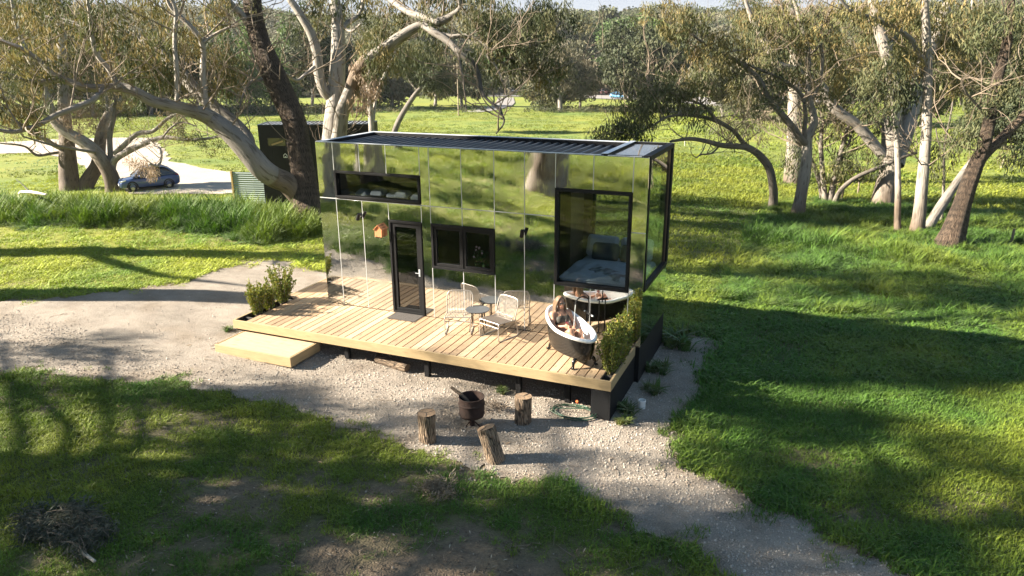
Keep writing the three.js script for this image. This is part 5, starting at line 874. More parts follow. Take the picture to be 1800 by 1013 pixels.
// where a shadow falls: a crown at height y above the deck that shades ground point (x, z)
const K = 1 / Math.tan(SUN_EL), SX = -0.921, SZ = 0.389;
const shadeAt = (gx, gz, y) => { const t = (y + 0.6) * K; return [gx + SX * t, y, gz + SZ * t]; };
{
  const caster = (name, label, x, z, r0, h, spots, o = {}) => { const y0 = terrain(x, z); worldTree(name, label, x, z, h, r0, spots.map(([gx, gz, y, rx, ry, f]) => { const [a, b, c] = shadeAt(gx, gz, y); return [a - x, b - y0, c - z, rx, ry, f]; }), o); };
  // big pale gum just left of and behind the viewpoint: its trunk stands in the mirror
  worldTree('mirror_gum_tree', 'huge pale gum behind the viewpoint whose trunk shows in the mirrored wall', -1.0, 17.8, 15, 0.82, [[-4, 11, 4, 4, 2.4], [3, 13, 2, 4, 2.4], [0, 14, -4, 3.5, 2.2], [-5, 9, -3, 3, 1.8]], { lean: [0.6, 0.4], col: (p, s, a, q) => { const k = sst(-0.1, 0.25, fbm(p.x * 2.4, p.y * 0.5, p.z * 2.4, 2) + (3.2 - p.y) * 0.06); return LC(lerp(1, 0.5, k), lerp(0.97, 0.36, k), lerp(0.94, 0.27, k)); } });
  worldTree('dark_gum_tree', 'dark gum behind the viewpoint, seen as a thin streak in the mirrored wall', -5.5, 26, 11, 0.2, [[-1, 8, 0, 2.6, 1.8], [2, 10, 1, 2.6, 1.8]], { col: barkDim });
  worldTree('dark_gum_tree', 'dark gum further behind the viewpoint seen left in the mirrored wall', -14, 27, 12, 0.3, [[-1, 9, 0, 3, 2], [2, 11, 1, 3, 2]], { col: barkDim });
  // foreground shade
  // layered crowns whose flat sprays draw long streaks of shade over the right lawn: [ground u, v, height, half length, half thickness, fullness, half depth]
  const streak = (name, label, x, z, r0, h, list, o) => caster(name, label, x, z, r0, h, list.map(([u, v, y, rx, ry, f, rz]) => { const g = gnd(u, v); return [g.x, g.z, y, rx, ry, f, rz]; }), o);
  streak('shade_gum_tree', 'gum left of the frame that shades the near lawn', -10.5, 12.2, 0.4, 9.5, [[80, 670, 5.6, 0.7, 0.25, 0.8, 0.2], [270, 700, 6.0, 0.9, 0.25, 0.9, 0.22], [430, 735, 6.4, 0.9, 0.25, 1.0, 0.24], [570, 795, 6.6, 0.9, 0.25, 1.2, 0.28], [400, 880, 6.4, 1.0, 0.3, 1.2, 0.3], [180, 905, 5.8, 1.0, 0.3, 1.2, 0.3]]);
  streak('shade_gum_tree', 'broad gum left of the frame that shades the bare earth in the foreground', -13.5, 12.4, 0.45, 10.5, [[690, 845, 7.2, 0.8, 0.3, 1.3, 0.24], [590, 900, 6.8, 0.8, 0.3, 1.3, 0.3], [880, 955, 7.4, 1.1, 0.35, 1.5, 0.42], [650, 975, 7.0, 1.1, 0.35, 1.5, 0.42], [420, 975, 6.6, 1.1, 0.35, 1.5, 0.4], [170, 985, 6.2, 1.1, 0.35, 1.5, 0.4], [1060, 905, 8.0, 0.7, 0.3, 1.2, 0.22]]);
  streak('shade_gum_tree', 'tall gum left of the frame, drawing the wide shade band on the right lawn', -12, 3.4, 0.5, 16, [[1300, 618, 9.4, 1.2, 0.4, 1.4, 0.55], [1430, 640, 10, 1.4, 0.4, 1.5, 0.5], [1560, 625, 10.8, 1.4, 0.4, 1.5, 0.45], [1680, 655, 11.4, 1.4, 0.4, 1.5, 0.45], [1790, 640, 12.2, 1.4, 0.4, 1.5, 0.4], [1540, 668, 10.4, 1.0, 0.3, 1.2, 0.22]], { lean: [1, 0.5] });
  streak('shade_gum_tree', 'tallest gum left of the frame, drawing thin shade streaks on the right lawn', -17, 1.5, 0.45, 17, [[1420, 503, 12.2, 2.0, 0.4, 1.2, 0.5], [1600, 512, 13.4, 2.2, 0.4, 1.2, 0.5], [1760, 520, 14.4, 2.2, 0.4, 1.2, 0.5], [1250, 465, 12, 1.4, 0.4, 0.9, 0.6], [1290, 405, 12.6, 2.2, 0.5, 1.3, 1.6], [1220, 430, 12, 1.6, 0.5, 1.2, 1.0]], { lean: [1, 0] });
  streak('shade_gum_tree', 'forked gum left of the frame that dapples the lower right lawn', -8, 11.4, 0.4, 13.5, [[1420, 745, 9.8, 0.9, 0.3, 1.5, 0.3], [1290, 770, 9.2, 0.7, 0.3, 1.4, 0.2], [1570, 765, 10.6, 0.8, 0.3, 1.4, 0.18], [1330, 830, 9.2, 1.2, 0.35, 1.5, 0.3], [1500, 810, 10.4, 1.2, 0.35, 1.5, 0.32], [1680, 815, 11.2, 1.3, 0.35, 1.5, 0.32], [1480, 900, 10, 1.1, 0.35, 1.5, 0.36], [1680, 905, 11, 1.0, 0.35, 1.3, 0.26], [1620, 985, 10.4, 1.4, 0.35, 1.5, 0.36], [1790, 960, 11.2, 0.8, 0.3, 1.3, 0.3]]);
  streak('shade_gum_tree', 'low gum left of the frame that shades the fire drum and lower path', -9, 15.5, 0.4, 11, [[1120, 960, 8.6, 1.2, 0.4, 1.3, 0.5], [1330, 985, 9.4, 0.9, 0.4, 1.2, 0.3], [830, 748, 7.8, 0.9, 0.3, 1.1, 0.4], [520, 716, 6.8, 0.9, 0.3, 1.2, 0.3], [670, 742, 7.2, 0.9, 0.3, 1.2, 0.35], [1000, 790, 8.2, 0.8, 0.3, 1.0, 0.22], [60, 600, 6, 1.0, 0.3, 0.9, 0.5], [240, 615, 6.2, 1.0, 0.3, 0.7, 0.4], [1120, 870, 8.6, 0.7, 0.3, 1.0, 0.2], [960, 705, 8, 0.7, 0.3, 0.8, 0.3]]);
}
{
  const t = [[-6, 9.5, 5, 2.2, 0.35, 1.3, 0.35], [-1, 9.4, 6, 2.4, 0.35, 1.3, 0.45], [-7, 13, 6, 2.6, 0.4, 1.4, 0.6], [-2, 13.6, 7, 2.4, 0.4, 1.3, 0.5], [-10, 17.5, 6, 3, 0.4, 1.3, 0.7], [-4, 18.2, 7, 3, 0.4, 1.3, 0.6], [-13, 23, 7, 3.2, 0.5, 1.4, 0.9], [-6, 24, 8, 3.2, 0.5, 1.3, 0.8]], x = -24, z = 24, y0 = terrain(x, z);  // added tree: flat crowns shaped to cast stripes on the mirrored lawn
  worldTree('shade_gum_tree', 'unseen spreading gum behind the viewpoint, added to stripe the mirrored lawn with shade', x, z, 13, 0.4, t.map(([gx, gz, y, ...k]) => { const [a, b, c] = shadeAt(gx, gz, y); return [a - x, b - y0, c - z, ...k]; }));
}
{ // a bare forked limb off to the left: the dark curved shadow over the left lawn
  const pts = [[-120, 430, 6.2, 0.2], [0, 437, 6.4, 0.2], [110, 441, 6.5, 0.19], [200, 447, 6.6, 0.17], [275, 470, 6.7, 0.15], [330, 486, 6.8, 0.12], [410, 496, 7.0, 0.09], [480, 506, 7.1, 0.05]].map(([u, v, y, r]) => { const g = gnd(u, v); return [V(...shadeAt(g.x, g.z, y)), r]; });
  const pts2 = [[200, 447, 6.6, 0.12], [300, 448, 6.7, 0.1], [400, 455, 6.9, 0.07], [520, 462, 7.1, 0.04]].map(([u, v, y, r]) => { const g = gnd(u, v); return [V(...shadeAt(g.x, g.z, y)), r]; });
  const b = pts[0][0].clone().add(V(-3, 0, 0.5)); b.y = terrain(b.x, b.z);
  const t = thing('bare_gum_tree', 'bare limbed gum left of the frame that draws a curved shadow on the left lawn', 'tree', [b.x, b.y, b.z]);
  part('trunk', limbGeo([[b.clone().add(V(0, -0.3, 0)), 0.5], [b.clone().add(V(0.2, 3, 0)), 0.4], [b.clone().add(V(1, 5.4, 0)), 0.32], [pts[0][0], 0.22]], { n: 4, seg: 14, col: barkPale }).translate(-b.x, -b.y, -b.z), M.smooth, t);
  part('branch', limbGeo(pts, { n: 5, seg: 8, col: barkPale }).translate(-b.x, -b.y, -b.z), M.smooth, t); part('branch', limbGeo(pts2, { n: 5, seg: 8, col: barkPale }).translate(-b.x, -b.y, -b.z), M.smooth, t);
}
// ------------------------------------------------------------------ grass
function bladeTuft(n, R, h, w, bend, seed, wide = 1) {
  const r = rng(seed), pos = [];
  for (let i = 0; i < n; i++) {
    const a = r() * 6.283, d = R * Math.sqrt(r()), yaw = r() * 6.283, L = h * (0.55 + 0.75 * r()), ww = w * (0.7 + 0.6 * r()), b = bend * (0.35 + r()) * L, lean = (r() - 0.5) * 0.5;
    const cx = Math.cos(a) * d, cz = Math.sin(a) * d, dx = Math.cos(yaw), dz = Math.sin(yaw), ox = -dz, oz = dx;
    const at3 = (t) => [cx + dx * (b * t * t + lean * L * t * 0.4), L * t * (1 - 0.25 * bend * t), cz + dz * (b * t * t + lean * L * t * 0.4)];
    const A = at3(0), Bm = at3(0.55), C = at3(1), q = (p, k) => [p[0] + ox * k, p[1], p[2] + oz * k];
    const a0 = q(A, -ww * 0.7), a1 = q(A, ww * 0.7), b0 = q(Bm, -ww * wide), b1 = q(Bm, ww * wide);
    for (const t of [[a0, a1, b1], [a0, b1, b0], [b0, b1, C]]) for (const p of t) pos.push(...p);
  }
  const g = new THREE.BufferGeometry(); g.setAttribute('position', new THREE.Float32BufferAttribute(pos, 3)); g.computeVertexNormals(); return g;
}
const GR = {
  lawn: [bladeTuft(22, 0.1, 0.085, 0.0045, 0.9, 101), bladeTuft(22, 0.11, 0.095, 0.005, 0.8, 102)],
  lawnFar: [bladeTuft(26, 0.26, 0.13, 0.011, 0.8, 103)],
  tall: [bladeTuft(34, 0.2, 0.5, 0.011, 0.7, 104), bladeTuft(34, 0.22, 0.42, 0.012, 0.9, 105)],
};
const mownSunlitAt = (x, z) => Math.max(sst(0.5, -2.5, x) * sst(3.5, 1.5, z), sst(8, 10, z) * sst(5, 2, x));  // shorter, sparser grass; its colour is also lightened to read as sunlit
const grassWhite = leafMat(1, 1, 1, 0.42);
const bankL = [[-60, 376], [0, 380], [120, 383], [250, 386], [400, 392], [505, 404]].map(([u, v]) => gnd(u, v)), bankR = [[1195, 398], [1300, 420], [1420, 432], [1560, 452], [1700, 470], [1840, 480]].map(([u, v]) => gnd(u, v));
const lineD = (L, x, z) => { let d = 1e9, sd = 1; for (let i = 0; i < L.length - 1; i++) { const a = L[i], b = L[i + 1], ex = b.x - a.x, ez = b.z - a.z, t = clamp(((x - a.x) * ex + (z - a.z) * ez) / (ex * ex + ez * ez), 0, 1), q = Math.hypot(x - a.x - ex * t, z - a.z - ez * t); if (q < d) { d = q; sd = (ex * (z - a.z) - ez * (x - a.x)) > 0 ? 1 : -1; } } return d * sd; };
{
  const r = newRng(), lawn = [[], []], far = [], field = [], tall = [[], []];
  const inMirror = (x, z) => { if (z < 0.3 || x < -22 || x > 9) return false; const q = proj(V(x, terrain(x, z), -z)); return q[2] > 3 && q[0] > 545 && q[0] < 1150 && q[1] > 235 && q[1] < 600; };
  const onDeck = (x, z) => (x > -1.3 && x < 7.4 && z > -2.4 && z < 1.85);
  const cell = (x0, x1, z0, z1, s, f) => { for (let z = z0; z < z1; z += s) for (let x = x0; x < x1; x += s) f(x + (r() - 0.5) * s * 1.3, z + (r() - 0.5) * s * 1.3); };
  const col = (x, z, dry) => {
    const n = fbm(x * 0.22, z * 0.22, 51), n2 = fbm(x * 1.1, z * 1.1, 52), k = 0.78 + 0.5 * r(), ye = clamp(0.42 + 1.5 * n + 0.7 * n2 + dry, 0, 1);
    return LC(lerp(0.075, 0.245, ye) * k, lerp(0.165, 0.275, ye) * k, lerp(0.013, 0.02, ye) * k);
  };
  const step = (x, z) => {
    const q = proj(V(x, terrain(x, z), z)), vis = q[2] > 3 && q[0] > -60 && q[0] < 1860 && q[1] < 1070;
    return [vis ? q[2] : inMirror(x, z) ? 27 + z * 0.4 : 0, q];
  };
  cell(-14, 22, -10, 16, 0.078, (x, z) => { // near turf
    const [d] = step(x, z); if (!d || onDeck(x, z)) return;
    const keep = d < 15 ? 1 : d < 22 ? 0.55 : 0.2; if (r() > keep) return;
    const sd = gravelSD(x, z), b = bareness(x, z), mownSunlit = mownSunlitAt(x, z); if (r() < 0.35 * mownSunlit) return;
    if (sd < 0) { if (!(sd > -0.5 && r() < 0.16 * (1 + sd * 2) * sst(-0.1, 0.3, fbm(x * 1.9, z * 1.9, 63) + 0.1))) return; }
    const den = clamp(1.15 - b * 1.55 + 0.7 * fbm(x * 2.6, z * 2.6, 61), 0, 1) * (sd < 0 ? 1 : sst(-0.05, 0.35, sd + 0.1)); if (r() > den) return;
    const clump = 0.75 + 0.8 * Math.max(0, fbm(x * 1.5, z * 1.5, 66)) * 2, right = sst(8, 10, x) * 0.2, edge = 0.55 * Math.exp(-(((sd - 0.25) / 0.3) ** 2)) * (x > 7 ? 1 : 0.25);
    const s = (0.75 + 0.55 * r()) * (clump + right + edge) * (d > 15 ? 1.25 : 1) * lerp(0.65, 1, den) * (1 - 0.2 * mownSunlit), wd = (d > 15 ? 1.5 : 1) * (1 + 0.25 * mownSunlit);
    lawn[r() < 0.5 ? 0 : 1].push([V(x, terrain(x, z) - 0.008, z), rq(r, 0.25), V(s * wd, s, s * wd), col(x, z, 0.06 + 0.3 * b - (x > 8 ? 0.22 + 0.2 * sst(0, -6, z) : 0) - (z > 3 ? 0.05 : 0) + 0.28 * mownSunlit).multiplyScalar(1.12 + 0.5 * mownSunlit)]);
  });
  cell(-48, 40, -42, 36, 0.3, (x, z) => { // turf further off
    const [d, q] = step(x, z); if (!d || d < 19 || d > 62 || onDeck(x, z) || (x > -13 && x < 21 && z > -9.5 && z < 15.5 && r() < 0.55)) return;
    const sd = gravelSD(x, z), b = bareness(x, z); if (sd < 0.1) return; if (d > 40 && r() < 0.45) return;
    if (r() < b * 0.7 - 0.1) return;
    if (driveSD(x, z) < 0.1) return;
    const mownSunlit = mownSunlitAt(x, z), s = (0.7 + 0.6 * r()) * (d > 34 ? 1.5 : 1) * (1 - 0.2 * mownSunlit); if (r() < 0.3 * mownSunlit) return;
    far.push([V(x, terrain(x, z) - 0.01, z), rq(r, 0.2), s, col(x, z, (d > 34 && !inMirror(x, z) ? 0.35 : 0.1) - (x > 8 && d < 34 ? 0.33 : 0) + 0.28 * mownSunlit).multiplyScalar(1 + 0.4 * mownSunlit)]);
  });
  cell(-150, 110, -150, -26, 1.1, (x, z) => { // the field
    const q = proj(V(x, terrain(x, z), z)); if (q[0] < -40 || q[0] > 1840 || q[1] < 188 || q[1] > 420 || driveSD(x, z) < 0.3) return;
    const n = fbm(x * 0.07, z * 0.07, 55); if (r() > 0.55 + n) return;
    field.push([V(x, terrain(x, z) - 0.02, z), rq(r, 0.2), V(2.6 + 2 * r(), (1.2 + 1.6 * r()) * (0.8 + n), 2.6 + 2 * r()), col(x * 0.3, z * 0.3, 0.3 + n)]);
  });
  cell(-36, 34, -26, 2, 0.17, (x, z) => { // long grass on the bank by the trees and below the right group
    const [d] = step(x, z); if (!d) return;
    const dl = lineD(bankL, x, z), dr = lineD(bankR, x, z), n = fbm(x * 0.7, z * 0.7, 71);
    let h = 0;
    if (x < -5) h = Math.abs(dl) < 3 ? sst(2.2 + n, 0.9 + n, Math.abs(dl)) * (1.15 + 0.7 * n) : 0;
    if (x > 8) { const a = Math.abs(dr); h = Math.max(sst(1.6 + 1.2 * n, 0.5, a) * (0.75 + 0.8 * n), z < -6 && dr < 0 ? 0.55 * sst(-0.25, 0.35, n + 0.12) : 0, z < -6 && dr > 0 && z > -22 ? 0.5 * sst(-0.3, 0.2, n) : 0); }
    if (h < 0.12 || gravelSD(x, z) < 0.2 || (d > 34 && r() < 0.15)) return;
    const s = h * (0.65 + 0.7 * r()), g = x > 8 ? -0.2 : -0.08;
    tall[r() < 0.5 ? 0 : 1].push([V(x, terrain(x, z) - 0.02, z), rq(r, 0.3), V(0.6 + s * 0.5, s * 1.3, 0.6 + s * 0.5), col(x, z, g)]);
  });
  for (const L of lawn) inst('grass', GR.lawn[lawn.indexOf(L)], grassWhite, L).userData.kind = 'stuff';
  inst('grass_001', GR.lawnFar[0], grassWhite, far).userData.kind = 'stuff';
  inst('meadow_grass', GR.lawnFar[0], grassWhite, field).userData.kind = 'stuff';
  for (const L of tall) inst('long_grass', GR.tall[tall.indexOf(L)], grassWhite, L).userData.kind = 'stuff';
  
}
// ------------------------------------------------------------------ loose stones and fallen leaves on the gravel and bare earth
{
  const r = newRng(), st = new THREE.IcosahedronGeometry(0.5, 0), sp = st.attributes.position; const q0 = rng(5); const jit = new Map();
  for (let i = 0; i < sp.count; i++) { const k = [sp.getX(i).toFixed(3), sp.getY(i).toFixed(3), sp.getZ(i).toFixed(3)].join(); if (!jit.has(k)) jit.set(k, 0.75 + 0.5 * q0()); const f = jit.get(k); sp.setXYZ(i, sp.getX(i) * f, sp.getY(i) * f * 0.7, sp.getZ(i) * f); } st.computeVertexNormals();
  const list = [], M = 220000;
  for (let i = 0; i < M; i++) {
    const x = lerp(-8, 14, Math.pow(r(), 0.8)), z = lerp(-4.5, 11.5, r()); if (gravelSD(x, z) > 0.06) { if (r() > 0.02) continue; }
    if (r() < 0.25 + 0.72 * sst(2.2, -1.5, x) * sst(3.9, 3.3, z - 0.12 * x) ) continue;
    const q = proj(V(x, -0.6, z)); if (q[1] > 1040 || q[0] < -20 || q[0] > 1820 || (x > -1 && x < 7.2 && z < 1 && z > -2)) continue;
    const s = 0.011 + 0.024 * Math.pow(r(), 3), c = gravelCol(x, z), k = 0.62 + 0.62 * r(), w = (r() - 0.5) * 0.05;
    list.push([V(x, terrain(x, z) + 0.014 + s * 0.1, z), rq(r, 6), V(s * (0.8 + 0.6 * r()), s, s * (0.8 + 0.6 * r())), LC(c[0] * k + w, c[1] * k, c[2] * k - w * 0.6)]);
  }
  inst('gravel_stones', st, std({ roughness: 0.95 }), list).userData.kind = 'stuff';
  const lf = new THREE.BufferGeometry(); lf.setAttribute('position', new THREE.Float32BufferAttribute([0, 0, -0.5, 0.1, 0.06, 0, 0, 0.03, 0, 0, 0, -0.5, 0, 0.03, 0, -0.1, 0.06, 0, 0, 0, 0.5, 0, 0.03, 0, 0.1, 0.06, 0, 0, 0, 0.5, -0.1, 0.06, 0, 0, 0.03, 0].map((v) => v), 3)); lf.computeVertexNormals();
  const ll = [];
  for (let i = 0; i < 5200; i++) {
    const x = lerp(-6, 13, r()), z = lerp(2.2, 10, r()), b = bareness(x, z), sd = gravelSD(x, z); if (sd < -0.5 ? r() > 0.22 + 0.7 * sst(0, 0.3, fbm(x * 0.9 + 4, z * 0.9, 40)) : r() > 0.15 + b) continue;
    const s = 0.045 + 0.1 * r() * r(), k = 0.35 + 0.75 * r(); ll.push([V(x, terrain(x, z) + 0.02, z), rq(r, 0.8), s, r() < 0.5 ? LC(0.3 * k, 0.21 * k, 0.13 * k) : LC(0.42 * k, 0.35 * k, 0.26 * k)]);
  }
  const cl = []; for (let i = 0; i < 60000; i++) { const x = lerp(-6, 14, r()), z = lerp(2.6, 10.5, r()), b = bareness(x, z); if (gravelSD(x, z) < 0.05 || r() > b * 1.2 - 0.25) continue; const s = 0.008 + 0.03 * Math.pow(r(), 3), k = 0.55 + 0.8 * r(); cl.push([V(x, terrain(x, z) + s * 0.15, z), rq(r, 6), s, LC(0.17 * k, 0.125 * k, 0.088 * k)]); }
  inst('soil_clods', st, std({ roughness: 1 }), cl).userData.kind = 'stuff';
  inst('leaf_litter', lf, std({ roughness: 0.85, side: THREE.DoubleSide }), ll).userData.kind = 'stuff';
  const tw = []; for (let i = 0; i < 900; i++) { const x = lerp(-6, 13, r()), z = lerp(2.4, 10, r()), a = r() * 6.28, L = 0.1 + 0.3 * r() * r(), y = terrain(x, z) + 0.02; if (gravelSD(x, z) < -0.3 && r() < 0.5 - 0.5 * Math.exp(-((x - 5.6) ** 2) / 4 - ((z - 3.4) ** 2) / 1.5)) continue; tw.push(limbGeo([[V(x, y, z), 0.005], [V(x + Math.cos(a) * L * 0.5, y + 0.02, z + Math.sin(a) * L * 0.5 + 0.02), 0.004], [V(x + Math.cos(a) * L, y + 0.005, z + Math.sin(a) * L), 0.003]], { n: 2, seg: 4, lump: 0 })); }
  part('ground_litter', tw, std({ color: LC(0.2, 0.155, 0.115), roughness: 0.9 })).userData = { kind: 'stuff' };
}
// ------------------------------------------------------------------ planted shrubs, weeds, dead branches
function shrub(name, label, x, y, z, h, rad, n, seed, group) {
  const r = rng(seed), t = thing(name, label, 'shrub', [x, y, z], 0, group), st = [], lv = [], L = (w, l, p, e, c) => { const g = new THREE.BufferGeometry(); const m = -l * 0.5; g.setAttribute('position', new THREE.Float32BufferAttribute([0, 0, 0, w, m * -1, 0.004, 0, m * -1, -w * 0.3, 0, 0, 0, 0, m * -1, -w * 0.3, -w, m * -1, 0.004, w, m * -1, 0.004, 0, l, 0.01, 0, m * -1, -w * 0.3, 0, m * -1, -w * 0.3, 0, l, 0.01, -w, m * -1, 0.004], 3)); g.computeVertexNormals(); const cc = new Float32Array(36); for (let i = 0; i < 12; i++) cc.set([c.r, c.g, c.b], i * 3); g.setAttribute('color', new THREE.BufferAttribute(cc, 3)); g.applyMatrix4(new THREE.Matrix4().makeRotationFromEuler(e).setPosition(p)); return g; };
  for (let i = 0; i < n; i++) {
    const a = r() * 6.283, sp = rad * (0.35 + 0.75 * r()), hh = h * (0.6 + 0.45 * r()), b = V((r() - 0.5) * 0.08, 0, (r() - 0.5) * 0.16), m = V(Math.cos(a) * sp * 0.45, hh * 0.5, Math.sin(a) * sp * 0.45).add(b), e = V(Math.cos(a) * sp * 0.8, hh, Math.sin(a) * sp * 0.8).add(b), P = [[b, 0.009], [m, 0.006], [e, 0.002]];
    st.push(limbGeo(P, { n: 3, seg: 5, lump: 0, cap: false }));
    const C = curvePts(P, 14);
    for (let k = 4; k < C.length; k++) for (let j = 0; j < 3; j++) { const c = r() < 0.7 ? LC(0.12 + 0.07 * r(), 0.155 + 0.06 * r(), 0.024) : LC(0.27 + 0.08 * r(), 0.27 + 0.06 * r(), 0.045); lv.push(L(0.013 + 0.007 * r(), 0.055 + 0.025 * r(), C[k][0].clone().add(V((r() - 0.5) * 0.05, (r() - 0.5) * 0.04, (r() - 0.5) * 0.05)), new THREE.Euler((r() - 0.5) * 2.4, r() * 6.283, (r() - 0.5) * 2.4), c)); }
  }
  part('stems', st, M.twig, t);
  const f = part('foliage', lv, M.shrubLeaf, t); f.userData.kind = 'stuff'; return t;
}
M.shrubLeaf = leafMat(1, 1, 1, 0.3); M.shrubLeaf.vertexColors = true;
{
  const px = -1.05, rx = 7.14;
  shrub('planter_shrub', 'leafy shrub nearest the step in the left deck planter', px, -0.1, 1.18, 0.8, 0.3, 20, 11);
  shrub('planter_shrub', 'short middle shrub in the left deck planter', px, -0.1, 0.78, 0.72, 0.3, 18, 12);
  shrub('planter_shrub', 'tallest shrub in the left deck planter, furthest from the step', px, -0.1, 0.34, 0.92, 0.42, 34, 13);
  shrub('planter_shrub', 'thick shrub nearest the corner in the right deck planter', rx, -0.1, 1.3, 0.8, 0.34, 34, 14);
  shrub('planter_shrub', 'tall middle shrub in the right deck planter', rx, -0.1, 0.86, 0.92, 0.32, 34, 15);
  shrub('planter_shrub', 'shrub against the mirrored wall in the right deck planter', rx, -0.1, 0.36, 0.86, 0.26, 24, 16);
}
const WEED = bladeTuft(26, 0.12, 0.36, 0.02, 1.0, 211, 1.25);
function weed(label, u, v, s, hue = 0) {
  const p = gnd(u, v), r = rng(u * 13 + v), t = thing('weed', label, 'weed', [p.x, p.y, p.z]), l = [];
  for (let i = 0; i < 9; i++) l.push([V((r() - 0.5) * 0.5 * s, 0, (r() - 0.5) * 0.5 * s), rq(r, 0.6), s * (0.5 + 0.6 * r()), LC(0.075 + 0.05 * r() + hue, 0.12 + 0.05 * r() + hue * 0.6, 0.03)]);
  inst('blades', WEED, grassWhite, l, t);
}
weed('green weed beside the white pipe end', 1100, 722, 0.55); weed('dry yellowing weed in front of the white pipe end', 1100, 746, 0.42, 0.05); weed('green weed against the dark cabin base beyond the pipe end', 1160, 655, 0.8); weed('green weed at the far corner of the gravel strip by the cabin base', 1185, 606, 1.1); weed('low weed halfway along the dark cabin base', 1145, 690, 0.55);
weed('tiny weed below the left deck planter', 403, 582, 0.35); weed('small plant in the gravel under the deck', 880, 690, 0.4);
function brush(name, label, category, u, v, R, h, n, seed, pal, extra) {
  const p = gnd(u, v), r = rng(seed), t = thing(name, label, category, [p.x, p.y, p.z]), tw = [], lf = [];
  for (let i = 0; i < n; i++) { const a = r() * 6.283, d = R * Math.sqrt(r()), b = V(Math.cos(a) * d, h * 0.1 + r() * h * 0.5 * (1 - d / R * 0.6), Math.sin(a) * d * 0.6), q = r() * 6.283, L = R * (0.3 + 0.5 * r()), e = b.clone().add(V(Math.cos(q) * L, (r() - 0.35) * h * 0.7, Math.sin(q) * L * 0.6)); e.y = Math.max(0.02, Math.min(e.y, h * (1.1 - 0.85 * Math.min(1, Math.hypot(e.x, e.z / 0.6) / R)) * (0.55 + 0.9 * Math.abs(N3(e.x * 3, seed, e.z * 3))))); tw.push(limbGeo([[b, 0.009], [b.clone().lerp(e, 0.5).add(V(0, 0.05, 0)), 0.006], [e, 0.003]], { n: 3, seg: 4, lump: 0, cap: false })); for (let k = 0; k < 3; k++) lf.push([b.clone().lerp(e, r()), rq(r, 3), 0.26 + 0.2 * r(), pick(r, pal)]); }
  part('twigs', tw, M.twig, t).userData.kind = 'stuff'; inst('dead_leaves', SPRAY.gum[0], leafWhite, lf, t); if (extra) extra(t, r); return t;
}
brush('branch_heap', 'heap of cut gum branches with grey dead leaves on the near lawn', 'branch heap', 112, 935, 0.58, 0.5, 80, 31, [[0.075, 0.082, 0.06], [0.11, 0.11, 0.082], [0.05, 0.058, 0.042]], (t) => { part('branch', limbGeo([[V(-0.1, 0.08, 0.1), 0.03], [V(0.45, 0.05, 0.2), 0.028], [V(0.95, 0.03, 0.3), 0.02]], { n: 4, seg: 7, lump: 0.1 }), M.twigPale, t); });
brush('dead_branch', 'small dead leafy branch on the grass in front of the log stools', 'branch', 772, 868, 0.24, 0.26, 18, 33, [[0.2, 0.165, 0.11], [0.15, 0.12, 0.08], [0.26, 0.21, 0.15]]);
{ const a = gnd(38, 372), b = gnd(62, 383), c = gnd(90, 389), k = V(0, 0.95, 0); const t = thing('fallen_branch', 'bleached bent branch lying in the long grass on the left bank', 'branch', [b.x, b.y, b.z]); part('limb', limbGeo([[a.sub(b).add(k), 0.05], [V(0, 0, 0).add(k), 0.06], [c.sub(b).add(k), 0.035]], { n: 4, seg: 8, lump: 0.15 }), std({ color: LC(0.6, 0.55, 0.48), roughness: 0.85 }), t); part('fork', limbGeo([[V(-0.2, 0.95, -0.1), 0.03], [V(-0.35, 1.2, 0), 0.02], [V(-0.5, 1.4, 0.1), 0.01]], { n: 3, seg: 6, lump: 0.1 }), std({ color: LC(0.6, 0.55, 0.48), roughness: 0.85 }), t); }
{ const p = gnd(520, 398), r = newRng(), l = []; for (let i = 0; i < 120; i++) { const a = r() * 6.28, d = 0.9 * Math.sqrt(r()), b = V(Math.cos(a) * d, 0.1 + 0.35 * r() * (1 - d), Math.sin(a) * d * 0.7), q = r() * 6.28; l.push(limbGeo([[b, 0.012], [b.clone().add(V(Math.cos(q) * 0.4, 0.1 * r(), Math.sin(q) * 0.3)), 0.004]], { n: 1, seg: 4, lump: 0, cap: false })); } const t = thing('bark_litter', 'heap of fallen bark and sticks at the foot of the huge leaning gum', 'bark heap', [p.x, p.y, p.z]); part('bark_strips', l, std({ color: LC(0.2, 0.12, 0.08), roughness: 0.95 }), t).userData.kind = 'stuff'; }

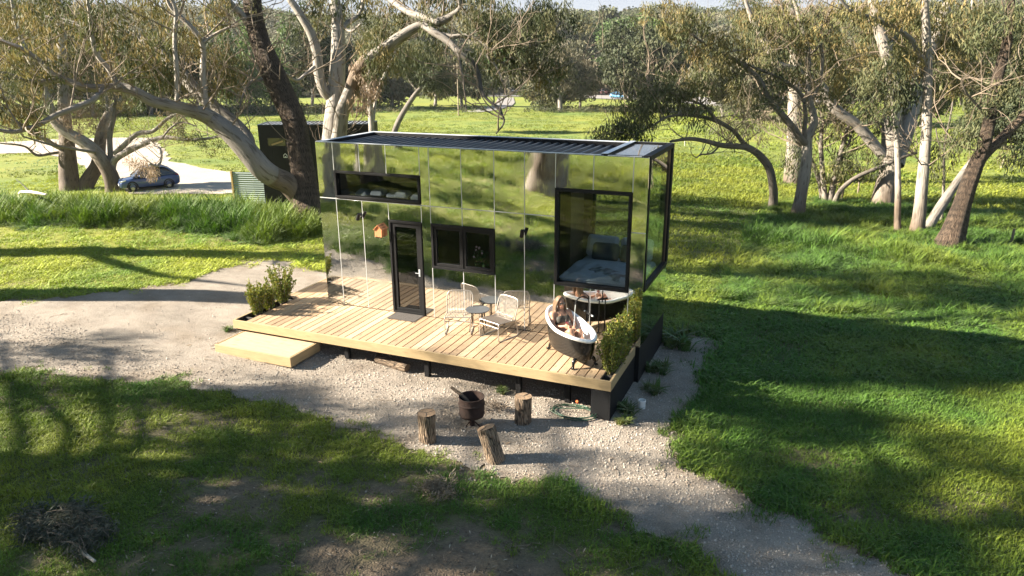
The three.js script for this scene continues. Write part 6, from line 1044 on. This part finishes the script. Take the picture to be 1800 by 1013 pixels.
// ------------------------------------------------------------------ second cabin, corrugated fence
{
  const w = 46, y = terrain(at(455, 320, w).x, at(455, 320, w).z), o = at(452, 219.5, w), top = o.y;
  const c = thing('black_cabin', 'black clad second cabin behind the leaning gum on the left', 'cabin', [o.x, 0, o.z], 0.42), Lc = 7.1, Wc = 2.3;
  part('wall', [box(0, Lc, y - 0.1, top - 0.012, -Wc, 0)], M.black, c);
  for (let i = 0; i < 9; i++) part('cladding_panel', rbox(0.02 + i * Lc / 9, (i + 1) * Lc / 9 - 0.012, y + 0.35, top - 0.02, 0.001, 0.022, 0.004), M.black, c);
  const roof = part('roof', [box(0.06, Lc - 0.06, top - 0.13, top - 0.06, -Wc + 0.06, -0.06), rbox(-0.02, Lc + 0.02, top - 0.01, top + 0.012, -0.07, 0.03, 0.004), rbox(-0.02, Lc + 0.02, top - 0.01, top + 0.012, -Wc - 0.03, -Wc + 0.07, 0.004), rbox(-0.021, 0.07, top - 0.011, top + 0.011, -Wc + 0.072, -0.072, 0.004)], std({ color: LC(0.1, 0.12, 0.16), roughness: 0.35, metalness: 0.5 }), c);
  const rib = box(-0.025, 0.025, 0, 0.05, -Wc + 0.12, -0.1); for (let i = 0; i < 26; i++) { const m = part('roof_rib', rib, M.cap, roof); m.position.set(0.25 + i * 0.265, top - 0.061, 0); }
  const win = part('window', frame(0.52, 1.68, top - 1.35, top - 0.78, 0.04, 0.02, 0.04), M.charcoal, c);
  part('pane', box(0.56, 1.64, top - 1.31, top - 0.82, 0.024, 0.028), phy({ color: LC(0.05, 0.045, 0.04), roughness: 0.05, clearcoat: 1 }), win);
  part('ledge', tr(box(-0.4, 0.35, -0.05, 0.05, 0, 0.004), 1.15, top - 1.12, 0.03, 0, 0, 0.3), std({ color: LC(0.3, 0.2, 0.1), roughness: 0.7 }), win);
  // small white house emblem: an outlined pentagon with a door
  const s = new THREE.Shape([[-0.12, 0], [0.12, 0], [0.12, 0.17], [0, 0.28], [-0.12, 0.17]].map((p) => new THREE.Vector2(...p))), hl = new THREE.Path([[-0.088, 0.032], [-0.088, 0.155], [0, 0.236], [0.088, 0.155], [0.088, 0.032]].map((p) => new THREE.Vector2(...p))); s.holes.push(hl);
  part('emblem', [tr(new THREE.ExtrudeGeometry(s, { depth: 0.006, bevelEnabled: false }), 1.56, top - 2.05, 0.024), box(1.53, 1.59, top - 2.05, top - 1.95, 0.024, 0.03)], std({ color: LC(0.7, 0.7, 0.68), roughness: 0.6 }), c);
}
{
  const A = gnd(413, 358), B = gnd(520, 362), dir = B.clone().sub(A); dir.y = 0; const Lf = dir.length(), f = thing('corrugated_fence', 'green grey corrugated fence between timber posts behind the left bank', 'fence', [A.x, A.y, A.z], Math.atan2(-dir.z, dir.x)), h = depthOf(A) * 55 / FPX * 1.02;
  const post = (x) => part('post', rbox(x - 0.06, x + 0.06, -0.3, h + 0.04, -0.06, 0.06, 0.008), std({ color: LC(0.4, 0.28, 0.1), map: T.plank, roughness: 0.8 }), f);
  const n = 15, wave = (x0, x1, y0, y1) => { const pos = [], idx = [], k = n * 8; for (let j = 0; j <= k; j++) { const t = j / k, z = 0.02 * Math.sin(t * n * Math.PI * 2); for (const x of [x0, x1]) pos.push(x, lerp(y0, y1, t), z); if (j) { const o = j * 2; idx.push(o - 2, o - 1, o, o, o - 1, o + 1); } } const g = new THREE.BufferGeometry(); g.setAttribute('position', new THREE.Float32BufferAttribute(pos, 3)); g.setIndex(idx); g.computeVertexNormals(); return g; };
  const sm = std({ color: LC(0.27, 0.32, 0.3), roughness: 0.45, metalness: 0.4, side: THREE.DoubleSide });
  post(0); post(Lf * 0.68); post(Lf + 0.4);
  for (const [a, b] of [[0.06, Lf * 0.34], [Lf * 0.342, Lf * 0.68 - 0.06], [Lf * 0.68 + 0.06, Lf + 0.34]]) part('corrugated_sheet', wave(a, b, 0.02, h), sm, f);
  part('rail', [rbox(0.06, Lf * 0.68 - 0.06, h * 0.82, h * 0.88, -0.09, -0.045, 0.004), rbox(0.06, Lf * 0.68 - 0.06, h * 0.15, h * 0.21, -0.09, -0.045, 0.004)], M.dark, f);
}
// ------------------------------------------------------------------ vehicles
const carGlass = phy({ color: LC(0.02, 0.024, 0.028), roughness: 0.04, clearcoat: 1, clearcoatRoughness: 0.02, specularIntensity: 1 }), tyre = std({ color: LC(0.012, 0.012, 0.012), roughness: 0.85 }), alloy = std({ color: LC(0.45, 0.46, 0.47), roughness: 0.3, metalness: 0.8 });
// a hatchback with its nose to +x: body lofted from cross sections, glasshouse, wheels, lamps
const carParts = (() => {
  const L = 4.36, Wd = 0.9, st = []; // sections: x, bottom y, shoulder y, half width, tuck
  const sec = [[-2.18, 0.55, 0.82, 0.62], [-2.12, 0.36, 0.96, 0.76], [-1.95, 0.28, 1.03, 0.84], [-1.6, 0.24, 1.05, 0.9], [-1.2, 0.24, 1.02, 0.91], [-0.6, 0.22, 0.97, 0.885], [0, 0.22, 0.94, 0.88], [0.6, 0.22, 0.94, 0.885], [1.0, 0.24, 0.95, 0.9], [1.35, 0.25, 0.91, 0.91], [1.75, 0.26, 0.84, 0.87], [2.02, 0.28, 0.74, 0.78], [2.14, 0.34, 0.64, 0.66], [2.18, 0.44, 0.58, 0.56]];
  const ring = (x, b, s, w, n = 20) => { const o = []; for (let i = 0; i <= n; i++) { const a = -Math.PI / 2 + i / n * 2 * Math.PI, c = Math.cos(a), q = Math.sin(a), e = 0.42; o.push([x, (b + s) / 2 + (s - b) / 2 * Math.sign(q) * Math.abs(q) ** e, w * Math.sign(c) * Math.abs(c) ** (q > 0 ? 0.5 : 0.4)]); } return o; };
  const loft = (rings) => { const pos = [], idx = [], n = rings[0].length; rings.forEach((R, j) => R.forEach((p, i) => { pos.push(...p); if (j && i) { const a = j * n + i; idx.push(a, a - 1, a - n, a - n, a - 1, a - n - 1); } })); for (const [j, f] of [[0, 1], [rings.length - 1, 0]]) { const c = rings[j].reduce((s, p) => [s[0] + p[0] / n, s[1] + p[1] / n, s[2] + p[2] / n], [0, 0, 0]), o = pos.length / 3; pos.push(...c); for (let i = 1; i < n; i++) f ? idx.push(o, j * n + i - 1, j * n + i) : idx.push(o, j * n + i, j * n + i - 1); } const g = new THREE.BufferGeometry(); g.setAttribute('position', new THREE.Float32BufferAttribute(pos, 3)); g.setIndex(idx); g.computeVertexNormals(); return g; };
  const fine = []; for (let i = 0; i < sec.length - 1; i++) for (let k = 0; k < 3; k++) { const t = k / 3; fine.push(sec[i].map((v, j) => lerp(v, sec[i + 1][j], t))); } fine.push(sec[sec.length - 1]);
  const body = loft(fine.map((s) => ring(...s)));
  const roofS = [[-1.95, 1.02, 1.08, 0.66], [-1.55, 1.0, 1.4, 0.64], [-1.1, 0.98, 1.53, 0.63], [-0.5, 0.95, 1.57, 0.635], [0.1, 0.93, 1.55, 0.635], [0.45, 0.93, 1.46, 0.64], [0.85, 0.93, 1.2, 0.67], [1.2, 0.92, 0.97, 0.7]];
  const green = (grow, lo) => loft(roofS.map(([x, b, t, w]) => { const o = []; for (let i = 0; i <= 16; i++) { const a = i / 16 * Math.PI, c = Math.cos(a), q = Math.sin(a); const y = b + (t - b) * Math.abs(q) ** 0.55, k = (y - b) / Math.max(0.01, 0.62); o.push([x, y + grow, (w + grow + 0.17 * (1 - k)) * Math.sign(c) * Math.abs(c) ** 0.35]); } return o; }));
  const glass = green(0, 0);
  const roof = loft(roofS.slice(1, 6).map(([x, b, t, w]) => { const o = []; for (let i = 0; i <= 12; i++) { const q = i / 12 * 2 - 1; o.push([x * 0.98, t + 0.012 - 0.05 * q ** 6, q * (w + 0.01)]); } return o; }));
  const pillars = []; for (const s of [-1, 1]) { pillars.push(limbGeo([[V(1.2, 0.96, s * 0.8), 0.03], [V(0.85, 1.2, s * 0.755), 0.03], [V(0.42, 1.47, s * 0.66), 0.035], [V(-0.5, 1.555, s * 0.64), 0.03], [V(-1.15, 1.5, s * 0.65), 0.035], [V(-1.75, 1.14, s * 0.78), 0.08], [V(-2.0, 1.0, s * 0.76), 0.06]], { n: 4, seg: 8, lump: 0 }), limbGeo([[V(-0.35, 0.95, s * 0.815), 0.028], [V(-0.45, 1.53, s * 0.655), 0.024]], { n: 1, seg: 6, lump: 0 })); }
  const wheel = new THREE.TorusGeometry(0.255, 0.09, 10, 28), rim = [new THREE.CylinderGeometry(0.05, 0.05, 0.1, 12).rotateX(Math.PI / 2)]; for (let i = 0; i < 5; i++) rim.push(tr(new THREE.BoxGeometry(0.045, 0.2, 0.03), Math.sin(i * 1.2566) * 0.12, Math.cos(i * 1.2566) * 0.12, 0.04, 0, 0, -i * 1.2566)); rim.push(new THREE.TorusGeometry(0.2, 0.018, 6, 26)); rim.push(new THREE.CircleGeometry(0.2, 24).translate(0, 0, -0.01));
  const arch = (x, s) => tr(new THREE.TorusGeometry(0.37, 0.05, 8, 20, Math.PI), x, 0.34, s * 0.87);
  return { body, glass, roof, pillars: merge(pillars), wheel, rim: merge(rim), arches: merge([arch(1.3, 1), arch(1.3, -1), arch(-1.3, 1), arch(-1.3, -1)]), sills: merge([rbox(-0.95, 0.95, 0.2, 0.33, 0.83, 0.9, 0.02), rbox(-0.95, 0.95, 0.2, 0.33, -0.9, -0.83, 0.02), rbox(2.08, 2.16, 0.3, 0.46, -0.5, 0.5, 0.02)]) };
})();
function car(label, p, yaw, rgb, { lift = 0, group, metal = 0.4 } = {}) {
  const c = thing('parked_car', label, 'car', [p.x, p.y + lift, p.z], yaw, group), paint = phy({ color: LC(...rgb), metalness: metal, roughness: 0.32, clearcoat: 1, clearcoatRoughness: 0.04 });
  part('body', carParts.body, paint, c); part('windows', carParts.glass, carGlass, c); part('roof', carParts.roof, paint, c); part('pillars', carParts.pillars, paint, c); part('wheel_arches', carParts.arches, M.charcoal, c); part('sills', carParts.sills, M.black, c);
  for (const x of [1.3, -1.3]) for (const s of [-1, 1]) { const w = part('wheel', carParts.wheel, tyre, c); w.position.set(x, 0.345, s * 0.82); if (s < 0) w.rotation.y = Math.PI; part('rim', carParts.rim, alloy, w); }
  for (const s of [-1, 1]) { part('headlight', limbGeo([[V(2.08, 0.7, s * 0.48), 0.05], [V(1.96, 0.75, s * 0.68), 0.055], [V(1.7, 0.82, s * 0.82), 0.03]], { n: 3, seg: 8, lump: 0 }), phy({ color: LC(0.7, 0.72, 0.75), roughness: 0.08, clearcoat: 1 }), c); part('tail_light', limbGeo([[V(-2.1, 0.9, s * 0.5), 0.05], [V(-2.04, 0.95, s * 0.72), 0.055], [V(-1.85, 1.0, s * 0.84), 0.03]], { n: 3, seg: 8, lump: 0 }), phy({ color: LC(0.3, 0.012, 0.01), roughness: 0.1, clearcoat: 1 }), c); part('wing_mirror', tr(new THREE.SphereGeometry(0.11, 12, 8).scale(0.7, 0.75, 1.2), 0.72, 1.05, s * 0.98), paint, c); part('door_handle', rbox(-0.25, -0.05, 0.82, 0.85, s > 0 ? 0.88 : -0.9, s > 0 ? 0.9 : -0.88, 0.005), M.cap, c); }
  part('number_plate', rbox(2.165, 2.185, 0.42, 0.53, -0.2, 0.2, 0.004), std({ color: LC(0.7, 0.7, 0.68), roughness: 0.5 }), c);
  return c;
}
{
  const p = gnd(264, 333);  car('shiny dark blue hatchback parked on the driveway behind the forked gum', p, Math.PI + 0.42 + 0.55, [0.035, 0.075, 0.23], { metal: 0.25 }).scale.set(0.94, 1.1, 1);
  const road = [['grey blue off road car on the far road behind the hanging branch', 899, 160, [0.07, 0.1, 0.16], 1], ['white car on the far road partly behind the roadside shrub', 928, 166, [0.65, 0.65, 0.64], -1], ['dark maroon car on the far road left of the light blue one', 1057, 163, [0.07, 0.02, 0.02], -1], ['light blue car on the far road below the broad dark tree', 1087, 170, [0.12, 0.3, 0.55], 1], ['white van like car far off between the two big gum trunks', 512, 138, [0.7, 0.7, 0.7], 1]];
  for (const [l, u, v, c, d] of road) { const q = gnd(u, v + 5); const k = car(l, q, (d > 0 ? 0 : Math.PI) - 0.22, c, { lift: 0.3 }); k.scale.setScalar(clamp(depthOf(q) * 30 / FPX / 4.36, 0.8, 1.25)); }
}
{ // power pole, low red roofed building by the road, fence posts
  const p = gnd(806, 203), t = thing('power_pole', 'thin timber power pole at the roadside edge of the field', 'pole', [p.x, p.y, p.z]), h = depthOf(p) * 88 / FPX; part('pole', limbGeo([[V(0, -0.3, 0), 0.13], [V(0, h, 0), 0.09]], { n: 1, seg: 8, lump: 0 }), std({ color: LC(0.3, 0.24, 0.18), roughness: 0.9 }), t); part('cross_arm', rbox(-0.9, 0.9, h - 0.5, h - 0.36, -0.07, 0.07, 0.01), M.twig, t);
  const q = gnd(905, 155), b = thing('roadside_building', 'low brown red roofed building across the road', 'building', [q.x, q.y, q.z], 0.3), s = depthOf(q) / FPX;
  part('wall', box(-16 * s, 16 * s, 0, 9 * s, -8 * s, 0), std({ color: LC(0.3, 0.16, 0.1), roughness: 0.9 }), b); part('roof', [tr(box(-18 * s, 18 * s, 0, 0.25, -6 * s, 0), 0, 9 * s, 0.6, 0.45), tr(box(-18 * s, 18 * s, 0, 0.25, 0, 6 * s), 0, 9 * s, -8 * s - 0.6, -0.45)], std({ color: LC(0.33, 0.12, 0.07), roughness: 0.8 }), b); for (let i = 0; i < 3; i++) part('window', rbox((-10 + i * 9) * s, (-6 + i * 9) * s, 3 * s, 6.5 * s, 0.01, 0.06, 0.01), carGlass, b);
  const posts = [[1479, 352, 18], [1508, 343, 16], [1510, 330, 16], [1760, 296, 16], [1778, 428, 26], [1204, 257, 12], [1030, 196, 6]];
  const lab = ['dark fence post left of the old gum foot', 'thin fence post right of the shrubby gum', 'short grey post in the shade behind the old gum', 'pale fence post in the bright field at the far right', 'leaning dark post in the long grass at the right edge', 'pale post in the field just beyond the cabin roof corner', 'tiny post at the far edge of the field'];
  posts.forEach(([u, v, hp], i) => { const g = gnd(u, v), hh = depthOf(g) * hp / FPX; const t2 = thing('fence_post', lab[i], 'post', [g.x, g.y, g.z]); t2.rotation.z = (i % 3 - 1) * 0.08; part('stake', limbGeo([[V(0, -0.2, 0), 0.05], [V(0, hh, 0), 0.045]], { n: 1, seg: 7, lump: 0.1 }), i === 3 || i > 4 ? M.twigPale : M.twig, t2); });
}
// ------------------------------------------------------------------ the bather: one continuous body meshed from joined tapering capsules
{
  const P = thing('person', 'person with long light brown hair and sunglasses reclining in the bathtub holding a wine glass', 'person', [TUB.x, 0, TUB.z], TUB.yaw);
  // local: +x towards the foot end, +y up, z across the tub
  const J = { pel: V(-0.22, 0.3, 0), waist: V(-0.32, 0.42, 0), chest: V(-0.42, 0.6, 0), neck: V(-0.49, 0.76, 0), nt: V(-0.492, 0.84, 0), hc: V(-0.475, 0.935, 0.0),
    shL: V(-0.46, 0.715, 0.165), shR: V(-0.46, 0.715, -0.165), elL: V(-0.3, 0.52, 0.235), elR: V(-0.33, 0.52, -0.23), wrL: V(-0.07, 0.6, 0.1), wrR: V(-0.1, 0.5, -0.1), hipL: V(-0.2, 0.31, 0.085), hipR: V(-0.2, 0.31, -0.085), knL: V(0.14, 0.56, 0.085), knR: V(0.16, 0.53, -0.09), anL: V(0.42, 0.27, 0.08), anR: V(0.44, 0.27, -0.08), toL: V(0.56, 0.3, 0.08), toR: V(0.58, 0.3, -0.08) };
  const bones = [['pel', 'waist', 0.125, 0.105], ['waist', 'chest', 0.105, 0.125], ['chest', 'neck', 0.12, 0.06], ['neck', 'nt', 0.048, 0.045], ['shL', 'shR', 0.062, 0.062], ['shL', 'elL', 0.05, 0.038], ['shR', 'elR', 0.05, 0.038], ['elL', 'wrL', 0.037, 0.024], ['elR', 'wrR', 0.037, 0.024], ['hipL', 'knL', 0.09, 0.058], ['hipR', 'knR', 0.09, 0.058], ['knL', 'anL', 0.056, 0.034], ['knR', 'anR', 0.056, 0.034], ['anL', 'toL', 0.036, 0.028], ['anR', 'toR', 0.036, 0.028]].map(([a, b, ra, rb]) => [J[a], J[b], ra, rb]);
  for (const s of [-1, 1]) bones.push([V(-0.345, 0.635, s * 0.075), V(-0.335, 0.615, s * 0.078), 0.062, 0.058]); // chest
  // hands: palm and five fingers, the left one round the glass stem, the right one resting on the thigh
  const G = V(-0.0, 0.645, 0.085); // where the glass stem is held
  const hand = (wr, dir, palmN, curl, s) => { // dir: fingers, palmN: out of the palm
    const side = dir.clone().cross(palmN).multiplyScalar(s), o = [], pc = wr.clone().addScaledVector(dir, 0.045); o.push([wr, wr.clone().addScaledVector(dir, 0.02), 0.023, 0.024], [pc.clone().addScaledVector(side, 0.02), pc.clone().addScaledVector(side, -0.02), 0.021, 0.021]);
    [0.03, 0.011, -0.009, -0.028].forEach((k, i) => { const L = [0.038, 0.043, 0.04, 0.03][i]; let p = wr.clone().addScaledVector(dir, 0.078).addScaledVector(side, k), a = curl * 0.5; o.push([pc.clone().addScaledVector(side, k * 0.7), p, 0.011, 0.0098]); for (let j = 0; j < 3; j++) { const d = dir.clone().multiplyScalar(Math.cos(a)).addScaledVector(palmN, Math.sin(a)), q = p.clone().addScaledVector(d, L * [1, 0.65, 0.5][j]); o.push([p, q, 0.0096 - j * 0.001, 0.0088 - j * 0.001]); p = q; a += curl * 0.75; } });
    const t0 = wr.clone().addScaledVector(dir, 0.03).addScaledVector(side, 0.03), t1 = t0.clone().addScaledVector(dir, 0.025).addScaledVector(side, 0.022).addScaledVector(palmN, 0.018), t2 = t1.clone().addScaledVector(dir, 0.022).addScaledVector(palmN, 0.02).addScaledVector(side, -0.006); o.push([t0, t1, 0.013, 0.0105], [t1, t2, 0.0102, 0.0085]); return o;
  };
  const dL = G.clone().sub(J.wrL).setY(0.01).normalize(); bones.push(...hand(J.wrL, dL, V(-dL.z, 0, dL.x).multiplyScalar(-1).normalize(), 0.85, 1));
  bones.push(...hand(J.wrR, V(0.8, 0.35, 0.3).normalize(), V(0.2, -0.95, 0.2).normalize(), 0.35, -1));
  const sdCap = (p, a, b, ra, rb) => { const bx = b.x - a.x, by = b.y - a.y, bz = b.z - a.z, l = bx * bx + by * by + bz * bz + 1e-9, t = clamp(((p.x - a.x) * bx + (p.y - a.y) * by + (p.z - a.z) * bz) / l, 0, 1); return Math.hypot(p.x - a.x - bx * t, p.y - a.y - by * t, p.z - a.z - bz * t) - lerp(ra, rb, t); };
  const smin = (a, b, k) => { const h = Math.max(k - Math.abs(a - b), 0) / k; return Math.min(a, b) - h * h * k * 0.25; };
  function meshField(f, c, half, res) {
    const mc = new MarchingCubes(res, new THREE.MeshStandardMaterial(), false, false, 400000); mc.isolation = 0; const p = V(0, 0, 0); let i = 0;
    for (let z = 0; z < res; z++) for (let y = 0; y < res; y++) for (let x = 0; x < res; x++) { p.set(c.x + (x / (res / 2) - 1) * half, c.y + (y / (res / 2) - 1) * half, c.z + (z / (res / 2) - 1) * half); mc.field[i++] = -f(p); }
    mc.update(); const n = mc.count, g = new THREE.BufferGeometry(), pos = new Float32Array(n * 3); for (let k = 0; k < n; k++) { pos[k * 3] = mc.positionArray[k * 3] * half + c.x; pos[k * 3 + 1] = mc.positionArray[k * 3 + 1] * half + c.y; pos[k * 3 + 2] = mc.positionArray[k * 3 + 2] * half + c.z; }
    g.setAttribute('position', new THREE.BufferAttribute(pos, 3)); const m = mergeVertices(g, 1e-5); m.computeVertexNormals(); return m.toNonIndexed();
  }
  const big = bones.slice(0, 17), small = bones.slice(17);
  const fBody = (p) => { let d = 9; for (const b of big) d = smin(d, sdCap(p, ...b), 0.045); return d; };
  const fHand = (p) => { let d = fBody(p); for (const b of small) d = smin(d, sdCap(p, ...b), 0.007); return d; };
  const body = meshField(fBody, V(0.03, 0.55, 0), 0.7, 112);
  const handL = meshField(fHand, V(-0.02, 0.61, 0.09), 0.1, 66), handR = meshField(fHand, V(-0.03, 0.52, -0.08), 0.1, 66);
  // head: skull, jaw, nose, brow, lips, ears; face turned to +x and a little up
  const H = J.hc, hp = (x, y, z) => V(H.x + x, H.y + y, H.z + z);
  const ell = (p, c, a, b, e) => { const k = Math.hypot((p.x - c.x) / a, (p.y - c.y) / b, (p.z - c.z) / e); return (k - 1) * Math.min(a, b, e); };
  const fHead = (p) => { let d = ell(p, hp(-0.012, 0.02, 0), 0.092, 0.1, 0.074); d = smin(d, ell(p, hp(0.02, -0.055, 0), 0.062, 0.06, 0.056), 0.03); d = smin(d, sdCap(p, hp(0.055, -0.098, 0), hp(0.05, -0.095, 0), 0.02, 0.02), 0.025); d = smin(d, sdCap(p, hp(0.078, 0.008, 0), hp(0.096, -0.028, 0), 0.008, 0.013), 0.012); d = smin(d, sdCap(p, hp(0.077, -0.06, -0.016), hp(0.077, -0.06, 0.016), 0.008, 0.008), 0.008); d = smin(d, sdCap(p, hp(0.074, 0.026, -0.032), hp(0.074, 0.026, 0.032), 0.012, 0.012), 0.015); for (const s of [-1, 1]) { d = smin(d, ell(p, hp(0.0, -0.01, s * 0.076), 0.016, 0.028, 0.01), 0.008); d = Math.max(d, -sdCap(p, hp(0.092, 0.006, s * 0.03), hp(0.092, 0.006, s * 0.032), 0.013, 0.013)); } return smin(d, sdCap(p, J.neck, J.nt, 0.05, 0.045), 0.02); };
  const head = meshField(fHead, V(H.x, H.y - 0.03, H.z), 0.155, 84);
  const skin = phy({ color: LC(0.36, 0.19, 0.12), roughness: 0.5, sheen: 0.3, sheenColor: LC(0.6, 0.3, 0.2) });
  part('body', [body, handL, handR, head], skin, P);
  // long parted hair
  const hair = [], hr = rng(91);
  for (let i = 0; i < 150; i++) { const s = i % 2 ? 1 : -1, q = hr(), back = hr(); const a = hp(0.04 - 0.1 * back, 0.118 - 0.02 * back * back, s * 0.012), b = hp(0.055 - 0.14 * back, 0.06 - 0.03 * q, s * (0.07 + 0.012 * hr())), c = hp(0.02 - 0.13 * back, -0.08, s * (0.088 + 0.02 * hr())), e = hp(0.03 - 0.09 * back + 0.06 * q, -0.24 - 0.1 * hr(), s * (0.1 + 0.05 * q)); hair.push(limbGeo([[a, 0.009], [b, 0.011], [c, 0.011], [e, 0.004]], { n: 3, seg: 5, lump: 0, cap: false })); }
  hair.push(tr(new THREE.SphereGeometry(0.093, 20, 14).scale(1.06, 1.12, 0.9), H.x - 0.03, H.y + 0.022, H.z));
  part('hair', hair, phy({ color: LC(0.14, 0.085, 0.045), roughness: 0.5, sheen: 0.5, sheenColor: LC(0.5, 0.35, 0.2) }), P);
  const gl = []; for (const s of [-1, 1]) { gl.push(tr(new THREE.CylinderGeometry(0.027, 0.027, 0.005, 20), H.x + 0.097, H.y + 0.008, H.z + s * 0.033, 0, s * 0.2, Math.PI / 2)); gl.push(rod(hp(0.095, 0.016, s * 0.058), hp(0.0, 0.012, s * 0.082), 0.0025)); } gl.push(rod(hp(0.1, 0.014, -0.01), hp(0.1, 0.014, 0.01), 0.003));
  part('sunglasses', gl, phy({ color: LC(0.02, 0.014, 0.012), roughness: 0.05, clearcoat: 1 }), P);
  part('lips', limbGeo([[hp(0.083, -0.058, -0.017), 0.003], [hp(0.0895, -0.06, 0), 0.0062], [hp(0.083, -0.058, 0.017), 0.003]], { n: 4, seg: 7, lump: 0 }), std({ color: LC(0.42, 0.13, 0.11), roughness: 0.45 }), P);
  // dark bikini: a close fitting top and bottom that follow the body, with shoulder straps
  const torso = big.slice(0, 3).concat(big.slice(15)), ax = J.chest.clone().sub(J.waist).normalize(), c0 = V(-0.375, 0.615, 0);
  const fTorso = (p) => { let d = 9; for (const b of torso) d = smin(d, sdCap(p, ...b), 0.045); return d - 0.007; };
  const top = meshField((p) => Math.max(fTorso(p), Math.abs((p.x - c0.x) * ax.x + (p.y - c0.y) * ax.y) - 0.068), V(-0.37, 0.61, 0), 0.24, 76);
  const low = meshField((p) => { let d = fTorso(p); d = Math.min(d, smin(sdCap(p, ...big[9]), sdCap(p, ...big[10]), 0.04) - 0.007); return Math.max(d, (p.x - J.pel.x) * 0.7 + (p.y - J.pel.y) * 0.5 - 0.06, -(p.x - J.pel.x) * 0.55 + (p.y - J.pel.y) * 0.8 - 0.08); }, V(-0.22, 0.3, 0), 0.24, 70);
  const strap = []; for (const s of [-1, 1]) strap.push(limbGeo([[V(-0.3, 0.66, s * 0.08), 0.007], [V(-0.375, 0.745, s * 0.075), 0.006], [V(-0.46, 0.795, s * 0.06), 0.006]], { n: 4, seg: 6, lump: 0 }));
  const swim = std({ color: LC(0.03, 0.026, 0.02), roughness: 0.75 });
  part('bikini_top', [top, ...strap], swim, P); part('bikini_bottom', low, swim, P);
  // the glass
  const w = thing('wine_glass', 'stemmed glass of red wine held up by the person in the bathtub', 'glass', [0, 0, 0]); P.updateMatrixWorld(true); const gp = P.localToWorld(G.clone().add(V(0.012, 0, 0.0))); w.position.set(gp.x, gp.y - 0.09, gp.z);
  part('bowl', new THREE.LatheGeometry([[0, 0.0], [0.034, 0.0], [0.034, 0.003], [0.006, 0.006], [0.0045, 0.02], [0.0045, 0.095], [0.012, 0.105], [0.033, 0.13], [0.041, 0.155], [0.039, 0.185], [0.033, 0.21]].map((q) => new THREE.Vector2(...q)), 28), phy({ color: LC(0.95, 0.96, 0.96), transmission: 1, thickness: 0, roughness: 0.02 }), w);
  part('wine', new THREE.LatheGeometry([[0, 0.108], [0.012, 0.109], [0.031, 0.131], [0.038, 0.154], [0, 0.156]].map((q) => new THREE.Vector2(...q)), 24), phy({ color: LC(0.12, 0.008, 0.015), roughness: 0.08, clearcoat: 1 }), w);
}
scene.fog = new THREE.FogExp2(new THREE.Color().setRGB(0.78, 0.82, 0.86), 0.0001);

renderer.render(scene, camera);
